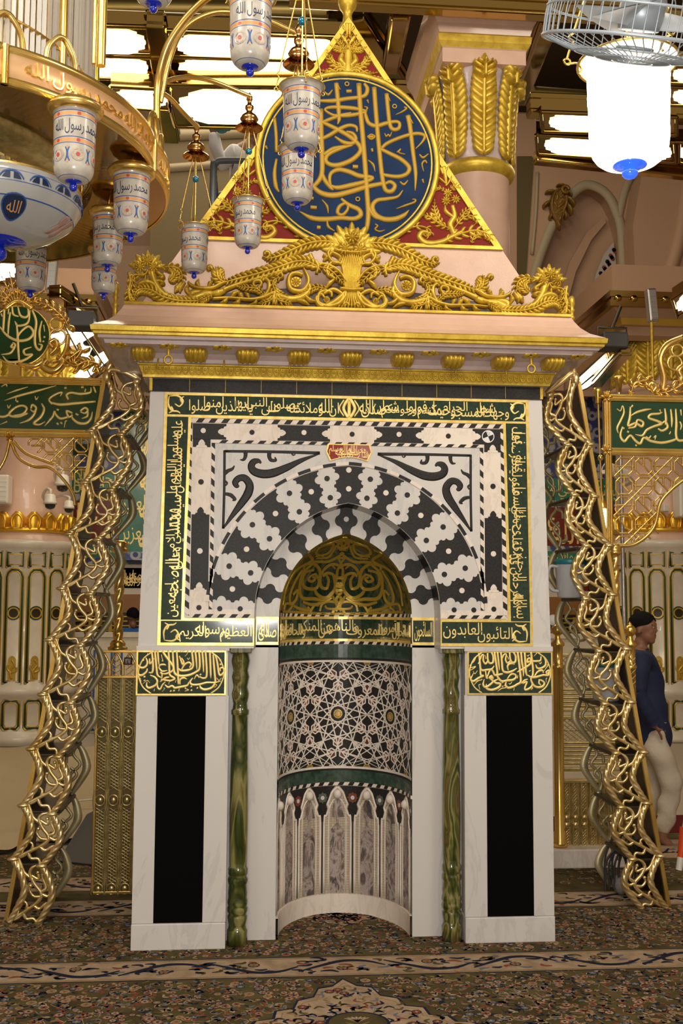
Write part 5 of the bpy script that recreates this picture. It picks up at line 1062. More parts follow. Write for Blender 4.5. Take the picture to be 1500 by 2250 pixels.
# ------------------------------------------------------------------ green signs on brass frames
def sgn(X0, X1, Y, zt, zb): pass
SB = 1.16
def A1(x, y): q = at(x, y, SB); return (q.x, q.z)
SM = lambda Y: (lambda u, v, h: Vector((u, Y-h, v)))
def scrollset(p, conv, data, sc, M_, h=.02, back=-.012):
    for d in data:
        pts, wd = d[0], d[1]; q = [conv(*v) for v in pts]
        if len(d) > 2: p.leafy(q, [w_*sc for w_ in wd], h, M_, d[2], back)
        else: p.stroke(q, [w_*sc for w_ in wd], h, M_, n=7, back=back)
sl_ = thing('brass_sign', (at(150, 960, SB).x, SB, 0), 'green inscribed sign with round green disc on brass frame, left of the niche', 'sign', 'green inscribed signs on brass frames')
x0 = A1(-190, 900)[0]; x1 = A1(236, 900)[0]; zt, zb = A1(100, 829)[1], A1(100, 961)[1]
def moulded(p, x0, x1, z0, z1, Y, w_=.05):
    for a, c in (((x0, z0), (x1, z0+w_)), ((x0, z1-w_), (x1, z1)), ((x0, z0), (x0+w_, z1)), ((x1-w_, z0), (x1, z1))):
        p.bbox((a[0], Y-.02, a[1]), (c[0], Y+.03, c[1]), .005)
        horiz = (c[0]-a[0]) > (c[1]-a[1])
        for k in (.28, .72):
            if horiz: z = lerp(a[1], c[1], k); p.tube([(a[0], Y-.02, z), (c[0], Y-.02, z)], w_*.13, 6)
            else: x = lerp(a[0], c[0], k); p.tube([(x, Y-.02, a[1]), (x, Y-.02, c[1])], w_*.13, 6)
p = MB(); moulded(p, x0, x1, zb, zt, SB); p.build('frame', BR, sl_)
p = MB(); p.box((x0+.03, SB-.006, zb+.03), (x1-.03, SB+.01, zt-.03)); bd = p.build('board', GS, sl_); q = MB(); m_ = SM(SB-.006)
def sgnline(q, t, px0, py0, px1, py1, conv, m_, st=False): a = conv(px0, py0); b = conv(px1, py1); q.poly(line(t, a[0], b[1], b[0], a[1], st), m_, d=0, h=.006)
def traced(q, data, sx, ox, oy, conv, m_, k):
    for pts, wd in data: q.stroke([conv(ox+x/sx, oy+y/sx) for x, y in pts], [w_*k for w_ in wd], .006, m_, n=6)
traced(q, [([(45, 948), (110, 925), (185, 902)], [3, 12, 5]), ([(30, 992), (120, 962), (240, 930), (372, 893)], [3, 15, 15, 5]), ([(345, 1015), (325, 985), (360, 955), (408, 938), (398, 965)], [14, 12, 14, 12, 4]), ([(335, 1005), (400, 1018), (500, 1010), (632, 998)], [12, 18, 18, 12]), ([(452, 985), (440, 955), (470, 940), (530, 948), (595, 938), (600, 905)], [12, 14, 14, 16, 14, 5]), ([(536, 905), (552, 902)], [12, 12]), ([(560, 935), (566, 915)], [10, 8]), ([(425, 910), (440, 908)], [12, 12]), ([(618, 900), (632, 940)], [10, 12]),
 ([(610, 1065), (600, 1110), (570, 1140), (520, 1140), (480, 1110), (478, 1085)], [6, 15, 18, 18, 14, 5]), ([(530, 1060), (560, 1040), (580, 1055), (560, 1075), (530, 1065)], [12, 14, 14, 12, 8]), ([(580, 1060), (575, 1095), (540, 1110)], [14, 14, 6]), ([(500, 1078), (518, 1088)], [12, 12]), ([(480, 1075), (440, 1060), (455, 1100), (480, 1085)], [12, 14, 14, 10]), ([(450, 1100), (400, 1110), (370, 1085), (360, 1062), (350, 1095), (330, 1120), (295, 1160)], [14, 16, 14, 10, 14, 14, 4]), ([(375, 1050), (390, 1055)], [12, 12]), ([(375, 1140), (388, 1150)], [12, 12]), ([(400, 1135), (412, 1145)], [12, 12]), ([(425, 1170), (432, 1130), (444, 1125)], [5, 10, 8]),
 ([(275, 1010), (292, 1050), (270, 1100), (225, 1140), (260, 1150), (300, 1130)], [8, 16, 18, 16, 12, 5]), ([(205, 1045), (215, 1020), (240, 1040), (225, 1065), (200, 1050)], [12, 14, 14, 12, 8]), ([(240, 1045), (225, 1085), (190, 1120), (130, 1142)], [14, 16, 16, 5]), ([(185, 1075), (120, 1098), (60, 1085), (100, 1040), (150, 1025), (178, 1045), (150, 1080), (90, 1092)], [12, 16, 16, 14, 14, 14, 14, 12]), ([(110, 995), (122, 1000)], [12, 12]), ([(70, 1060), (50, 1090), (10, 1098), (-40, 1080), (-60, 1040)], [10, 16, 16, 14, 8]), ([(50, 1020), (58, 1040), (72, 1020)], [6, 10, 5]), ([(232, 962), (240, 985), (255, 965)], [6, 10, 5]), ([(105, 995), (108, 965)], [8, 5]), ([(10, 900), (40, 885), (48, 900)], [5, 10, 5]), ([(0, 1150), (50, 1130)], [4, 10])], 3, 0, 550, A1, m_, .00052)
sgnline(q, 'من رياض الجنة', -170, 865, -25, 935, A1, m_)
q.build('lettering', GT, bd)
dc = A1(42, 738); dr = A1(108, 738)[0]-dc[0]
p = MB(); p.poly([(circ(dc[0], dc[1], dr, 48), [])], SM(SB), d=-.02, h=.010); dk = p.build('disc', GS, sl_); q = MB(); m2 = SM(SB-.010)
traced(q, [([(120, 375), (135, 430), (165, 445), (188, 430), (186, 385)], [8, 15, 16, 15, 8]), ([(82, 375), (90, 425), (125, 440)], [10, 14, 8]), ([(60, 390), (55, 425)], [10, 6]), ([(32, 375), (28, 450), (22, 540)], [10, 15, 14]), ([(215, 398), (240, 470), (232, 560), (235, 630), (262, 660), (278, 630), (255, 620)], [12, 16, 16, 16, 15, 13, 8]), ([(278, 468), (262, 540), (268, 610)], [8, 15, 12]), ([(200, 395), (185, 480), (120, 500), (100, 470)], [8, 15, 15, 6]), ([(0, 505), (50, 565), (120, 598), (190, 588), (222, 545), (190, 505), (140, 540), (110, 590)], [8, 16, 18, 18, 16, 15, 14, 10]), ([(70, 410), (60, 480), (55, 560)], [10, 14, 10]), ([(110, 480), (118, 560), (122, 650), (128, 735)], [8, 15, 15, 12]), ([(85, 620), (75, 640), (98, 640), (100, 620), (85, 612)], [12, 13, 13, 12, 10]), ([(100, 640), (70, 680), (10, 690)], [14, 15, 6]), ([(210, 640), (160, 660), (170, 690), (215, 690), (150, 730), (60, 738), (20, 700)], [6, 14, 14, 14, 17, 15, 6]), ([(290, 495), (296, 540)], [8, 5]), ([(292, 570), (297, 580)], [12, 12]), ([(285, 600), (290, 608)], [12, 12]), ([(100, 745), (108, 752)], [12, 12]), ([(130, 742), (138, 750)], [12, 12]), ([(10, 420), (16, 440)], [10, 6])], 3, 0, 550, A1, m2, .00052)
q.build('lettering', GT, dk)
p = MB()
LS = [([(225, 815), (215, 800), (190, 795), (165, 805), (140, 790)], [2, 5, 8, 8, 5], 6), ([(160, 800), (180, 770), (150, 790), (120, 795)], [3, 8, 8, 4], 4), ([(180, 812), (195, 802), (190, 790), (175, 790)], [4, 5, 4, 2]), ([(205, 818), (212, 808), (218, 820)], [3, 4, 2]), ([(105, 790), (95, 805), (120, 815), (140, 795), (125, 785)], [4, 5, 6, 5, 3]), ([(150, 735), (145, 770), (130, 795)], [3, 4, 4]), ([(152, 720), (140, 700), (110, 675), (80, 665)], [2, 6, 8, 4], 7), ([(155, 728), (158, 722), (150, 718)], [4, 5, 3]), ([(118, 765), (110, 755), (122, 748), (125, 765), (110, 780)], [3, 4, 4, 4, 3]), ([(40, 800), (75, 805), (95, 795)], [3, 5, 4])]
scrollset(p, A1, LS, .0042, SM(SB), .03)
for cx, cy, r in ((127, 740, 18), (124, 712, 15)): a = A1(cx, cy); p.tube([(a[0]+r*.0028*cos(2*pi*i/20), SB, a[1]+r*.0028*sin(2*pi*i/20)) for i in range(20)], .008, 8, closed=True)
p.tube([(dc[0]+(dr+.004)*cos(2*pi*i/40), SB-.004, dc[1]+(dr+.004)*sin(2*pi*i/40)) for i in range(40)], .008, 6, closed=True)
for k in range(11):
    a = pi*.5+(k-5)*.24; b = A1(38, 676); L_ = .24-.012*abs(k-5); p.leafy([(b[0]+.03*cos(a), b[1]+.02*sin(a)), (b[0]+L_*.6*cos(a), b[1]+L_*.6*sin(a)), (b[0]+L_*cos(a), b[1]+L_*sin(a))], [.014, .02, .005], .02, SM(SB), 4, -.01)
p.stroke([A1(10, 680), A1(40, 662), A1(72, 680)], .022, .02, SM(SB), back=-.01)
b = A1(32, 800); p.box((b[0]-.035, SB-.01, zt-.002), (b[0]+.035, SB+.02, b[1]+.03)); p.build('scrollwork', BR, sl_)
p = MB(); m3 = SM(SB)
for pts in ([(-60, 1130), (-20, 1060), (10, 1010), (22, 965)], [(22, 965), (40, 1005), (75, 1025), (110, 1028), (140, 1055), (160, 1085), (165, 1110)], [(30, 970), (55, 995), (85, 1008), (118, 1020)]):
    P3 = [Vector((a, SB, c)) for a, c in (A1(*v) for v in pts)]; p.tube(cr(P3, 6), .010, 7)
def lattice(p, conv, Y, x0, x1, y0, y1, cell, ok, r):
    k = int((x1-x0)/cell)+1; m = int((y1-y0)/cell)+1
    def ln(ax, ay, bx, by):
        for i in range(4):
            qa = (lerp(ax, bx, i/4), lerp(ay, by, i/4)); qb = (lerp(ax, bx, (i+1)/4), lerp(ay, by, (i+1)/4))
            if ok(*qa) and ok(*qb): A_, C_ = conv(*qa), conv(*qb); p.tube([(A_[0], Y, A_[1]), (C_[0], Y, C_[1])], r, 6)
    for i in range(k):
        for j in range(m):
            X, Y_ = x0+i*cell, y0+j*cell; s = cell*.30; c_ = cell/2; mx, my = X+c_, Y_+c_
            o8 = [(mx-c_*.45, my-c_*.85), (mx+c_*.45, my-c_*.85), (mx+c_*.85, my-c_*.45), (mx+c_*.85, my+c_*.45), (mx+c_*.45, my+c_*.85), (mx-c_*.45, my+c_*.85), (mx-c_*.85, my+c_*.45), (mx-c_*.85, my-c_*.45)]
            for q in range(8): ln(*o8[q], *o8[(q+1) % 8])
            ln(X, Y_, X+cell, Y_+cell) if (i+j) % 2 else ln(X+cell, Y_, X, Y_+cell)
            ln(mx, Y_, mx, Y_+cell*.5) if (i+j) % 2 else ln(X, my, X+cell, my)
lattice(p, A1, SB, 60, 196, 962, 1100, 34, lambda x, y: x < 196-(y-962)*.10 and y < 975+max(0, (x-55))*.78 and y > 961, .006)
b = A1(22, 958); rosette(p, b[0], b[1], .035, m3, 6, .03); p.build('lattice', BR, sl_)
# right sign
SR = 1.62
def A2(x, y): q = at(x, y, SR); return (q.x, q.z)
sr_ = thing('brass_sign', (A2(1335, 1000)[0], SR, 0), 'green inscribed sign in brass frame with lattice below, right of the niche', 'sign', 'green inscribed signs on brass frames')
x0, x1 = A2(1326, 930)[0], A2(1720, 930)[0]; zt, zb = A2(1420, 868)[1], A2(1420, 1001)[1]
p = MB(); moulded(p, x0, x1, zb, zt, SR); a = A2(1327, 860); c = A2(1346, 1195); p.bbox((a[0], SR-.018, c[1]), (c[0], SR+.02, a[1]), .006)
for k in (.3, .7): x = lerp(a[0], c[0], k); p.tube([(x, SR-.018, c[1]), (x, SR-.018, a[1])], .008, 6)
p.build('frame', BR, sr_)
p = MB()
for py in (873, 989): q = A2(1330, py); rosette(p, q[0], q[1], .042, SM(SR-.02), 6, .016, cen=.3)
p.build('rosettes', BR, sr_)
p = MB(); p.box((x0+.03, SR-.006, zb+.03), (x1-.03, SR+.01, zt-.03)); bd = p.build('board', GS, sr_); q = MB(); m_ = SM(SR-.006)
traced(q, [([(560, 960), (585, 975), (600, 938), (610, 985), (588, 1040), (562, 1095), (570, 1135)], [6, 8, 6, 13, 15, 14, 5]), ([(655, 945), (652, 1020), (640, 1080), (690, 1062), (735, 1085), (745, 1055), (705, 1040), (690, 1085), (640, 1098)], [10, 18, 16, 16, 17, 15, 14, 15, 8]), ([(672, 935), (662, 950)], [14, 8]), ([(650, 1015), (700, 985), (760, 968), (802, 962)], [4, 16, 16, 6]), ([(880, 985), (855, 995), (800, 1000), (785, 1025), (840, 1045), (875, 1065), (820, 1085), (770, 1110), (740, 1148), (690, 1142)], [6, 15, 16, 15, 17, 18, 16, 16, 15, 5]), ([(850, 1100), (880, 1115), (918, 1090), (900, 1050), (875, 1068)], [10, 16, 16, 15, 8]), ([(898, 958), (906, 1020), (905, 1075)], [10, 17, 14]), ([(940, 962), (948, 1040), (946, 1092)], [10, 16, 6]), ([(975, 960), (980, 1060), (978, 1150), (1000, 1185), (1060, 1170), (1120, 1120), (1130, 1050)], [10, 17, 17, 17, 17, 15, 6]), ([(1010, 965), (1015, 1010)], [12, 6]),
 ([(600, 1085), (585, 1150), (612, 1190), (640, 1160), (660, 1150), (690, 1185), (725, 1205), (750, 1165), (800, 1188), (880, 1200), (960, 1182), (985, 1165)], [8, 16, 17, 15, 15, 17, 17, 15, 17, 18, 17, 8]), ([(600, 1095), (612, 1100)], [14, 14]), ([(632, 1120), (644, 1126)], [14, 14]), ([(765, 1155), (785, 1168), (800, 1150)], [8, 12, 8]), ([(690, 1215), (700, 1222)], [12, 12]), ([(820, 1165), (835, 1150), (828, 1180)], [8, 10, 5]), ([(862, 965), (870, 985)], [10, 6]), ([(930, 1140), (940, 1120)], [10, 6]), ([(1005, 1050), (1015, 1080), (1008, 1110)], [10, 12, 6])], 3.2156, 1180, 600, A2, m_, .00056)
sgnline(q, 'كما تأرز', 1540, 896, 1690, 960, A2, m_)
q.build('lettering', GT, bd)
p = MB()
RS = [([(1384, 868), (1392, 845), (1415, 838), (1435, 850), (1450, 868)], [2, 7, 9, 7, 3], 6), ([(1432, 862), (1440, 850), (1430, 842), (1424, 850), (1434, 858)], [4, 5, 5, 4, 2]), ([(1440, 866), (1470, 860), (1500, 840), (1520, 800)], [4, 8, 10, 6], 5), ([(1455, 860), (1458, 830), (1450, 790), (1465, 760), (1500, 742)], [3, 5, 5, 6, 5]), ([(1500, 868), (1530, 830), (1560, 800)], [5, 8, 8], 4), ([(1500, 835), (1490, 815), (1505, 805), (1515, 820)], [4, 5, 5, 3])]
scrollset(p, A2, RS, .0045, SM(SR), .03)
for cx, cy, r in ((1482, 798, 17), (1488, 770, 14)): a = A2(cx, cy); p.tube([(a[0]+r*.003*cos(2*pi*i/20), SR, a[1]+r*.003*sin(2*pi*i/20)) for i in range(20)], .009, 8, closed=True)
p.ball((A2(1455, 780)[0], SR, A2(1455, 780)[1]), .018); p.build('scrollwork', BR, sr_)
p = MB()
P3 = [Vector((a, SR, c)) for a, c in (A2(*v) for v in ((1350, 1199), (1395, 1195), (1435, 1160), (1450, 1105), (1475, 1075), (1500, 1055)))]; p.tube(cr(P3, 6), .014, 7)
lattice(p, A2, SR, 1349, 1520, 1003, 1200, 43, lambda x, y: y < 1198-((max(0, x-1392))/62)**2*30 and (x < 1452 or y < 1105-(x-1452)*1.0) and x > 1347, .0068)
p.build('lattice', BR, sr_)
# spiral colonnettes carrying the frames
def colonnette(name, px, pt, pb, Y, label, zbot=None):
    a, c = at(px, pt, Y), at(px, pb, Y); r = .032; root = thing(name, (a.x, Y, c.z), label, 'colonnette', 'spiral brass colonnettes')
    p = MB(); P3 = [Vector((a.x, Y, lerp(c.z+.05, a.z-.07, i/90))) for i in range(91)]; p.rope(P3, r, (a.z-c.z)/.11, 2, .42, 18); p.build('spiral_shaft', BR, root)
    p = MB(); p.lathe([(.001, 0), (.04, 0), (.052, .01), (.052, .025), (.04, .03), (.048, .05), (.048, .065), (.03, .075)], (a.x, Y, a.z-.075), 20); p.build('capital', BR, root)
    p = MB(); p.lathe([(.001, 0), (.06, 0), (.06, .012), (.045, .02), (.048, .035), (.034, .055), (.02, .06)], (a.x, Y, c.z), 20); p.build('foot', BR, root)
colonnette('spiral_colonnette', 264, 1188, 1427, 1.10, 'spiral brass colonnette standing on the brass grille left of the niche')
colonnette('spiral_colonnette', 1349, 1196, 1432, 1.64, 'spiral brass colonnette under the right sign frame')
p = MB(); p.tube([at(1354, 1430, 1.64), at(1349, 1395, 1.64)], .01, 6)
# ------------------------------------------------------------------ brass grilles
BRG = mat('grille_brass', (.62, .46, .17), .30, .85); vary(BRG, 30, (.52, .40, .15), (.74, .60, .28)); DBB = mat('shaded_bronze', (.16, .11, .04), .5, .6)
def grille(px0, px1, pt, pb, Y, label, zf=0.):
    a, c = at(px0, pt, Y), at(px1, pb, Y); x0, x1, z0, z1 = a.x, c.x, zf, a.z; root = thing('brass_grille', (x0, Y, zf), label, 'grille', 'brass grille panels')
    fr = MB()
    for X in (x0, x1-.014): fr.bbox((X, Y-.02, z0), (X+.014, Y+.02, z1), .003)
    for Z in (z0, z1-.016, z1-.17): fr.bbox((x0, Y-.02, Z), (x1, Y+.02, Z+.016), .003)
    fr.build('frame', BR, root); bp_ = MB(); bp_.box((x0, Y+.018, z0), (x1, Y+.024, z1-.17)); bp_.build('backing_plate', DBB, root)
    n = max(3, round((x1-x0)/.088)); w_ = (x1-x0)/n
    ar = MB()
    for i in range(n):
        cx = x0+(i+.5)*w_; ar.tube(cr([(cx-w_*.45, Y-.01, z1-.165), (cx-w_*.45, Y-.01, z1-.09), (cx-w_*.25, Y-.01, z1-.05), (cx, Y-.01, z1-.022), (cx+w_*.25, Y-.01, z1-.05), (cx+w_*.45, Y-.01, z1-.09), (cx+w_*.45, Y-.01, z1-.165)], 4), .007, 6)
        for k in range(3): ar.tube([(cx-w_*.3, Y, z1-.155+k*.035), (cx+w_*.3, Y, z1-.12+k*.035)], .003, 4); ar.tube([(cx+w_*.3, Y, z1-.155+k*.035), (cx-w_*.3, Y, z1-.12+k*.035)], .003, 4)
    ar.build('arcade', BR, root)
    rows = [(z1-.19, z0+(z1-z0)*.70), (z0+(z1-z0)*.62, z0+(z1-z0)*.42), (z0+(z1-z0)*.34, z0+.05)]
    for i in range(n):
        cx = x0+(i+.5)*w_; st = MB()
        for k in (-.46, -.36, .36, .46): st.tube([(cx+w_*k, Y-.01, z0+.02), (cx+w_*k, Y-.01, z1-.17)], .004, 6)
        for za, zb_ in rows:
            h = abs(za-zb_); m_ = int(h/.019)
            for j in range(m_):
                z = min(za, zb_)+j*h/m_; st.tube([(cx-w_*.3, Y-.004, z), (cx+w_*.3, Y-.004, z+h/m_*1.6)], .0028, 4); st.tube([(cx+w_*.3, Y-.004, z), (cx-w_*.3, Y-.004, z+h/m_*1.6)], .0028, 4)
        for Z in (z0+(z1-z0)*.66, z0+(z1-z0)*.38, z0+.03):
            st.tube([(cx+w_*.36*cos(q), Y-.014, Z+.032*sin(q)) for q in [2*pi*j/14 for j in range(14)]], .005, 6, closed=True)
            st.ball((cx, Y-.012, Z), .018, sq=(1, .5, 1)); st.tube(cr([(cx+w_*.42, Y-.016, Z+.06), (cx+w_*.5, Y-.016, Z), (cx+w_*.42, Y-.016, Z-.06)], 4), .006, 6); st.tube(cr([(cx-w_*.42, Y-.016, Z+.06), (cx-w_*.5, Y-.016, Z), (cx-w_*.42, Y-.016, Z-.06)], 4), .006, 6)
        st.build('lattice_strip', BRG, root)
    return root, (x0, x1, z0, z1)

gr, _ = grille(214, 318, 1428, 1965, 1.09, 'brass lattice grille panel with arched top left of the niche')
p = MB(); q = at(283, 1452, 1.06); p.bbox((q.x-.028, 1.045, q.z-.024), (q.x+.022, 1.06, q.z+.022), .006, 0); p.poly(line('٧٢', q.x-.018, q.z-.014, q.x+.012, q.z+.013), SM(1.0445), d=0, h=.002, mi=1); o = p.build('number_plate', [mat('plate_brown', (.05, .012, .008), .3), CM], gr)
# right-hand fence: marble step, posts, louvred and pierced panel
stp = MB(); stp.lathe([(.001, 0), (.17, 0), (.17, .12), (.16, .13), (.001, .13)], (1.27, 1.50, 0), 28); stp.bbox((1.25, 1.50, 0), (2.12, 1.86, .125), .01); o = stp.build('marble_step', CM); tag(o, 'pale marble step with rounded end under the right brass fence', 'step')
fz = .128
ft = thing('brass_fence', (1.5, 1.66, fz), 'tall brass fence with ball finials and pierced panels behind the right rack', 'fence')
def fpost(px, pt, Y):
    a = at(px, pt, Y); p = MB(); p.lathe([(.001, 0), (.05, 0), (.05, .03), (.042, .04), (.042, .09), (.034, .10), (.034, a.z-fz-.32), (.042, a.z-fz-.315), (.042, a.z-fz-.295), (.034, a.z-fz-.29), (.034, a.z-fz-.17), (.046, a.z-fz-.16), (.046, a.z-fz-.145), (.02, a.z-fz-.115), (.016, a.z-fz-.09)], (a.x, Y, fz), 20); p.ball((a.x, Y, a.z-.055), .042, n=16); p.lathe([(.014, 0), (.016, .01), (.001, .03)], (a.x, Y, a.z-.022), 10); p.build('post', BR, ft); return a
pa = fpost(1224, 1366, 1.58); pb = fpost(1383, 1368, 1.66)
x0, x1 = pa.x+.03, pb.x-.02; zz = lambda py: at(1270, py, 1.62).z
fr = MB()
for py in (1440, 1560, 1576, 1690, 1716, 1885): z = zz(py); fr = MB(); fr.bbox((x0, 1.60, z-.012), (x1, 1.645, z+.012), .004); fr.build('rail', BRG, ft)
for py in [1515+i*9 for i in range(5)]+[1632+i*9 for i in range(6)]: z = zz(py); fr = MB(); fr.tube([(x0, 1.62, z), (x1, 1.62, z)], .011, 6); fr.build('rail', BRG, ft)
pn = MB()
pn.box((x0, 1.642, zz(1885)), (x1, 1.648, zz(1716)))
for i in range(8):
    x = lerp(x0, x1, (i+.5)/8)
    for k in (-.018, .018): pn.tube([(x+k, 1.615, zz(1883)), (x+k, 1.615, zz(1718))], .005, 6)
    for za, zb_ in ((1718, 1785), (1825, 1883)):
        m_ = 9
        for j in range(m_):
            z = lerp(zz(zb_), zz(za), j/m_); d = (zz(za)-zz(zb_))/m_; pn.tube([(x-.013, 1.62, z), (x+.013, 1.62, z+d*1.5)], .0028, 4); pn.tube([(x+.013, 1.62, z), (x-.013, 1.62, z+d*1.5)], .0028, 4)
    for py in (1796, 1812): pn.ball((x, 1.612, zz(py)), .022, sq=(1, .6, 1))
for a, b in ((1445, 1510), (1578, 1628)):
    for i in range(13):
        x = lerp(x0, x1, i/12)
        for j in range(5): z = lerp(zz(b), zz(a), j/5); d = (zz(a)-zz(b))/5; pn.tube([(x, 1.62, z), (x+(x1-x0)/12, 1.62, z+d)], .003, 4); pn.tube([(x+(x1-x0)/12, 1.62, z), (x, 1.62, z+d)], .003, 4)
pn.build('pierced_panel', BRG, ft)
# ------------------------------------------------------------------ far walls and vaults
YW = 10.4
def zw(py, Y=YW, px=300): return at(px, py, Y).z
TL = mat('blue_tile', (.30, .33, .40), .25, 0, .3)
def tile_mat():
    m = TL; v = coords(m, (1, 1, 1)); vo = N(m, 'ShaderNodeTexVoronoi'); vo.inputs['Scale'].default_value = 7; L(m, v, vo.inputs['Vector'])
    a = ramp(m, vo.outputs['Distance'], [(0, (.03, .05, .22)), (.25, (.03, .05, .22)), (.32, (.50, .50, .50)), (.5, (.42, .44, .48)), (.6, (.05, .08, .28))])
    setcol(m, a)
tile_mat()
TG = mat('turquoise_tile', (.03, .20, .14), .25, 0, .3); vary(TG, 3, (.025, .17, .12), (.045, .24, .17)); TRD = mat('red_tile', (.17, .020, .012), .3, 0, .3)
WX0, WX1 = -8.5, 8.9
p = MB(); p.box((WX0, YW, -.1), (WX1, YW+.15, 9.6)); wb_ = p.build('wall_back', VP, kind='structure')
BANDS = [('marble', 1640, 1402, CW), ('grille', 1402, 1346, DB), ('wood', 1346, 1306, WD), ('marble_frieze', 1306, 1240, CW), ('tile', 1240, 1226, TL), ('turquoise', 1226, 1202, TG), ('tile', 1202, 1190, TL), ('red', 1190, 1102, TRD), ('tile', 1102, 1087, TL), ('turquoise', 1087, 1036, TG), ('tile', 1036, 1003, TL), ('dark', 1003, 978, GN), ('tile', 978, 850, TL)]
AL_ = 'الله لا اله الا هو الحي القيوم لا تاخذه سنة ولا نوم له ما في السموات وما في الارض'
for k, (nm, a, b, m) in enumerate(BANDS):
    p = MB(); d = .012+.002*(k % 3) if nm not in ('wood', 'grille') else .06; p.box((WX0+.1, YW-d, zw(a)), (WX1-.1, YW, zw(b))); p.build(nm+'_band', m, wb_)
    if nm in ('turquoise', 'red'):
        q = MB(); z0, z1 = zw(a), zw(b); mpw = SM(YW-d)
        for X0, X1 in ((-5.2, -1.9), (3.0, 6.6)): q.poly(line(AL_ if nm != 'red' else 'محمد رسول الله صلى الله عليه وسلم', X0, z0+.05*(z1-z0), X1, z1-.05*(z1-z0), True), mpw, d=0, h=.006)
        q.build('lettering', GT, wb_)
q = MB()
for k in range(60): x = lerp(WX0+.2, WX1-.2, k/59); q.box((x, YW-.075, zw(1398)), (x+.05, YW-.06, zw(1352)))
for py in (1356, 1366, 1376, 1386, 1396): q.box((WX0+.1, YW-.08, zw(py)), (WX1-.1, YW-.07, zw(py)+.018))
q.build('grille_bars', GY2, wb_)
q = MB()
for px in (300, 282, 1275, 1368, 1320): 
    a = at(px, 1270, YW-.02); q.poly([(rect(a.x-.2, zw(1292), a.x+.2, zw(1248)), [])], SM(YW-.014), d=0, h=.006, mi=0); q.poly(line('وقف صلى الله', a.x-.17, zw(1288), a.x+.17, zw(1252), True), SM(YW-.02), d=0, h=.004, mi=1)
q.build('red_cartouche', [TRD, GT], wb_)
q = MB()
for px in (212, 226, 240, 256, 1240, 1262):
    a = at(px, 1500, YW-.02).x; q.box((a-.012, YW-.022, zw(1600)), (a+.012, YW-.012, zw(1425)))
for py in (1600, 1572, 1560, 1430): q.box((WX0+.2, YW-.022, zw(py)), (-2.0, YW-.012, zw(py)+.02))
q.build('blue_lines', BN, wb_)
# green inscribed panel seen between the left rack and the niche
YG = 10.15; a, c = at(268, 888, YG), at(345, 1213, YG); p = MB(); p.box((a.x, YG, c.z), (c.x+1.2, YW, a.z)); o = p.build('inscribed_panel', TG); q = MB()
for k in range(5): z0 = lerp(c.z, a.z, k/5); q.poly(line('محمد رسول الله العزيز', a.x+.03, z0+.03, c.x+.3, lerp(c.z, a.z, (k+1)/5)-.03, True), SM(YG), d=0, h=.006)
q.build('lettering', GT, o); q = MB(); q.box((a.x, YG-.02, c.z-.12), (c.x+1.2, YG+.1, c.z)); q.build('tile_edge', [TL, CW], o)
tag(o, 'tall turquoise panel covered in gold script beside the left edge of the niche', 'tiled panel')
# upper vaults on the right, olive gable wall on the left
YV = 9.35
def V(px, py, Y=YV): q = at(px, py, Y); return (q.x, q.z)
def vpoly(p, pts, h0, h1, mi, Y=YV): p.poly([([V(*v, Y) for v in pts], [])], SM(Y), d=-h0, h=h1, mi=mi)
p = MB(); AR1 = [(1150, 860), (1158, 700), (1172, 610), (1198, 530), (1228, 465), (1258, 425), (1285, 407), (1312, 412), (1335, 430), (1352, 462), (1366, 520), (1372, 700), (1372, 860)]
vpoly(p, [(1090, 860), (1090, 250), (1560, 250), (1560, 860)]+AR1[::-1], .5, 0, 0); o = p.build('wall_arcade', VP, kind='structure')
p = MB()
p.stroke([V(*v) for v in AR1[1:-1]], .07, .05, SM(YV)); p.stroke([V(*v) for v in ((1358, 480), (1372, 420), (1392, 370), (1398, 330))], .06, .05, SM(YV)); vpoly(p, [(1135, 700), (1135, 345), (1172, 345), (1160, 520), (1148, 700)], .1, .03, 1)
p.stroke([V(1180, 380), V(1176, 470), V(1168, 560)], .03, .04, SM(YV)); p.build('trim_arch', [CP, OL], o)
p = MB(); vpoly(p, [(1365, 860), (1372, 640), (1366, 520), (1385, 410), (1420, 340), (1560, 330), (1560, 860)], .1, .45, 0); p.stroke([V(*v) for v in ((1420, 690), (1462, 560), (1480, 450), (1490, 360))], .10, .10, SM(YV-.45)); p.build('vault_rib', VP, o)
p = MB(); vpoly(p, [(1215, 860), (1224, 660), (1248, 580), (1285, 515), (1325, 478), (1328, 492), (1296, 530), (1262, 600), (1240, 680), (1235, 860)], 0, .06, 0, YV+.3); vpoly(p, [(1140, 870), (1140, 380), (1400, 380), (1400, 870)], .1, -.02, 0, YV+.32); p.build('inner_vault', VP, o)
p = MB(); vpoly(p, [(1297, 650), (1308, 602), (1325, 560), (1346, 533), (1353, 590), (1325, 622)], .0, .03, 0, YV+.28); vpoly(p, [(1297, 650), (1300, 640), (1328, 612), (1354, 588), (1353, 600), (1325, 628)], 0, .05, 1, YV+.28)
for i in range(14): a = V(1318+i*2.4, 602-i*4.3+8*(i % 3), YV+.28); p.poly([(circ(a[0], a[1], .035, 6), [])], SM(YV+.25), d=0, h=.004, mi=2+i % 2)
p.build('painted_spandrel', [mat('painted_white', (.45, .42, .38), .5), GN, CN, CRU], o)
p = MB(); a = V(1224, 455); 
for pts, w_ in (([(1240, 412), (1215, 430), (1208, 460), (1222, 495)], .10), ([(1238, 420), (1240, 450), (1228, 480)], .12), ([(1222, 425), (1228, 440), (1240, 430)], .07)): p.leafy([V(*v) for v in pts], [w_*.6, w_, w_*.5], .12, SM(YV-.02), 4)
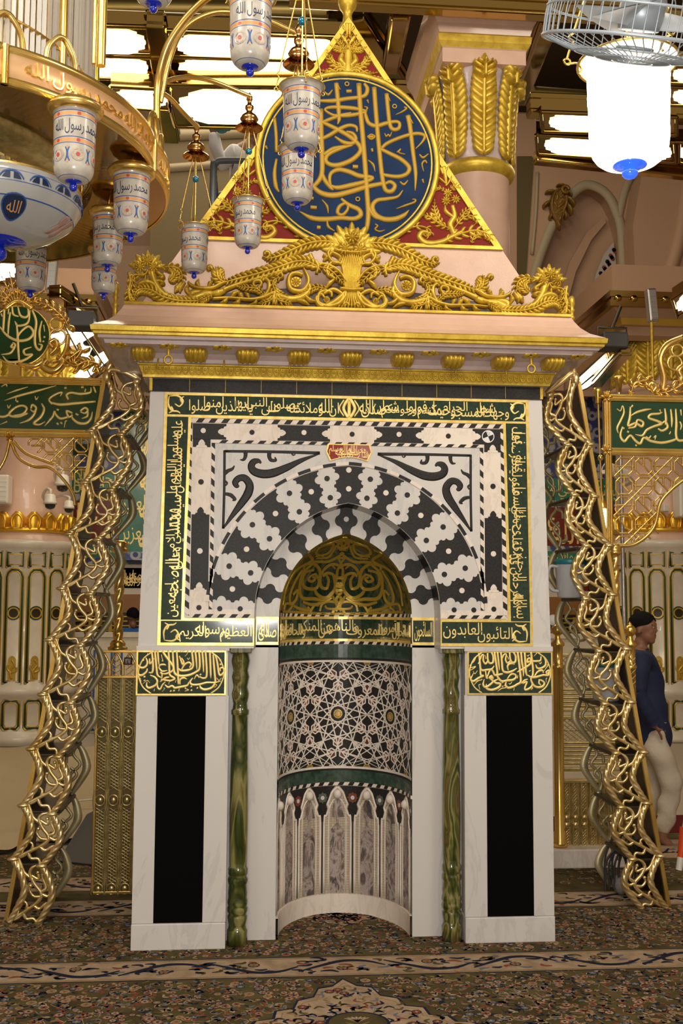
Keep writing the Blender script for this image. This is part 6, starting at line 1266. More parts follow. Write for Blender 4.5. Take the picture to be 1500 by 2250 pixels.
p.poly([([V(*v) for v in ((1240, 412), (1215, 422), (1204, 450), (1208, 478), (1222, 498), (1234, 480), (1244, 440))], [])], SM(YV), d=0, h=.10); p.tube([(V(1236, 424)[0]+.05*cos(i*.5), YV-.14, V(1236, 424)[1]+.05*sin(i*.5)) for i in range(12)], .025, 6); o2 = p.build('gilt_corbel', mat('dim_gilt', (.22, .12, .02), .5, .4)); tag(o2, 'carved gilt bracket high on the pink arch wall', 'bracket')
p = MB(); vpoly(p, [(330, 700), (330, 150), (760, 150), (760, 700)], .2, 0, 0, 7.4); o = p.build('wall_gable', OL, kind='structure')
p = MB(); vpoly(p, [(340, 700), (480, 480), (520, 400), (560, 340), (580, 345), (530, 430), (480, 540), (380, 700)], 0, .06, 0, 7.4); p.stroke([V(340, 372, 7.4), V(480, 362, 7.4), V(700, 350, 7.4)], .05, .08, SM(7.4)); p.stroke([V(340, 300, 7.4), V(700, 285, 7.4)], .07, .10, SM(7.4)); p.build('trim_cornice', CP, o)
p = MB(); vpoly(p, [(100, 900), (100, 540), (360, 540), (330, 700), (330, 900)], .15, 0, 0, 9.5); p.build('wall_left', VP, kind='structure')
p = MB(); p.box((WX0-.15, -7.2, -.1), (WX0, YW+.1, 9.6)); p.build('wall_far_left', VP, kind='structure')
p = MB(); p.box((WX1, -7.2, -.1), (WX1+.15, YW+.1, 9.6)); p.build('wall_far_right', VP, kind='structure')
p = MB(); p.box((WX0, -2.6, 9.5), (WX1, YW+.1, 9.65)); ce = p.build('ceiling', DK, kind='structure')
# ------------------------------------------------------------------ stone columns behind
def column(px, py0, Y, label):
    c0 = at(px, py0, Y); cx = c0.x; R = .64; root = thing('stone_column', (cx, Y+R, 0), label, 'column', 'marble clad columns behind the niche'); root['kind'] = 'thing'; cy = Y+R
    z = lambda py: at(px, py, Y).z
    p = MB(); p.lathe([(.001, 0), (R+.06, 0), (R+.05, z(1622)), (R+.01, z(1612)), (R, z(1608)), (R, z(1534)), (R+.045, z(1528)), (R+.045, z(1515)), (R, z(1506)), (R, z(1208)), (R+.03, z(1204)), (R+.05, z(1195)), (R+.05, z(1188)), (R-.03, z(1184))], (cx, cy, 0), 40); p.build('marble_cladding', CW, root)
    p = MB(); r2 = R*.86; p.lathe([(R-.03, z(1185)), (r2+.04, z(1176)), (r2, z(1164)), (r2, z(850)), (r2+.06, z(846)), (r2+.06, z(838)), (r2, z(832)), (r2+.03, z(745))], (cx, cy, 0), 40); p.build('pink_shaft', PK, root)
    cm = lambda u, v, h: Vector((cx+(R+h)*sin(u/R), cy-(R+h)*cos(u/R), v)); cm2 = lambda u, v, h: Vector((cx+(r2+h)*sin(u/r2), cy-(r2+h)*cos(u/r2), v))
    g = MB(); pit = 2*pi*R/15
    def outline(pts, mi, wd, h): g.stroke(pts, wd, h, cm, mi, raw=True)
    for k in range(-4, 5):
        u = k*pit; hw = pit*.36
        for mi, ex, wd, h in ((0, 0, .013, .004), (1, -.019, .008, .005), (1, .019, .008, .004)):
            w_ = hw+ex; outline([(u-w_, z(1244)-ex), (u-w_, z(1214)+ex), (u+w_, z(1214)+ex), (u+w_, z(1244)-ex), (u-w_, z(1244)-ex)], mi, wd, h)
            outline([(u-w_, z(1500)-ex), (u-w_, z(1268)), (u-w_*.8, z(1258)+ex*.5), (u-w_*.4, z(1252)+ex), (u+w_*.4, z(1252)+ex), (u+w_*.8, z(1258)+ex*.5), (u+w_, z(1268)), (u+w_, z(1500)-ex), (u-w_, z(1500)-ex)], mi, wd, h)
            outline([(u-w_, z(1596)-ex), (u-w_, z(1548)+ex), (u-w_+.03, z(1541)+ex), (u+w_-.03, z(1541)+ex), (u+w_, z(1548)+ex), (u+w_, z(1596)-ex), (u+w_-.03, z(1602)-ex), (u-w_+.03, z(1602)-ex), (u-w_, z(1596)-ex)], mi, wd, h)
        for r, mi, h in ((.088, 0, .004), (.072, 1, .006), (.055, 2, .008)): g.poly([(circ(u, z(1347), r, 18), [])], cm, d=0, h=h, mi=mi)
        g.poly([(rect(u-hw+.05, z(1494), u+hw-.05, z(1450)), [])], cm, d=0, h=.006, mi=1); g.poly([(circ(u, z(1452), hw-.05, 14, .06), [])], cm, d=0, h=.007, mi=1)
        for pts in ([(u, z(1492)), (u-.02, z(1475)), (u+.03, z(1462)), (u, z(1450))], [(u, z(1480)), (u-.05, z(1470)), (u-.04, z(1460))], [(u, z(1478)), (u+.05, z(1474)), (u+.055, z(1466))]): g.stroke(pts, .012, .012, lambda a, b, h: cm(a, b, .007+h), 1)
    g.build('gilt_panels', [GL, GY2, DB], root)
    a = MB(); n = 18
    for k in range(-6, 7):
        u = k*2*pi*r2/n; w_ = 2*pi*r2/n*.5
        a.stroke([(u, z(1166)), (u, z(1150)), (u, z(1134)), (u, z(1122))], [w_*.75, w_, w_*.95, w_*.35], .055, cm2)
        a.stroke([(u-w_*.5, z(1160)), (u-w_*.6, z(1140)), (u, z(1128)), (u+w_*.6, z(1140)), (u+w_*.5, z(1160))], .022, .085, cm2)
    a.lathe([(r2, z(1168)), (r2+.06, z(1166)), (r2+.05, z(1158)), (r2, z(1156))], (cx, cy, 0), 40); a.build('acanthus_ring', GY2G, root)
    b = MB()
    for k in range(-4, 5):
        u = k*2*pi*r2/12; b.leafy([(u, z(832)), (u, z(800)), (u, z(765)), (u, z(748))], [.09, .14, .15, .07], .06, cm2, 8)
    b.build('capital_leaves', GP, root)
    b = MB(); s2 = sqrt(2); b.lathe([(r2*s2, z(748)), ((r2+.10)*s2, z(740)), ((r2+.12)*s2, z(722)), ((r2+.17)*s2, z(720), 1), ((r2+.19)*s2, z(708), 1), ((r2+.19)*s2, z(706)), ((r2+.36)*s2, z(688)), ((r2+.36)*s2, z(600)), (.001, z(600))], (cx, cy, 0), 4, 0, False, a0=pi/4, a1=pi/4+2*pi); b.build('abacus', [VP, GY2], root)
    b = MB(); w2 = r2+.40
    for zz_ in (z(684), z(664)): b.box((cx-w2, cy-w2, zz_-.04), (cx+w2, cy+w2, zz_+.04))
    b.box((cx-w2+.02, cy-w2+.02, z(684)), (cx+w2-.02, cy+w2-.02, z(664)))
    for i in range(9): b.ball((cx-w2+2*w2*(i+.5)/9, cy-w2, z(674)), .05, sq=(1, .6, .9))
    b.build('brass_collar', MB_, root)
GY2G = mat('bright_gilt', (.80, .48, .05), .30, .75)
column(28, 1400, 7.95, 'pink column with panelled marble base behind the left green sign')
column(1492, 1400, 7.95, 'pink column with panelled marble base behind the right green sign')
# pink column with gilded capital behind the gable
Yc = 1.75; cc = at(1046, 500, Yc); R = .235; root = thing('stone_column', (cc.x, Yc, 0), 'pink column with gilded leaf capital rising behind the red gable', 'column'); root['kind'] = 'thing'
zc = lambda py: at(1046, py, Yc-R).z
p = MB(); p.lathe([(R, 0), (R, zc(375)), (R+.02, zc(370))], (cc.x, Yc, 0), 40); p.build('pink_shaft', PK, root)
p = MB(); p.lathe([(R, zc(375)), (R+.03, zc(368)), (R+.045, zc(358)), (R+.03, zc(348)), (R, zc(342))], (cc.x, Yc, 0), 40)
cm3 = lambda u, v, h: Vector((cc.x+(R+h)*sin(u/R), Yc-(R+h)*cos(u/R), v)); K = 2*pi*R/8
p.build('gilt_ring', GP, root)
for k in range(-3, 4):
    p = MB(); u = k*K; cmk = lambda a, b, h: cm3(a, b, h+.015+.045*((b-zc(340))/(zc(150)-zc(340)))**2)
    p.leafy([(u, zc(338)), (u, zc(280)), (u, zc(210)), (u, zc(160))], [.050, .066, .066, .050], .035, cmk, 13); p.leafy([(u, zc(180)), (u, zc(158)), (u, zc(150))], [.05, .05, .02], .08, cmk, 3); p.build('capital_leaf', GP, root)
p = MB(); p.lathe([(R-.01, zc(345)), (R+.015, zc(300)), (R+.012, zc(220)), (R+.03, zc(160)), (R+.05, zc(148))], (cc.x, Yc, 0), 40); p.build('capital_bell', PG, root)
b = MB(); A = R+.06
pf = [(-.06, zc(152)), (0, zc(148)), (0, zc(118)), (.008, zc(116), 1), (.03, zc(106), 1), (.035, zc(92), 1), (.025, zc(88)), (.045, zc(70)), (.095, zc(48)), (.105, zc(22))]
v = []; f = []
for q in pf: o_ = A+q[0]; v += [(cc.x-o_, Yc+.75, q[1]), (cc.x-o_, Yc-o_, q[1]), (cc.x+o_, Yc-o_, q[1]), (cc.x+o_, Yc+.75, q[1])]
b.add(v, []); 
for i in range(len(pf)-1):
    for j in range(3): b.f.append((i*4+j, i*4+j+1, i*4+j+5, i*4+j+4)); b.m.append(pf[i][2] if len(pf[i]) > 2 else 0); b.s.append(False)
for q in ((3, 2, 1, 0), tuple(len(v)-4+i for i in range(4))): b.f.append(q); b.m.append(0); b.s.append(False)
b.build('abacus', [PK, GP], root)
# ------------------------------------------------------------------ brass girders and ceiling lights
def girder(a, c, w_, h, label):
    a, c = Vector(a), Vector(c); d = (c-a); Ln = d.length; p = MB(); p.bbox((0, -w_/2, -h/2), (Ln, w_/2, h/2), .012)
    for k in (.25, .75): p.box((0, -w_/2-.012, -h/2+h*k-.012), (Ln, w_/2+.012, -h/2+h*k+.012))
    o = p.build('brass_girder', MB_); o.matrix_world = Matrix.Translation(a) @ d.to_track_quat('X', 'Z').to_matrix().to_4x4(); tag(o, label, 'girder', 'brass ceiling girders')
zg = at(1050, 15, 1.2).z
girder((-.3, 1.22, zg+.02), (3.4, 1.22, zg+.02), .10, .13, 'brass girder running across in front of the pink capital at the top')
girder(at(1190, 30, 1.28)+Vector((.06, 0, 0)), at(1140, 215, 4.6), .12, .16, 'brass girder receding on the right of the pink capital')
girder(at(905, 20, 1.3)-Vector((.08, 0, 0)), at(845, 215, 4.6), .12, .16, 'brass girder receding on the left of the pink capital, behind the gable')
girder(fl(250, 178, 5.95), fl(900, 200, 5.95), .10, .16, 'brass girder between the ceiling lights left of the gable')
girder(fl(340, 40, 6.0), fl(376, 300, 6.0), .14, .14, 'brass girder running back between the two left rows of ceiling lights')
girder(fl(1160, 232, 5.9), fl(1560, 248, 5.9), .14, .18, 'brass girder above the right ceiling lights')
girder(fl(1175, 345, 5.75), fl(1560, 385, 5.75), .10, .12, 'thin brass girder below the right ceiling lights')
girder(fl(760, 30, 6.3), fl(880, 210, 6.3), .30, .16, 'broad dark brass girder at the tip of the gable')
girder(fl(1310, 842, 4.5), fl(1375, 770, 4.5), .12, .12, 'brass girder beside the slanting lights at the right edge of the roof')
girder(fl(120, 640, 4.9), fl(200, 690, 4.9), .14, .14, 'brass girder with corner above the left green sign')
for (a, b, zq, r, lb) in (((230, 52), (740, 72), 6.2, .10, 'round brass duct above the left ceiling lights'), ((1170, 205), (1560, 235), 6.15, .06, 'round brass duct above the right ceiling lights'), ((240, 20), (740, 30), 6.6, .10, 'upper round brass duct above the left ceiling lights')):
    p = MB(); p.tube([fl(*a, zq), fl(*b, zq)], r, 16); o = p.build('brass_duct', mat('duct_brass_'+str(int(r*100+zq*10)), (.20, .14, .04), .35, .8)); tag(o, lb, 'duct')
def ceil_light(q, Z, label, n=3):
    c = [fl(*v, Z) for v in q]
    def bl(u, v, h): return (c[3]*(1-u)+c[2]*u)*(1-v)+(c[0]*(1-u)+c[1]*u)*v+Vector((0, 0, -h))
    W, H = (c[1]-c[0]).length, (c[0]-c[3]).length; e = .5*H/W; pts = []
    SC_ = [(.0, .5), (.10, .62), (.06, .72), (.40, .80), (.36, .88), (.8, 1.0)]
    lft = [(e*a, b) for a, b in SC_]; pts = [(e*a, 1-b) for a, b in SC_[:0:-1]]+lft+[(1-a, b) for a, b in lft[::-1]]+[(1-e*a, 1-b) for a, b in SC_[1:]]
    root = thing('ceiling_light', sum(c, Vector())/4, label, 'ceiling light', 'scalloped ceiling lights')
    p = MB(); p.poly([(pts, [])], bl, d=-.01, h=.012); p.build('diffuser', LT, root)
    p = MB(); k = .06; g = .16
    fq = [bl(-k, -g, 0), bl(1+k, -g, 0), bl(1+k, 1+g, 0), bl(-k, 1+g, 0)]; up = Vector((0, 0, .12)); p.add(fq+[v+up for v in fq], [(0, 1, 2, 3), (7, 6, 5, 4), (0, 4, 5, 1), (1, 5, 6, 2), (2, 6, 7, 3), (3, 7, 4, 0)])
    for i in range(4): p.tube([fq[i], fq[(i+1) % 4]], .018, 6)
    p.build('housing', MB_, root)
for q, Z, lb in (([(140, 62), (318, 68), (322, 118), (140, 112)], 5.95, 'scalloped ceiling light behind the chandelier pipe, upper one'), ([(140, 121), (322, 126), (328, 169), (140, 163)], 5.95, 'scalloped ceiling light behind the chandelier pipe, lower one'),
 ([(388, 76), (740, 88), (738, 128), (388, 119)], 5.95, 'long scalloped ceiling light left of the gable tip, topmost of three'), ([(391, 130), (720, 141), (716, 182), (393, 172)], 5.95, 'long scalloped ceiling light left of the gable, middle of three'), ([(384, 198), (700, 202), (690, 274), (400, 268)], 5.8, 'large bright ceiling light just above the worker in white'),
 ([(250, 196), (366, 202), (366, 238), (250, 230)], 5.8, 'short ceiling light behind the right curve of the chandelier ring'),
 ([(1205, 252), (1470, 262), (1470, 292), (1207, 284)], 5.75, 'long scalloped ceiling light behind the lit lamp, upper one'), ([(1195, 302), (1475, 318), (1475, 352), (1197, 334)], 5.75, 'long scalloped ceiling light behind the lit lamp, lower one'),
 ([(1478, 150), (1620, 155), (1620, 182), (1478, 178)], 5.75, 'ceiling light at the right edge beside the lit lamp rim'), ([(1478, 196), (1620, 202), (1620, 230), (1478, 226)], 5.75, 'ceiling light at the right edge level with the lit lamp'), ([(1490, 318), (1620, 324), (1620, 364), (1492, 352)], 5.75, 'ceiling light at the right edge below the lit lamp'),
 ([(1262, 838), (1328, 778), (1333, 793), (1272, 846)], 4.6, 'slanting ceiling light at the right corner of the roof, upper one'), ([(1262, 858), (1332, 803), (1358, 801), (1286, 852)], 4.6, 'slanting ceiling light at the right corner of the roof, lower one'),
 ([(1482, 660), (1560, 610), (1560, 650), (1490, 690)], 4.9, 'ceiling light at the far right above the right sign'),
 ([(-60, 566), (36, 566), (36, 622), (-60, 606)], 4.9, 'ceiling light at the left edge behind the glass bowl'), ([(150, 728), (175, 722), (226, 800), (200, 822)], 4.7, 'slanting ceiling light between the left sign and the roof corner')):
    ceil_light(q, Z, lb)
# ------------------------------------------------------------------ chandelier
YC = -1.1; c0 = at(-230, 395, YC); RC = at(371, 395, YC).x-c0.x; ZC_ = c0.z
CHD = thing('chandelier', (c0.x, YC, ZC_), 'large brass ring chandelier with inscribed band and crystal drum at upper left', 'chandelier')
def ringpt(a, r, z): return Vector((c0.x+r*cos(a), YC+r*sin(a), ZC_+z))
def lobe(a, r):      # eight shallow lobes
    t = ((a+.16) % (pi/4))/(pi/4); return r*(.965+.035*sin(pi*t)**.6)
n = 192
def lathe_l(p, prof, mi=0, sm=True):
    v = []; f = []
    for q in prof:
        for j in range(n): a = 2*pi*j/n; v.append(ringpt(a, lobe(a, RC)+q[0]-RC*.0 if len(q) < 4 else q[0], q[1]))
    o_ = len(p.v); p.v += [tuple(x) for x in v]
    for i in range(len(prof)-1):
        for j in range(n): p.f.append((o_+i*n+j, o_+i*n+(j+1) % n, o_+(i+1)*n+(j+1) % n, o_+(i+1)*n+j)); p.m.append(prof[i][2] if len(prof[i]) > 2 else mi); p.s.append(sm)
p = MB(); lathe_l(p, [(-.012, .0, 0), (.0, .0, 0), (.004, .028, 0), (-.006, .032, 1), (-.006, .118, 0), (.004, .122, 0), (.004, .142, 0), (-.02, .146, 0), (-.02, .13, 0)]); p.build('inscription_band', [BR, PB], CHD)
q = MB()
for k in range(8):
    a0 = -.16+k*pi/4
    bm_ = lambda u, v, h: ringpt(u, lobe(u, RC)-.006+h, v)
    if k in (5, 6, 7, 0): q.poly(tf(line('لا اله الا الله محمد رسول الله', 0, .042, 1, .110), lambda x, z: (a0+.06+x*(pi/4-.12), z)), bm_, d=0, h=.006)
split_build(q, 'raised_lettering', BR, CHD, lambda c: int(((atan2(c.y-YC, c.x-c0.x)+.16) % (2*pi))/(pi/4)))
p = MB()
v = []; f = []
for j in range(n):
    a = 2*pi*j/n; v += [ringpt(a, lobe(a, RC)-.01, .004), ringpt(a, .80, .03), ringpt(a, .80, .10)]
for j in range(n):
    for i in range(2): f.append((j*3+i, ((j+1) % n)*3+i, ((j+1) % n)*3+i+1, j*3+i+1))
p.add(v, f, 0, False); p.build('mirror_soffit', MB_, CHD)
for k in range(8):
    a0 = -.16+k*pi/4; p = MB()
    p.tube([ringpt(a0, lobe(a0, RC)+.004, z) for z in (0, .14)], .014, 8)
    for d in (.0, .10, .2):
        if d == .10: continue
        p.tube(cr([ringpt(a0+d-.06, RC*.965, .14), ringpt(a0+d-.05, RC*.965, .20), ringpt(a0+d-.02, RC*.965, .245), ringpt(a0+d, RC*.965, .255), ringpt(a0+d+.02, RC*.965, .245), ringpt(a0+d+.05, RC*.965, .20), ringpt(a0+d+.06, RC*.965, .14)], 4), .011, 7)
    p.build('arched_crest', BR, CHD)
rr = random.Random(4)
p = MB(); RD_ = at(202, 60, YC).x-c0.x; RD_ = min(RD_, .86)
for j in range(170):
    a = 2*pi*j/170; d = 2*pi/170*.42; r = RD_+rr.uniform(-.004, .004)
    for z0, z1 in ((.10, .42), (.43, .90)): 
        P4 = [ringpt(a-d, r, z0), ringpt(a, r+.012, z0), ringpt(a+d, r, z0), ringpt(a, r-.01, z0)]; p.add(P4+[v+Vector((0, 0, z1-z0)) for v in P4], [(0, 1, 5, 4), (1, 2, 6, 5), (2, 3, 7, 6), (3, 0, 4, 7), (0, 3, 2, 1), (4, 5, 6, 7)], 0)
o = p.build('crystal_rods', CR, CHD); o['kind'] = 'stuff'
p = MB()
for z in (.10, .425, .9): p.tube([ringpt(2*pi*j/64, RD_+.006, z) for j in range(64)], .008, 6, closed=True)
for k in range(10): a = 2*pi*k/10+.2; p.tube([ringpt(a, RD_+.012, .1), ringpt(a, RD_+.012, .95)], .018, 8)
p.build('drum_frame', BR, CHD)
p = MB(); p.lathe([(.60, -.0), (RD_-.03, -.0), (RD_-.02, .1), (RD_-.02, .9)], (c0.x, YC, ZC_), 48); p.build('drum_lining', BRG, CHD)
p = MB()
for j in range(120):
    a = rr.random()*2*pi; r = rr.uniform(.36, .58); z = rr.uniform(-.16, .02); q0 = ringpt(a, r, z); h = rr.uniform(.05, .11); w_ = .012; t = Vector((-sin(a), cos(a), 0))*w_; e = Vector((cos(a), sin(a), 0))*.004
    p.add([q0-t-e, q0+t-e, q0+t+e, q0-t+e]+[v+Vector((0, 0, h)) for v in (q0-t-e, q0+t-e, q0+t+e, q0-t+e)], [(0, 1, 5, 4), (1, 2, 6, 5), (2, 3, 7, 6), (3, 0, 4, 7), (0, 3, 2, 1), (4, 5, 6, 7)])
o = p.build('crystal_drops', CR2, CHD); o['kind'] = 'stuff'
# pipe and curving arms
p = MB(); a = at(222, 145, YC-.55); p.tube([a, a+Vector((0, 0, 1.0))], .017, 12); a2 = at(206, 140, YC-.5); p.tube([a2, a2+Vector((0, 0, 1.0))], .008, 8); p.build('vertical_pipe', BR, CHD)
def arm(pts, r=.016):
    p = MB(); p.tube(cr([at(*v) for v in pts], 8), r, 12); return p.build('arm', BR, CHD)
arm([(344, 262, -1.0), (347, 180, -1.0), (366, 105, -1.05), (400, 50, -1.1), (440, 8, -1.15), (480, -20, -1.2)], .016)
arm([(352, 225, -.95), (372, 130, -.95), (405, 62, -.9), (460, 30, -.85), (515, 28, -.8), (580, 42, -.75), (648, 72, -.7)], .013)
arm([(340, 210, -.9), (365, 180, -.85), (410, 170, -.75), (465, 178, -.65), (550, 212, -.55)], .011)
arm([(345, 200, -.9), (372, 215, -.82), (400, 245, -.72), (434, 280, -.62)], .011)
# ------------------------------------------------------------------ glass lamps: one of each kind, then copies
LPM = mat('lamp_medallion_print', (.45, .30, .20), .4); setcol(LPM, ramp(LPM, noise(LPM, coords(LPM), 9), [(.38, (.55, .48, .40)), (.45, (.50, .26, .12)), (.53, (.52, .44, .34)), (.6, (.10, .14, .30)), (.68, (.50, .12, .08))]))
def lampmap(r): return lambda u, v, h: Vector(((r(v)+h)*sin(u), -(r(v)+h)*cos(u), v))
def rad(v): return .50-.035*min(max(-v/1.45, 0), 1)
def lamp_parts(root, glass, mounted, lit=False):
    NVm, BNm, OPm, RPm = (NV, BN, OP, RP) if not lit else LITP
    p = MB(); G0 = 0
    prof = [(.60, .0), (.585, .02), (.54, -.06), (.505, -.14, 0), (.502, -.16, 1), (.501, -.185, 2), (.501, -.20, 3), (.50, -.29, 2), (.50, -.305, 1), (.499, -.325, 0), (.488, -.80, 1), (.487, -.825, 2), (.487, -.84, 3), (.486, -.93, 2), (.485, -.945, 1), (.485, -.965, 0), (.468, -1.45), (.45, -1.53), (.41, -1.61), (.355, -1.67, 1), (.345, -1.68, 0), (.27, -1.712), (.16, -1.728), (.001, -1.73)]
    MI = {0: 0, 1: 1, 2: 0, 3: 2}
    p.lathe([(a[0], a[1], MI.get(a[2] if len(a) > 2 else 0, 0)) for a in prof], n=40)
    M_ = lambda u, v, h: Vector(((rad(v)+.006+h)*sin(u), -(rad(v)+.006+h)*cos(u), v))
    for k in range(2): p.poly(tf(line('محمد رسول الله', 0, -.74, 2.5, -.38), lambda a, b: (a+k*pi-1.25, b)), M_, d=0, h=.004, mi=3, sl=.2)
    for k in range(6):
        u = k*pi/3
        for r, mi, h in ((.165, 1, .0), (.155, 0, .003), (.13, 5, .006)): p.poly([([(u+a/.48, b) for a, b in circ(0, -1.22, r, 18)], [])], M_, d=0, h=h, mi=mi)
        p.poly([([(u+a/.48, b) for a, b in circ(0, -1.22, .05, 6)], [])], M_, d=0, h=.012, mi=4)
        for zz_ in (-.245, -.885): p.poly([([(u+a/.48, b) for a, b in circ(0, zz_, .045, 10)], [])], M_, d=0, h=.004, mi=4)
        w_ = u+pi/6
        for s in (-1, 1): p.stroke([(w_+s*.11, -1.06), (w_+s*.03, -1.14), (w_+s*.02, -1.22), (w_+s*.03, -1.30), (w_+s*.12, -1.40)], [.02, .035, .03, .035, .02], .003, M_, 1)
        for e in (-1.06, -1.40): p.poly([([(w_+a/.48, b) for a, b in circ(0, e, .03, 8)], [])], M_, d=0, h=.004, mi=2)
    p.build('glass_shade', [glass, BNm, OPm, NVm, RPm, OPm if lit else LPM], root)
    p = MB(); p.lathe([(.20, -1.72), (.205, -1.738), (.17, -1.752), (.09, -1.77), (.05, -1.80), (.001, -1.80)], n=28); p.ball((0, 0, -1.86), .10, n=16); p.build('cobalt_finial', BG2 if lit else BG, root)
    p = MB()
    if mounted: p.lathe([(.50, -.10), (.60, -.08), (.66, .0), (.67, .06), (.63, .10), (.58, .12), (.58, .17), (.40, .19), (.001, .19)], n=36)
    else:
        p.tube([(.605*cos(a), .605*sin(a), .0) for a in [2*pi*i/36 for i in range(36)]], .022, 8, closed=True)
    p.build('brass_rim', BR, root)
    if not mounted:
        p = MB(); p.lathe([(.50, 2.72), (.46, 2.78), (.32, 2.84), (.28, 2.92), (.30, 3.0), (.34, 3.06), (.26, 3.20), (.14, 3.28), (.10, 3.36), (.16, 3.46), (.16, 3.54), (.08, 3.62), (.07, 3.72), (.12, 3.80), (.10, 3.94), (.03, 4.05), (.001, 4.1)], n=28); p.build('bell_canopy', BRC, root)
        for k in range(3):
            a = 2*pi*k/3+.5; p = MB(); X, Y = cos(a), sin(a)
            p.tube([(.10*X, .10*Y, 2.85), (.66*X, .66*Y, .55)], .022, 6); p.tube(cr([(.66*X, .66*Y, .55), (.72*X, .72*Y, .48), (.66*X, .66*Y, .40), (.70*X, .70*Y, .30), (.74*X, .74*Y, .12)], 4), .018, 6)
            p.tube([(.74*X+.05*cos(t), .74*Y, .06+.05*sin(t)) for t in [2*pi*i/10 for i in range(10)]], .016, 6, closed=True); p.tube(cr([(.74*X, .74*Y, .02), (.62*X, .62*Y, .03), (.56*X, .56*Y, -.08), (.60*X, .60*Y, -.16)], 4), .018, 6); p.build('suspension_rod', BR, root)
        p = MB(); p.tube([(0, 0, .1), (0, 0, 2.8)], .025, 8); p.lathe([(.22, .0), (.12, .18), (.06, .34), (.03, .5)], n=14); p.build('centre_rod', BR, root)
        p = MB(); p.ball((0, 0, 1.85), .125, n=16); p.build('glass_bead', TB, root)
BRC = mat('copper_brass', (.68, .36, .12), .18, 1.0)
DIA = .135
def mk(name, label, cat, group, mounted, glass=FG, lit=False):
    r = thing(name, (0, 0, 0), label, cat, group); lamp_parts(r, glass, mounted, lit); return r
LITP = [mat('lit_print_'+k, c, .4, emis=(1, .9, .78), es=e) for k, c, e in (('a', (.7, .7, .7), 3.2), ('b', (.4, .5, .9), 2.2), ('c', (.9, .7, .4), 3.0), ('d', (.9, .5, .4), 2.4))]
def put(root, px, py, wpx, label, rz, dia=DIA, first=False, dy=0):
    d = dia*FPX/wpx; r = raydir(px, py); t = d/ (F_.dot(r)); P = Vector((CX, CY, CZ))+r*t
    if root.name.startswith('glass_lamp'): P = fl(px, py, ZC_-.012); dia = wpx*F_.dot(P-Vector((CX, CY, CZ)))/FPX; P.z -= .16*dia
    o = root if first else clone(root, P, label); o.location = P; o.scale = (dia,)*3; o.rotation_euler = (0, 0, rz)
    if root.name.startswith('glass_lamp'):
        g = (ZC_+.035-P.z)/dia; pass
        if g > .2: q = MB(); q.tube([(0, 0, .18), (0, 0, g)], .05, 8); s_ = q.build('stem', BR); s_.parent = o
    return o
m0 = mk('glass_lamp', 'frosted printed glass lamp under the chandelier ring, nearest and uppermost', 'lamp', 'printed glass lamps', True)
put(m0, 166, 232, 92, '', .35, first=True)
put(m0, 290, 370, 79, 'frosted printed glass lamp under the chandelier ring, right of the others', -.1)
put(m0, 239, 462, 66, 'frosted printed glass lamp partly behind its neighbour below the chandelier ring', -.7)
put(m0, 230, 542, 56, 'glass lamp lowest below the ring, almost hidden behind another lamp', .3)
put(m0, 70, 518, 66, 'glass lamp hanging behind the large glass bowl with its base showing', .5)
h0 = mk('hanging_lamp', 'printed glass lamp hung from the lowest bell, over the left end of gilded crest', 'lamp', 'printed glass lamps on bells', False)
put(h0, 428, 500, 59, '', -.75, first=True)
put(h0, 545, 442, 61, 'printed glass lamp hung from a bell over the lower left of the red gable', -.7)
put(h0, 654, 328, 71, 'printed glass lamp partly behind another over the blue medallion, lower one', -.2)
put(h0, 663, 192, 82, 'printed glass lamp over the upper left of the blue medallion, upper one', .15)
put(h0, 551, -5, 92, 'printed glass lamp cut by the top edge, left of the gable tip', .5)
put(h0, 340, -140, 90, 'glass lamp at the top edge with only its blue base showing', .2)
lm = mk('hanging_lamp', 'large brightly lit glass lamp hanging below the fan at upper right', 'lamp', None, False, LG, True); put(lm, 1379, 140, 178, '', .4, .20, True); lm.scale = (.2, .2, .150)
if 'group' in lm: del lm['group']
# frosted bowl under the ring
bo = thing('glass_bowl', at(2, 420, -1.58), 'big frosted glass bowl with blue pattern hanging under the chandelier', 'glass bowl'); S_ = .29; bx = bo.location
p = MB(); bpf = [(1.0, .0, 0), (1.02, -.03, 0), (1.035, -.14, 1), (1.035, -.15, 0), (1.02, -.34, 1), (1.015, -.355, 0), (.93, -.58, 1), (.915, -.60, 0), (.70, -.86), (.50, -1.0), (.34, -1.06, 1), (.32, -1.065, 0), (.12, -1.09), (.001, -1.09)]
p.lathe([(a[0]*S_*1.0, a[1]*S_*.64, a[2] if len(a) > 2 else 0) for a in bpf], tuple(bx), 48)
BMp = lambda u, v, h: Vector((bx.x+(1.03*S_+h)*sin(u), bx.y-(1.03*S_+h)*cos(u), bx.z+v))
for k in range(18):
    u = k*2*pi/18
    for s in (-1, 1): p.poly([([(u+s*.02, -.20*S_), (u+s*.11, -.20*S_), (u+s*.09, -.16*S_), (u+s*.06, -.13*S_), (u+s*.02, -.125*S_)], [])], lambda a, b, h: BMp(a, b, h), d=0, h=.003, mi=3)
    p.stroke([(u-.14, -.19*S_), (u-.09, -.13*S_), (u, -.105*S_), (u+.09, -.13*S_), (u+.14, -.19*S_)], .004, .003, BMp, 1)
def bowl_r(v):
    for a, b in zip(bpf, bpf[1:]):
        z0, z1 = a[1]*S_*.64, b[1]*S_*.64
        if z1 <= v <= z0 and z0 != z1: return lerp(a[0], b[0], (v-z0)/(z1-z0))*S_
    return S_
BM2 = lambda u, v, h: Vector((bx.x+(bowl_r(v)+.003+h)*sin(u), bx.y-(bowl_r(v)+.003+h)*cos(u), bx.z+v-h*.4))
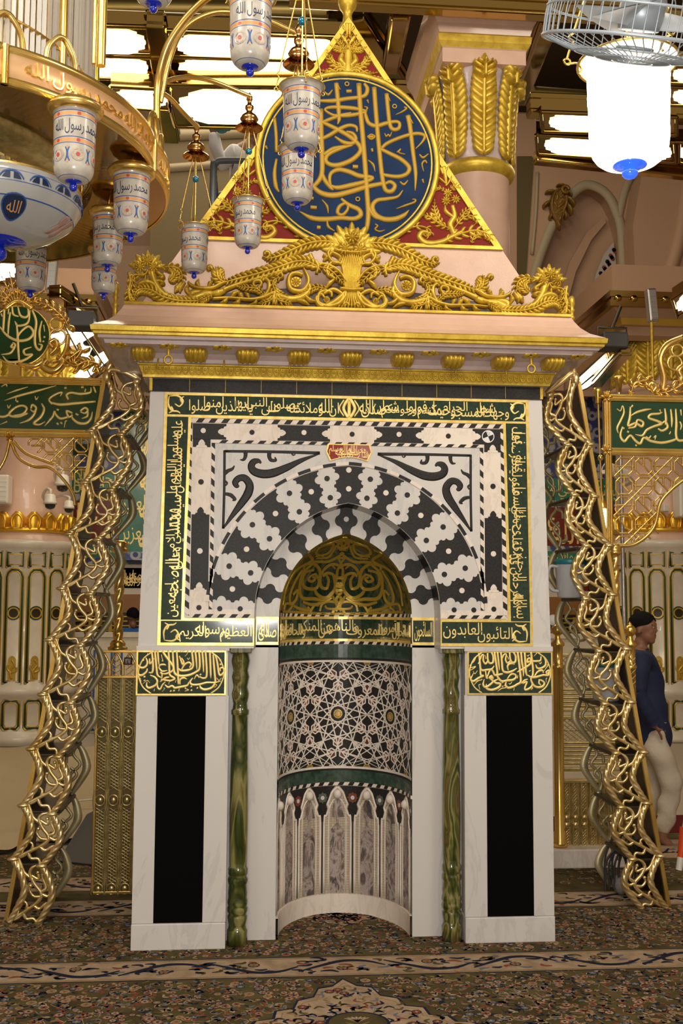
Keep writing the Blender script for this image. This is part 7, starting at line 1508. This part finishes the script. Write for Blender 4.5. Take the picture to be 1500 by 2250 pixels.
for k in range(6):
    u = .42+k*pi/3
    if k % 2 == 0:
        for r, mi, h in ((.046, 1, 0), (.041, 3, .002)): p.poly([([(u+a/.25, b) for a, b in circ(0, -.47*S_, r, 20, r*.8)], [])], BM2, d=0, h=h, mi=mi, sl=.08)
        ps = line('الله', -.025, -.47*S_-.016, .025, -.47*S_+.016); p.poly([([(u+a/.25, b) for a, b in o_], [[(u+a/.25, b) for a, b in hh] for hh in hs]) for o_, hs in ps], BM2, d=.002, h=.005, mi=2)
    else:
        for s in (-1, 1): p.stroke([(u+s*.16, -.42*S_), (u+s*.04, -.48*S_), (u+s*.16, -.56*S_)], [.01, .03, .01], .002, BM2, 5)
p.build('bowl', [mat('bowl_glass', (.40, .40, .39), .22, 0, .4), BN, OP, NV, RP, mat('faded_red_print', (.40, .22, .19), .4)], bo)
p = MB(); p.tube([(bx.x+S_*cos(2*pi*i/40), bx.y+S_*sin(2*pi*i/40), bx.z) for i in range(40)], .008, 8, closed=True); p.build('brass_rim', BR, bo)
p = MB(); p.lathe([(.34*S_, -1.06*S_*.64), (.32*S_, -.70*S_), (.10*S_, -.735*S_), (.04*S_, -.76*S_), (.001, -.77*S_)], tuple(bx), 28); p.ball((bx.x, bx.y, bx.z-.83*S_), .030, n=16); p.build('cobalt_finial', BG, bo)
for k in range(3):
    a = .35+k*2*pi/3; p = MB(); P0 = Vector((bx.x+S_*cos(a), bx.y+S_*sin(a), bx.z))
    for i in range(6):
        c = P0+Vector((0, 0, .02+i*.042)); p.tube([c+Vector((.010*cos(t)*(1 if i % 2 else .2), .010*cos(t)*(.2 if i % 2 else 1), .026*sin(t))) for t in [2*pi*j/12 for j in range(12)]], .0035, 6, closed=True)
    p.build('chain', BR, bo)
# ------------------------------------------------------------------ cage fan
FD = 2.35; rf = raydir(1408, 34); FP = Vector((CX, CY, CZ))+rf*(FD/F_.dot(rf)); fan = thing('cage_fan', FP, 'grey cage fan overhead in front of the lit lamp at upper right', 'fan')
RFn = .205; tilt = Matrix.Rotation(radians(25), 4, 'X'); tilt = Matrix.Translation(FP) @ Matrix.Rotation(radians(5), 4, 'Y') @ tilt
T_ = lambda x, y, z: tilt @ Vector((x, y, z*1.35))
p = MB(); NWR = 56
p.tube([T_(RFn*cos(2*pi*i/48), RFn*sin(2*pi*i/48), -.045) for i in range(48)], .0042, 6, closed=True); p.tube([T_(RFn*1.0*cos(2*pi*i/48), RFn*sin(2*pi*i/48), .0) for i in range(48)], .003, 6, closed=True)
for r, z in ((.12, .052), (.07, .062), (.13, -.062), (.085, -.068), (.045, -.070)): p.tube([T_(r*cos(2*pi*i/40), r*sin(2*pi*i/40), z) for i in range(40)], .0022, 5, closed=True)
for k in range(NWR):
    a = 2*pi*k/NWR; ca, sa = cos(a), sin(a); p.tube(cr([T_(.035*ca, .035*sa, .064), T_(.12*ca, .12*sa, .062), T_(.185*ca, .185*sa, .040), T_(RFn*ca, RFn*sa, 0), T_(RFn*ca, RFn*sa, -.045)], 3), .0014, 4)
    a2 = a+.25; p.tube(cr([T_(RFn*ca, RFn*sa, -.045), T_(.13*cos(a+.1), .13*sin(a+.1), -.062), T_(.04*cos(a2), .04*sin(a2), -.070)], 3), .0014, 4)
p.build('cage', GY, fan)
p = MB(); p.lathe([(.001, -.03), (.045, -.03), (.05, 0), (.045, .10), (.02, .12), (.001, .12)], n=24, mx=tilt); p.lathe([(.001, -.073), (.042, -.073), (.042, -.066), (.001, -.066)], n=20, mx=tilt); p.build('motor_hub', GY, fan)
for k in range(3):
    p = MB(); v = []; f = []
    for i in range(9):
        r = .04+.115*i/8
        for j in range(5): a = 2*pi*k/3+(j/4-.5)*(1.1-.2*i/8)*(.6+.4*i/8); v.append(T_(r*cos(a), r*sin(a), -.005+.03*(j/4-.5)))
    for i in range(8):
        for j in range(4): f.append((i*5+j, i*5+j+1, (i+1)*5+j+1, (i+1)*5+j))
    nv = len(v); v += [x+Vector((0, 0, .002)) for x in v]; f += [tuple(i+nv for i in q[::-1]) for q in f]; p.add(v, f, 0, True); p.build('blade', mat('fan_blade', (.42, .45, .48), .35) if k == 0 else MATS['fan_blade'], fan)
p = MB(); p.tube([T_(0, 0, .11), T_(0, 0, .16), FP+Vector((0, 0, .9))], .012, 10); p.build('mount_pole', GY, fan)
# ------------------------------------------------------------------ people
def skin(verts, edges, rad_, sub=2):
    me = bpy.data.meshes.new('body'); me.from_pydata([tuple(v) for v in verts], edges, []); o = bpy.data.objects.new('body', me); COL.objects.link(o)
    m = o.modifiers.new('skin', 'SKIN'); m.use_smooth_shade = True
    if not me.skin_vertices:
        bpy.context.view_layer.objects.active = o
    sv = me.skin_vertices[0].data
    for i, r in enumerate(rad_): sv[i].radius = (r if isinstance(r, tuple) else (r, r))
    sv[0].use_root = True; s = o.modifiers.new('sub', 'SUBSURF'); s.levels = sub; s.render_levels = sub
    dg = bpy.context.evaluated_depsgraph_get(); dg.update(); ev = bpy.data.meshes.new_from_object(o.evaluated_get(dg))
    r = ([v.co.copy() for v in ev.vertices], [tuple(p.vertices) for p in ev.polygons]); bpy.data.objects.remove(o); bpy.data.meshes.remove(ev); return r
def remesh(mb, vox):
    o = mb.build('body', SK); m = o.modifiers.new('r', 'REMESH'); m.mode = 'VOXEL'; m.voxel_size = vox; m.use_smooth_shade = True; s = o.modifiers.new('s', 'SMOOTH'); s.iterations = 4
    dg = bpy.context.evaluated_depsgraph_get(); dg.update(); ev = bpy.data.meshes.new_from_object(o.evaluated_get(dg)); r = ([v.co.copy() for v in ev.vertices], [tuple(p.vertices) for p in ev.polygons]); bpy.data.objects.remove(o); bpy.data.meshes.remove(ev); return r
def head(mb, c, sc, mx):
    "skull, jaw, brow, nose, lips, ears in a frame looking along +x"
    def E(x, y, z, rx, ry, rz):
        b = MB(); b.ball((0, 0, 0), 1, n=16); mb.add([mx @ (Vector((x+v[0]*rx, y+v[1]*ry, z+v[2]*rz))*sc)+c for v in b.v], b.f)
    E(-.005, 0, .03, .098, .075, .092); E(.03, 0, -.045, .062, .056, .062); E(.058, 0, -.088, .028, .032, .022); E(.045, 0, .02, .05, .062, .06); E(.092, 0, -.012, .020, .011, .016); E(.086, 0, .012, .014, .008, .03); E(.083, 0, .038, .014, .045, .010)
    E(.082, 0, -.050, .012, .022, .006); E(.080, 0, -.062, .012, .019, .006); E(.066, .03, -.015, .022, .02, .018); E(.066, -.03, -.015, .022, .02, .018)
    for s in (-1, 1): E(-.008, s*.076, -.012, .018, .008, .030)
    E(-.02, 0, -.10, .05, .05, .06)
def hair_(c, sc, mx, nm, root, m, cut=-.2, low=0.0):
    p = MB(); v = []; f = []; n, k = 28, 14
    for i in range(k+1):
        for j in range(n):
            q = 2*pi*j/n; back = (.5-.5*cos(q))**.6; ph = (pi*(.36+.30*back+.02*sin(5*q)))*i/k; r = 1.0+.025*sin(7*q+i*1.3)+.02*sin(13*q-i*2.1)
            v.append(mx @ (Vector((-.008+.108*r*sin(ph)*cos(q), .082*r*sin(ph)*sin(q), .034+.100*r*cos(ph)))*sc)+c)
    for i in range(k):
        for j in range(n): f.append((i*n+j, i*n+(j+1) % n, (i+1)*n+(j+1) % n, (i+1)*n+j))
    p.add(v, f, 0, True); return p.build(nm, m, root)
def finger(mb, pts, r0=.0085, r1=.0065): P = cr(pts, 4); mb.tube(P, [lerp(r0, r1, i/(len(P)-1)) for i in range(len(P))], 8); mb.ball(P[-1], r1, n=8)
# the man standing behind the right rack
YM = 2.25
def J(px, py, dy=0.): return at(px, py, YM+dy)
man = thing('person', (J(1460, 1862).x, YM, 0), 'man in navy shirt and beige trousers standing with hand in pocket behind right rack', 'person')
hc = J(1413, 1382); hm = Matrix.Rotation(radians(-38), 3, 'Z')
vs = [J(1432, 1630), J(1425, 1560), J(1417, 1490), J(1406, 1440), J(1404, 1415), J(1405, 1447, -.17), J(1402, 1530, -.21), J(1440, 1600, -.20), J(1405, 1447, .17), J(1398, 1530, .22), J(1420, 1590, .22), J(1438, 1640, -.09), J(1478, 1715, -.11), J(1453, 1845, -.08), J(1476, 1858, -.10), J(1432, 1640, .09), J(1425, 1750, .10), J(1412, 1850, .09), J(1436, 1860, .10)]
ed = [(0, 1), (1, 2), (2, 3), (3, 4), (3, 5), (5, 6), (6, 7), (3, 8), (8, 9), (9, 10), (0, 11), (11, 12), (12, 13), (13, 14), (0, 15), (15, 16), (16, 17), (17, 18)]
rd = [.11, .115, .125, .085, .055, .06, .045, .034, .06, .045, .034, .085, .058, .04, .03, .085, .058, .04, .03]
V1, F1 = skin(vs, ed, rd); mb = MB(); mb.add(V1, F1); head(mb, hc, 1.02, hm)
hd = vs[7]
for k in range(4): a = -.03+.02*k; finger(mb, [hd, hd+Vector((.035, a*.6, -.045)), hd+Vector((.045, a*.6, -.085))])
finger(mb, [hd+Vector((.0, -.02, 0)), hd+Vector((.05, -.03, -.01)), hd+Vector((.07, -.02, -.035))], .010, .008)
for a in (vs[14], vs[18]):
    for k in range(5): finger(mb, [a, a+Vector((.05, -.03+.014*k, -.012)), a+Vector((.075-.006*k, -.034+.017*k, -.022))], .011, .009)
V2, F2 = remesh(mb, .011); p = MB(); p.add(V2, F2, 0, True); body = p.build('body', SK, man)
def cloth(name, idx, radii, m, root, wob=.004, keep=None):
    mp_ = {v: i for i, v in enumerate(idx)}; V_, F_1 = skin([vs[i] for i in idx], [(mp_[a], mp_[b]) for a, b in ed if a in mp_ and b in mp_], radii, 3); p = MB(); rr_ = random.Random(2)
    p.add([v+Vector((sin(v.z*38+v.x*20)*wob, sin(v.z*31+v.y*17)*wob, 0)) for v in V_], F_1, 0, True); return p.build(name, m, root)
bk_ = list(vs); vs[4] = J(1405, 1427); vs[14] = vs[13]; vs[0] = J(1438, 1658); 
cloth('shirt', [0, 1, 2, 3, 5, 6, 8, 9, 4], [.165, .138, .142, .105, .083, .062, .083, .062, .056], SN, man)
vs[7] = J(1437, 1590, -.20); p = MB()
for a, b, r0, r1 in ((vs[6], vs[7], .062, .050), (vs[9], J(1418, 1585, .22), .062, .050)): P = cr([vs[6] if 0 else a-(b-a)*.15, a.lerp(b, .5)+Vector((0, -.004, 0)), b], 6); p.tube(P, [lerp(r0, r1, i/(len(P)-1))*(1+.05*sin(i*2.2)) for i in range(len(P))], 14)
split_build(p, 'sleeve', SN, man, lambda c: c.y > YM)
p = MB(); c = J(1405, 1430); p.tube([c+Vector((.056*cos(t), .062*sin(t), -.004+.012*cos(t))) for t in [2*pi*i/20 for i in range(20)]], .014, 7, closed=True); p.build('collar', SN, man)
vs[13] = J(1455, 1836, -.08); vs[17] = J(1413, 1842, .09); vs[0] = J(1434, 1570)
cloth('trousers', [0, 11, 12, 13, 15, 16, 17], [.085, .104, .088, .062, .104, .088, .062], TRO, man, .007)
hair_(hc, .985, hm, 'hair', man, HR)
p = MB()
for s in (-1, 1): p.ball(hm @ Vector((.084, s*.028, .012))+hc, .010, n=8, sq=(.6, 1.2, .6))
p.build('eyes', EYE, man); p = MB()
for s in (-1, 1):
    p.ball(hm @ Vector((.089, s*.029, .012))+hc, .0052, n=8); P = [hm @ Vector((.090-.012*abs(t), s*(.012+.034*(t+.0)), .036-.006*t*t))+hc for t in (0, .5, 1)]; p.tube(P, .0045, 6)
P = [hm @ Vector((.088, t, -.046))+hc for t in (-.016, 0, .016)]; p.tube(P, .004, 6); p.build('brows', HR, man)
# onlookers behind the parapet
def onlooker(px, py, Y, ang, label, m, cap=None):
    c = at(px, py, Y); root = thing('person', (c.x, Y, 0), label, 'person'); mx = Matrix.Rotation(ang, 3, 'Z'); B = lambda x, y, z: mx @ Vector((x, y, 0))+Vector((c.x, Y, z))
    z = c.z; H = z/1.56
    V_ = [B(0, 0, .92*H), B(0, 0, 1.15*H), B(0, 0, 1.38*H), B(.01, 0, 1.48*H), B(0, -.17, 1.36*H), B(.02, -.22, 1.08*H), B(.08, -.22, .86*H), B(0, .17, 1.36*H), B(.02, .22, 1.08*H), B(.08, .22, .86*H), B(0, -.09, .85*H), B(.02, -.10, .46*H), B(0, -.10, .08*H), B(.10, -.10, .04*H), B(0, .09, .85*H), B(.02, .10, .46*H), B(0, .10, .08*H), B(.10, .10, .04*H)]
    E_ = [(0, 1), (1, 2), (2, 3), (2, 4), (4, 5), (5, 6), (2, 7), (7, 8), (8, 9), (0, 10), (10, 11), (11, 12), (12, 13), (0, 14), (14, 15), (15, 16), (16, 17)]
    R_ = [.12, .13, .12, .055, .065, .045, .035, .065, .045, .035, .085, .06, .045, .035, .085, .06, .045, .035]
    v1, f1 = skin(V_, E_, R_); q = MB(); q.add(v1, f1); head(q, Vector((c.x, Y, z)), 1.0, mx)
    for s in (6, 9):
        for k in range(4): finger(q, [V_[s], V_[s]+Vector((.01*k-.015, 0, -.06)), V_[s]+Vector((.012*k-.01, .01, -.10))])
        finger(q, [V_[s], V_[s]+Vector((.035, -.01, -.04)), V_[s]+Vector((.035, -.01, -.07))])
    v2, f2 = remesh(q, .014); p = MB(); p.add(v2, f2, 0, True); p.build('body', SK, root)
    v1, f1 = skin([V_[i] for i in (0, 1, 2, 4, 5, 7, 8)], [(0, 1), (1, 2), (2, 3), (3, 4), (2, 5), (5, 6)], [.14, .15, .14, .085, .065, .085, .065]); p = MB(); p.add(v1, f1, 0, True); p.build('shirt', m, root)
    v1, f1 = skin([V_[i] for i in (0, 10, 11, 12, 14, 15, 16)], [(0, 1), (1, 2), (2, 3), (0, 4), (4, 5), (5, 6)], [.13, .11, .085, .07, .11, .085, .07]); p = MB(); p.add(v1, f1, 0, True); p.build('trousers', DG, root)
    if cap: hair_(Vector((c.x, Y, z)), 1.06, mx, 'head_cloth', root, cap)
    else: hair_(Vector((c.x, Y, z)), 1.03, mx, 'hair', root, HR)
onlooker(291, 1356, 9.85, 2.2, 'dark haired person in blue seen over the low wall left of the niche', ST)
onlooker(1374, 1352, 9.85, 3.5, 'moustached man peering past the fence finial near the man in navy', DG)
onlooker(1214, 1372, 9.85, 1.6, 'person in white head cloth beside the right edge of the niche', WS, WS)
pz = at(250, 1392, 9.3).z; p = MB(); p.box((WX0+.1, 9.3, 0), (WX1-.1, 9.42, pz)); p.box((WX0+.1, 9.27, pz-.05), (WX1-.1, 9.45, pz+.02)); o = p.build('wall_parapet', CW, kind='structure')
q = MB()
for px in (206, 222, 228, 244, 250, 266): a = at(px, 1500, 9.3).x; q.box((a-.014, 9.29, at(px, 1604, 9.3).z), (a+.014, 9.301, at(px, 1428, 9.3).z))
for py in (1604, 1572): q.box((at(190, py, 9.3).x, 9.29, at(250, py, 9.3).z-.012), (at(300, py, 9.3).x, 9.301, at(250, py, 9.3).z+.012))
q.build('blue_lines', BN, o)
# worker in white on a lift, behind the gable
YK = 4.4
def W_(px, py, dy=0.): return at(px, py, YK+dy)
wk = thing('person', W_(535, 640), 'worker in white raising an arm with a blue cloth under the ceiling lights', 'person')
vs = [W_(535, 470), W_(535, 410), W_(537, 350), W_(545, 318), W_(553, 305), W_(512, 335, -.08), W_(488, 365, -.12), W_(474, 318, -.14), W_(466, 292, -.14), W_(580, 338, .06), W_(590, 400, .0), W_(570, 430, -.1), W_(520, 500), W_(518, 570), W_(516, 645), W_(550, 500, .1), W_(550, 570, .1), W_(550, 645, .1)]
ed = [(0, 1), (1, 2), (2, 3), (3, 4), (2, 5), (5, 6), (6, 7), (7, 8), (2, 9), (9, 10), (10, 11), (0, 12), (12, 13), (13, 14), (0, 15), (15, 16), (16, 17)]
v1, f1 = skin(vs, ed, [.13, .14, .13, .06, .055, .065, .05, .04, .032, .065, .05, .035, .09, .065, .05, .09, .065, .05]); q = MB(); q.add(v1, f1); hk = W_(562, 290); head(q, hk, 1.0, Matrix.Rotation(2.6, 3, 'Z')); h0_ = vs[8]
for k in range(4): finger(q, [h0_, h0_+Vector((.02*k-.03, 0, .045)), h0_+Vector((.024*k-.01, -.02, .085)), h0_+Vector((.024*k+.01, -.035, .07))], .012, .010)
finger(q, [h0_, h0_+Vector((.05, -.01, .02)), h0_+Vector((.07, -.02, .045))], .013, .011)
v2, f2 = remesh(q, .014); p = MB(); p.add(v2, f2, 0, True); p.build('body', SK, wk)
ix = (0, 1, 2, 5, 6, 7, 8, 9, 10); mp_ = {v: i for i, v in enumerate(ix)}; v1, f1 = skin([vs[i] for i in ix], [(mp_[a], mp_[b]) for a, b in ed if a in mp_ and b in mp_], [.15, .16, .15, .09, .078, .064, .052, .09, .075]); p = MB(); p.add([v+Vector((sin(v.z*30)*.006, 0, sin(v.x*25)*.006)) for v in v1], f1, 0, True); p.build('white_shirt', WS, wk)
v1, f1 = skin([vs[i] for i in (0, 12, 13, 14, 15, 16, 17)], [(0, 1), (1, 2), (2, 3), (0, 4), (4, 5), (5, 6)], [.15, .12, .1, .08, .12, .1, .08]); p = MB(); p.add(v1, f1, 0, True); p.build('trousers', DG, wk)
hair_(hk, 1.05, Matrix.Rotation(2.6, 3, 'Z'), 'white_cap', wk, WS)
p = MB(); c = h0_+Vector((.09, -.03, .02)); p.ball(c, .05, n=12, sq=(1.1, .7, .7)); p.ball(c+Vector((.06, 0, .02)), .03, n=10); o = p.build('cleaning_cloth', mat('teal_cloth', (.05, .24, .27), .6)); tag(o, 'crumpled teal cleaning cloth in the raised hand of the worker in white', 'cloth')
lf = thing('work_lift', (W_(535, 650).x, YK, 0), 'grey railed work lift carrying the worker in white behind the gable', 'lift')
zf = W_(535, 652).z; xl, xr = W_(472, 400).x, W_(600, 400).x; zt = W_(480, 352, -.4).z
p = MB()
for y in (YK-.4, YK+.4): p.tube(cr([(xl, y, zf), (xl, y, zt-.12), (xl+.02, y, zt-.03), (xl+.10, y, zt), (xr-.1, y, zt), (xr, y, zt-.08), (xr, y, zf)], 5), .032, 8); p.tube([(xl, y, (zf+zt)/2), (xr, y, (zf+zt)/2)], .025, 8)
for x in (xl, xr): p.tube([(x, YK-.4, zt-.10), (x, YK+.4, zt-.10)], .03, 8)
p.build('rail', mat('lift_grey', (.10, .12, .14), .45, .3), lf); p = MB(); p.bbox((xl-.05, YK-.45, zf-.1), (xr+.05, YK+.45, zf), .01); p.build('platform', AL, lf)
p = MB(); xm = (xl+xr)/2
for i in range(6):
    z0, z1 = .4+(zf-.5)*i/6, .4+(zf-.5)*(i+1)/6
    for y in (YK-.3, YK+.3): p.tube([(xm-.3, y, z0), (xm+.3, y, z1)], .03, 6); p.tube([(xm+.3, y, z0), (xm-.3, y, z1)], .03, 6)
p.build('scissor_arms', AL, lf); p = MB(); p.bbox((xm-.5, YK-.4, .12), (xm+.5, YK+.4, .42), .02)
for x in (-.35, .35):
    for y in (-.35, .35): p.tube([(xm+x, YK+y-.04, .09), (xm+x, YK+y+.04, .09)], .09, 14)
p.build('base', AL, lf)
# ------------------------------------------------------------------ cameras, speakers, lamps and other fittings
def dome_cam(px, py, wpx, Y, label, tgt):
    d = at(px, py, Y); r = wpx/2*(Y-CY)/FPX; root = thing('security_camera', d, label, 'security camera', 'white dome cameras')
    p = MB(); p.lathe([(.001, r*1.5), (r*.55, r*1.5), (r*.8, r*1.25), (r*.85, r*.5), (r, r*.4), (r, 0), (.001, 0)], tuple(d), 24); p.build('housing', WH, root)
    p = MB(); p.lathe([(r*.82, 0), (r*.75, -r*.4), (r*.5, -r*.68), (.001, -r*.8)], tuple(d), 24); p.build('dome', mat('dark_dome', (.01, .01, .012), .05, coat=1) if 'dark_dome' not in MATS else MATS['dark_dome'], root)
    p = MB(); t = at(*tgt, Y+.12); p.tube(cr([d+Vector((0, 0, r*1.45)), d+Vector((0, 0, r*2.1)), d.lerp(t, .5)+Vector((0, .02, r*2.2)), t+Vector((0, .05, r*1.2)), t+Vector((0, .16, r*.6))], 5), r*.22, 8); p.build('bracket', WH, root)
dome_cam(137, 1068, 33, 7.9, 'larger white dome camera seen through the left sign lattice', (118, 1060))
dome_cam(110, 1108, 29, 7.7, 'white dome camera on bent arm above the left gilded leaf ring', (92, 1105))
dome_cam(151, 1118, 24, 7.9, 'small white dome camera nearest the left brass rack', (112, 1112))
bc = at(1378, 1045, 7.6); root = thing('security_camera', bc, 'white bullet camera behind the right sign lattice', 'security camera'); p = MB(); d = Vector((-.24, -.06, .06)); p.tube([bc, bc+d], .075, 16); p.tube([bc+d*.9, bc+d*1.3+Vector((0, 0, .01))], .085, 16); p.build('housing', WH, root); p = MB(); p.tube([bc+d*1.25, bc+d*1.32], .06, 14); p.build('lens', DG, root); p = MB(); p.tube([bc, bc+Vector((.1, .1, -.06)), bc+Vector((.16, .5, -.06))], .03, 8); p.build('bracket', WH, root)
def boxy(name, label, cat, px0, py0, px1, py1, Y, dep, m, tilt_=0., b=.02):
    a, c = at(px0, py0, Y), at(px1, py1, Y); p = MB(); w2, h2 = abs(c.x-a.x)/2, abs(a.z-c.z)/2; p.bbox((-w2, 0, -h2), (w2, dep, h2), b); p.bbox((-w2*.8, -.012, -h2*.9), (w2*.8, 0, h2*.9), .006)
    for k in range(5): p.box((-w2*.7, -.016, -h2*.8+h2*1.6*k/5), (w2*.7, -.012, -h2*.8+h2*1.6*k/5+.01))
    o = p.build(name, m); o.location = ((a.x+c.x)/2, Y, (a.z+c.z)/2); o.rotation_euler = (0, tilt_, 0); return tag(o, label, cat)
boxy('wall_speaker', 'beige speaker box on the left pink column at the edge', 'speaker', -10, 1042, 17, 1107, 7.75, .25, WH)
boxy('wall_speaker', 'beige speaker box on the right pink column at the edge', 'speaker', 1492, 1058, 1520, 1136, 7.75, .25, WH)
boxy('junction_box', 'small cream box on the right pink column below the lattice', 'box', 1457, 1108, 1471, 1124, 7.9, .12, WH)
boxy('column_speaker', 'slim aluminium speaker hanging above the left sign', 'speaker', 103, 562, 122, 640, 6.6, .12, AL, .06)
boxy('column_speaker', 'slim aluminium speaker hanging above the right sign', 'speaker', 1424, 632, 1446, 706, 6.6, .12, AL, -.08)
for a, c, Y, lb in (((1431, 706), (1436, 900), 6.64, 'thin drop rod below the right aluminium speaker'), ((130, 640), (140, 830), 6.64, 'thin drop rod behind the scrollwork of the left sign')):
    p = MB(); p.tube([at(*a, Y), at(*c, Y)], .02, 8); o = p.build('drop_rod', GP); tag(o, lb, 'rod')
def flood(px, py, Y, label, sgn_):
    c = at(px, py, Y); root = thing('floodlight', c, label, 'floodlight'); p = MB(); p.bbox((c.x-.14, Y-.12, c.z-.09), (c.x+.14, Y+.12, c.z+.09), .02); p.build('housing', DG, root); p = MB(); p.tube([(c.x-.16, Y, c.z), (c.x-.16, Y, c.z+.16), (c.x+.16, Y, c.z+.16), (c.x+.16, Y, c.z)], .014, 6); p.tube([(c.x, Y, c.z+.16), (c.x+.1*sgn_, Y, c.z+.4)], .02, 6); p.build('yoke', DB, root)
flood(180, 706, 5.6, 'dark floodlight above the slanting light at the left roof corner', -1); flood(1345, 752, 5.6, 'dark floodlight above the slanting lights at the right roof corner', 1)
# small lamp on a rod beside the right sign
YL = 1.70; root = thing('tube_lamp', at(1322, 1090, YL), 'slim white tube lamp hanging between the right rack and sign post', 'lamp')
p = MB(); a = at(1313, 862, YL); b = at(1321, 1095, YL); p.tube([a, b], .007, 6); p.tube([at(1314, 875, YL), at(1332, 873, 1.62)], .006, 6)
for py in (1006,): p.ball(at(1319, py, YL), .022, n=10)
p.lathe([(.001, .03), (.035, .03), (.03, .0), (.018, -.03), (.018, -.08)], tuple(a), 14); p.build('rod', BR, root)
p = MB(); p.lathe([(.004, .08), (.02, .03), (.034, 0), (.034, -.02)], tuple(at(1323, 1112, YL)), 16); p.build('cap', BR, root); c = at(1325, 1118, YL); c2 = at(1325, 1166, YL)
p = MB(); p.lathe([(.030, 0), (.032, -.03), (.026, c2.z-c.z+.02), (.001, c2.z-c.z)], tuple(c), 16); p.build('lit_tube', LB, root); p = MB(); p.ball(c2, .02, n=10); p.build('blue_tip', BG, root)
cs = at(1359, 850, 3.4); root = thing('candlestick_post', cs, 'brass cup on pale post rising behind the right sign frame', 'post'); p = MB(); p.lathe([(.001, .09), (.05, .09), (.055, .07), (.03, .04), (.022, -.05), (.001, -.05)], tuple(cs), 16); p.build('cup', BR, root); p = MB(); p.tube([cs, Vector((cs.x+.02, 3.4, 0))], .018, 8); p.build('post', AL, root)
# second jug, tripod foot, grey post lower right
j2 = clone(jg, Vector((at(1328, 1500, .82).x, .80, (at(*RO[6], .57).z+at(*RI[6], .57).z)/2-.006)), 'second plastic jug two shelves below in the right rack, handle to the right'); j2.rotation_euler = (0, 0, pi*.95)
tp = fl(1491, 1912); root = thing('survey_tripod', (tp.x+.25, tp.y+.1, 0), 'orange tripod leg with pale foot at the right edge', 'tripod')
top = Vector((tp.x+.30, tp.y+.15, 1.35))
for k, (dx, dy) in enumerate(((0, 0), (.62, -.1), (.32, .5))):
    f0 = Vector((tp.x+dx, tp.y+dy, 0)); p = MB(); p.tube([f0+(top-f0)*.06, f0+(top-f0)*.20], [.022, .034], 10, 0); p.tube([f0+(top-f0)*.20, top], .018, 8, 1); p.tube([f0+Vector((0, 0, .0)), f0+(top-f0)*.07], .022, 10, 1); p.build('leg', [SO, WH], root)
p = MB(); p.lathe([(.001, -.02), (.08, -.02), (.08, .03), (.001, .03)], tuple(top), 18); p.build('tripod_head', SO, root)
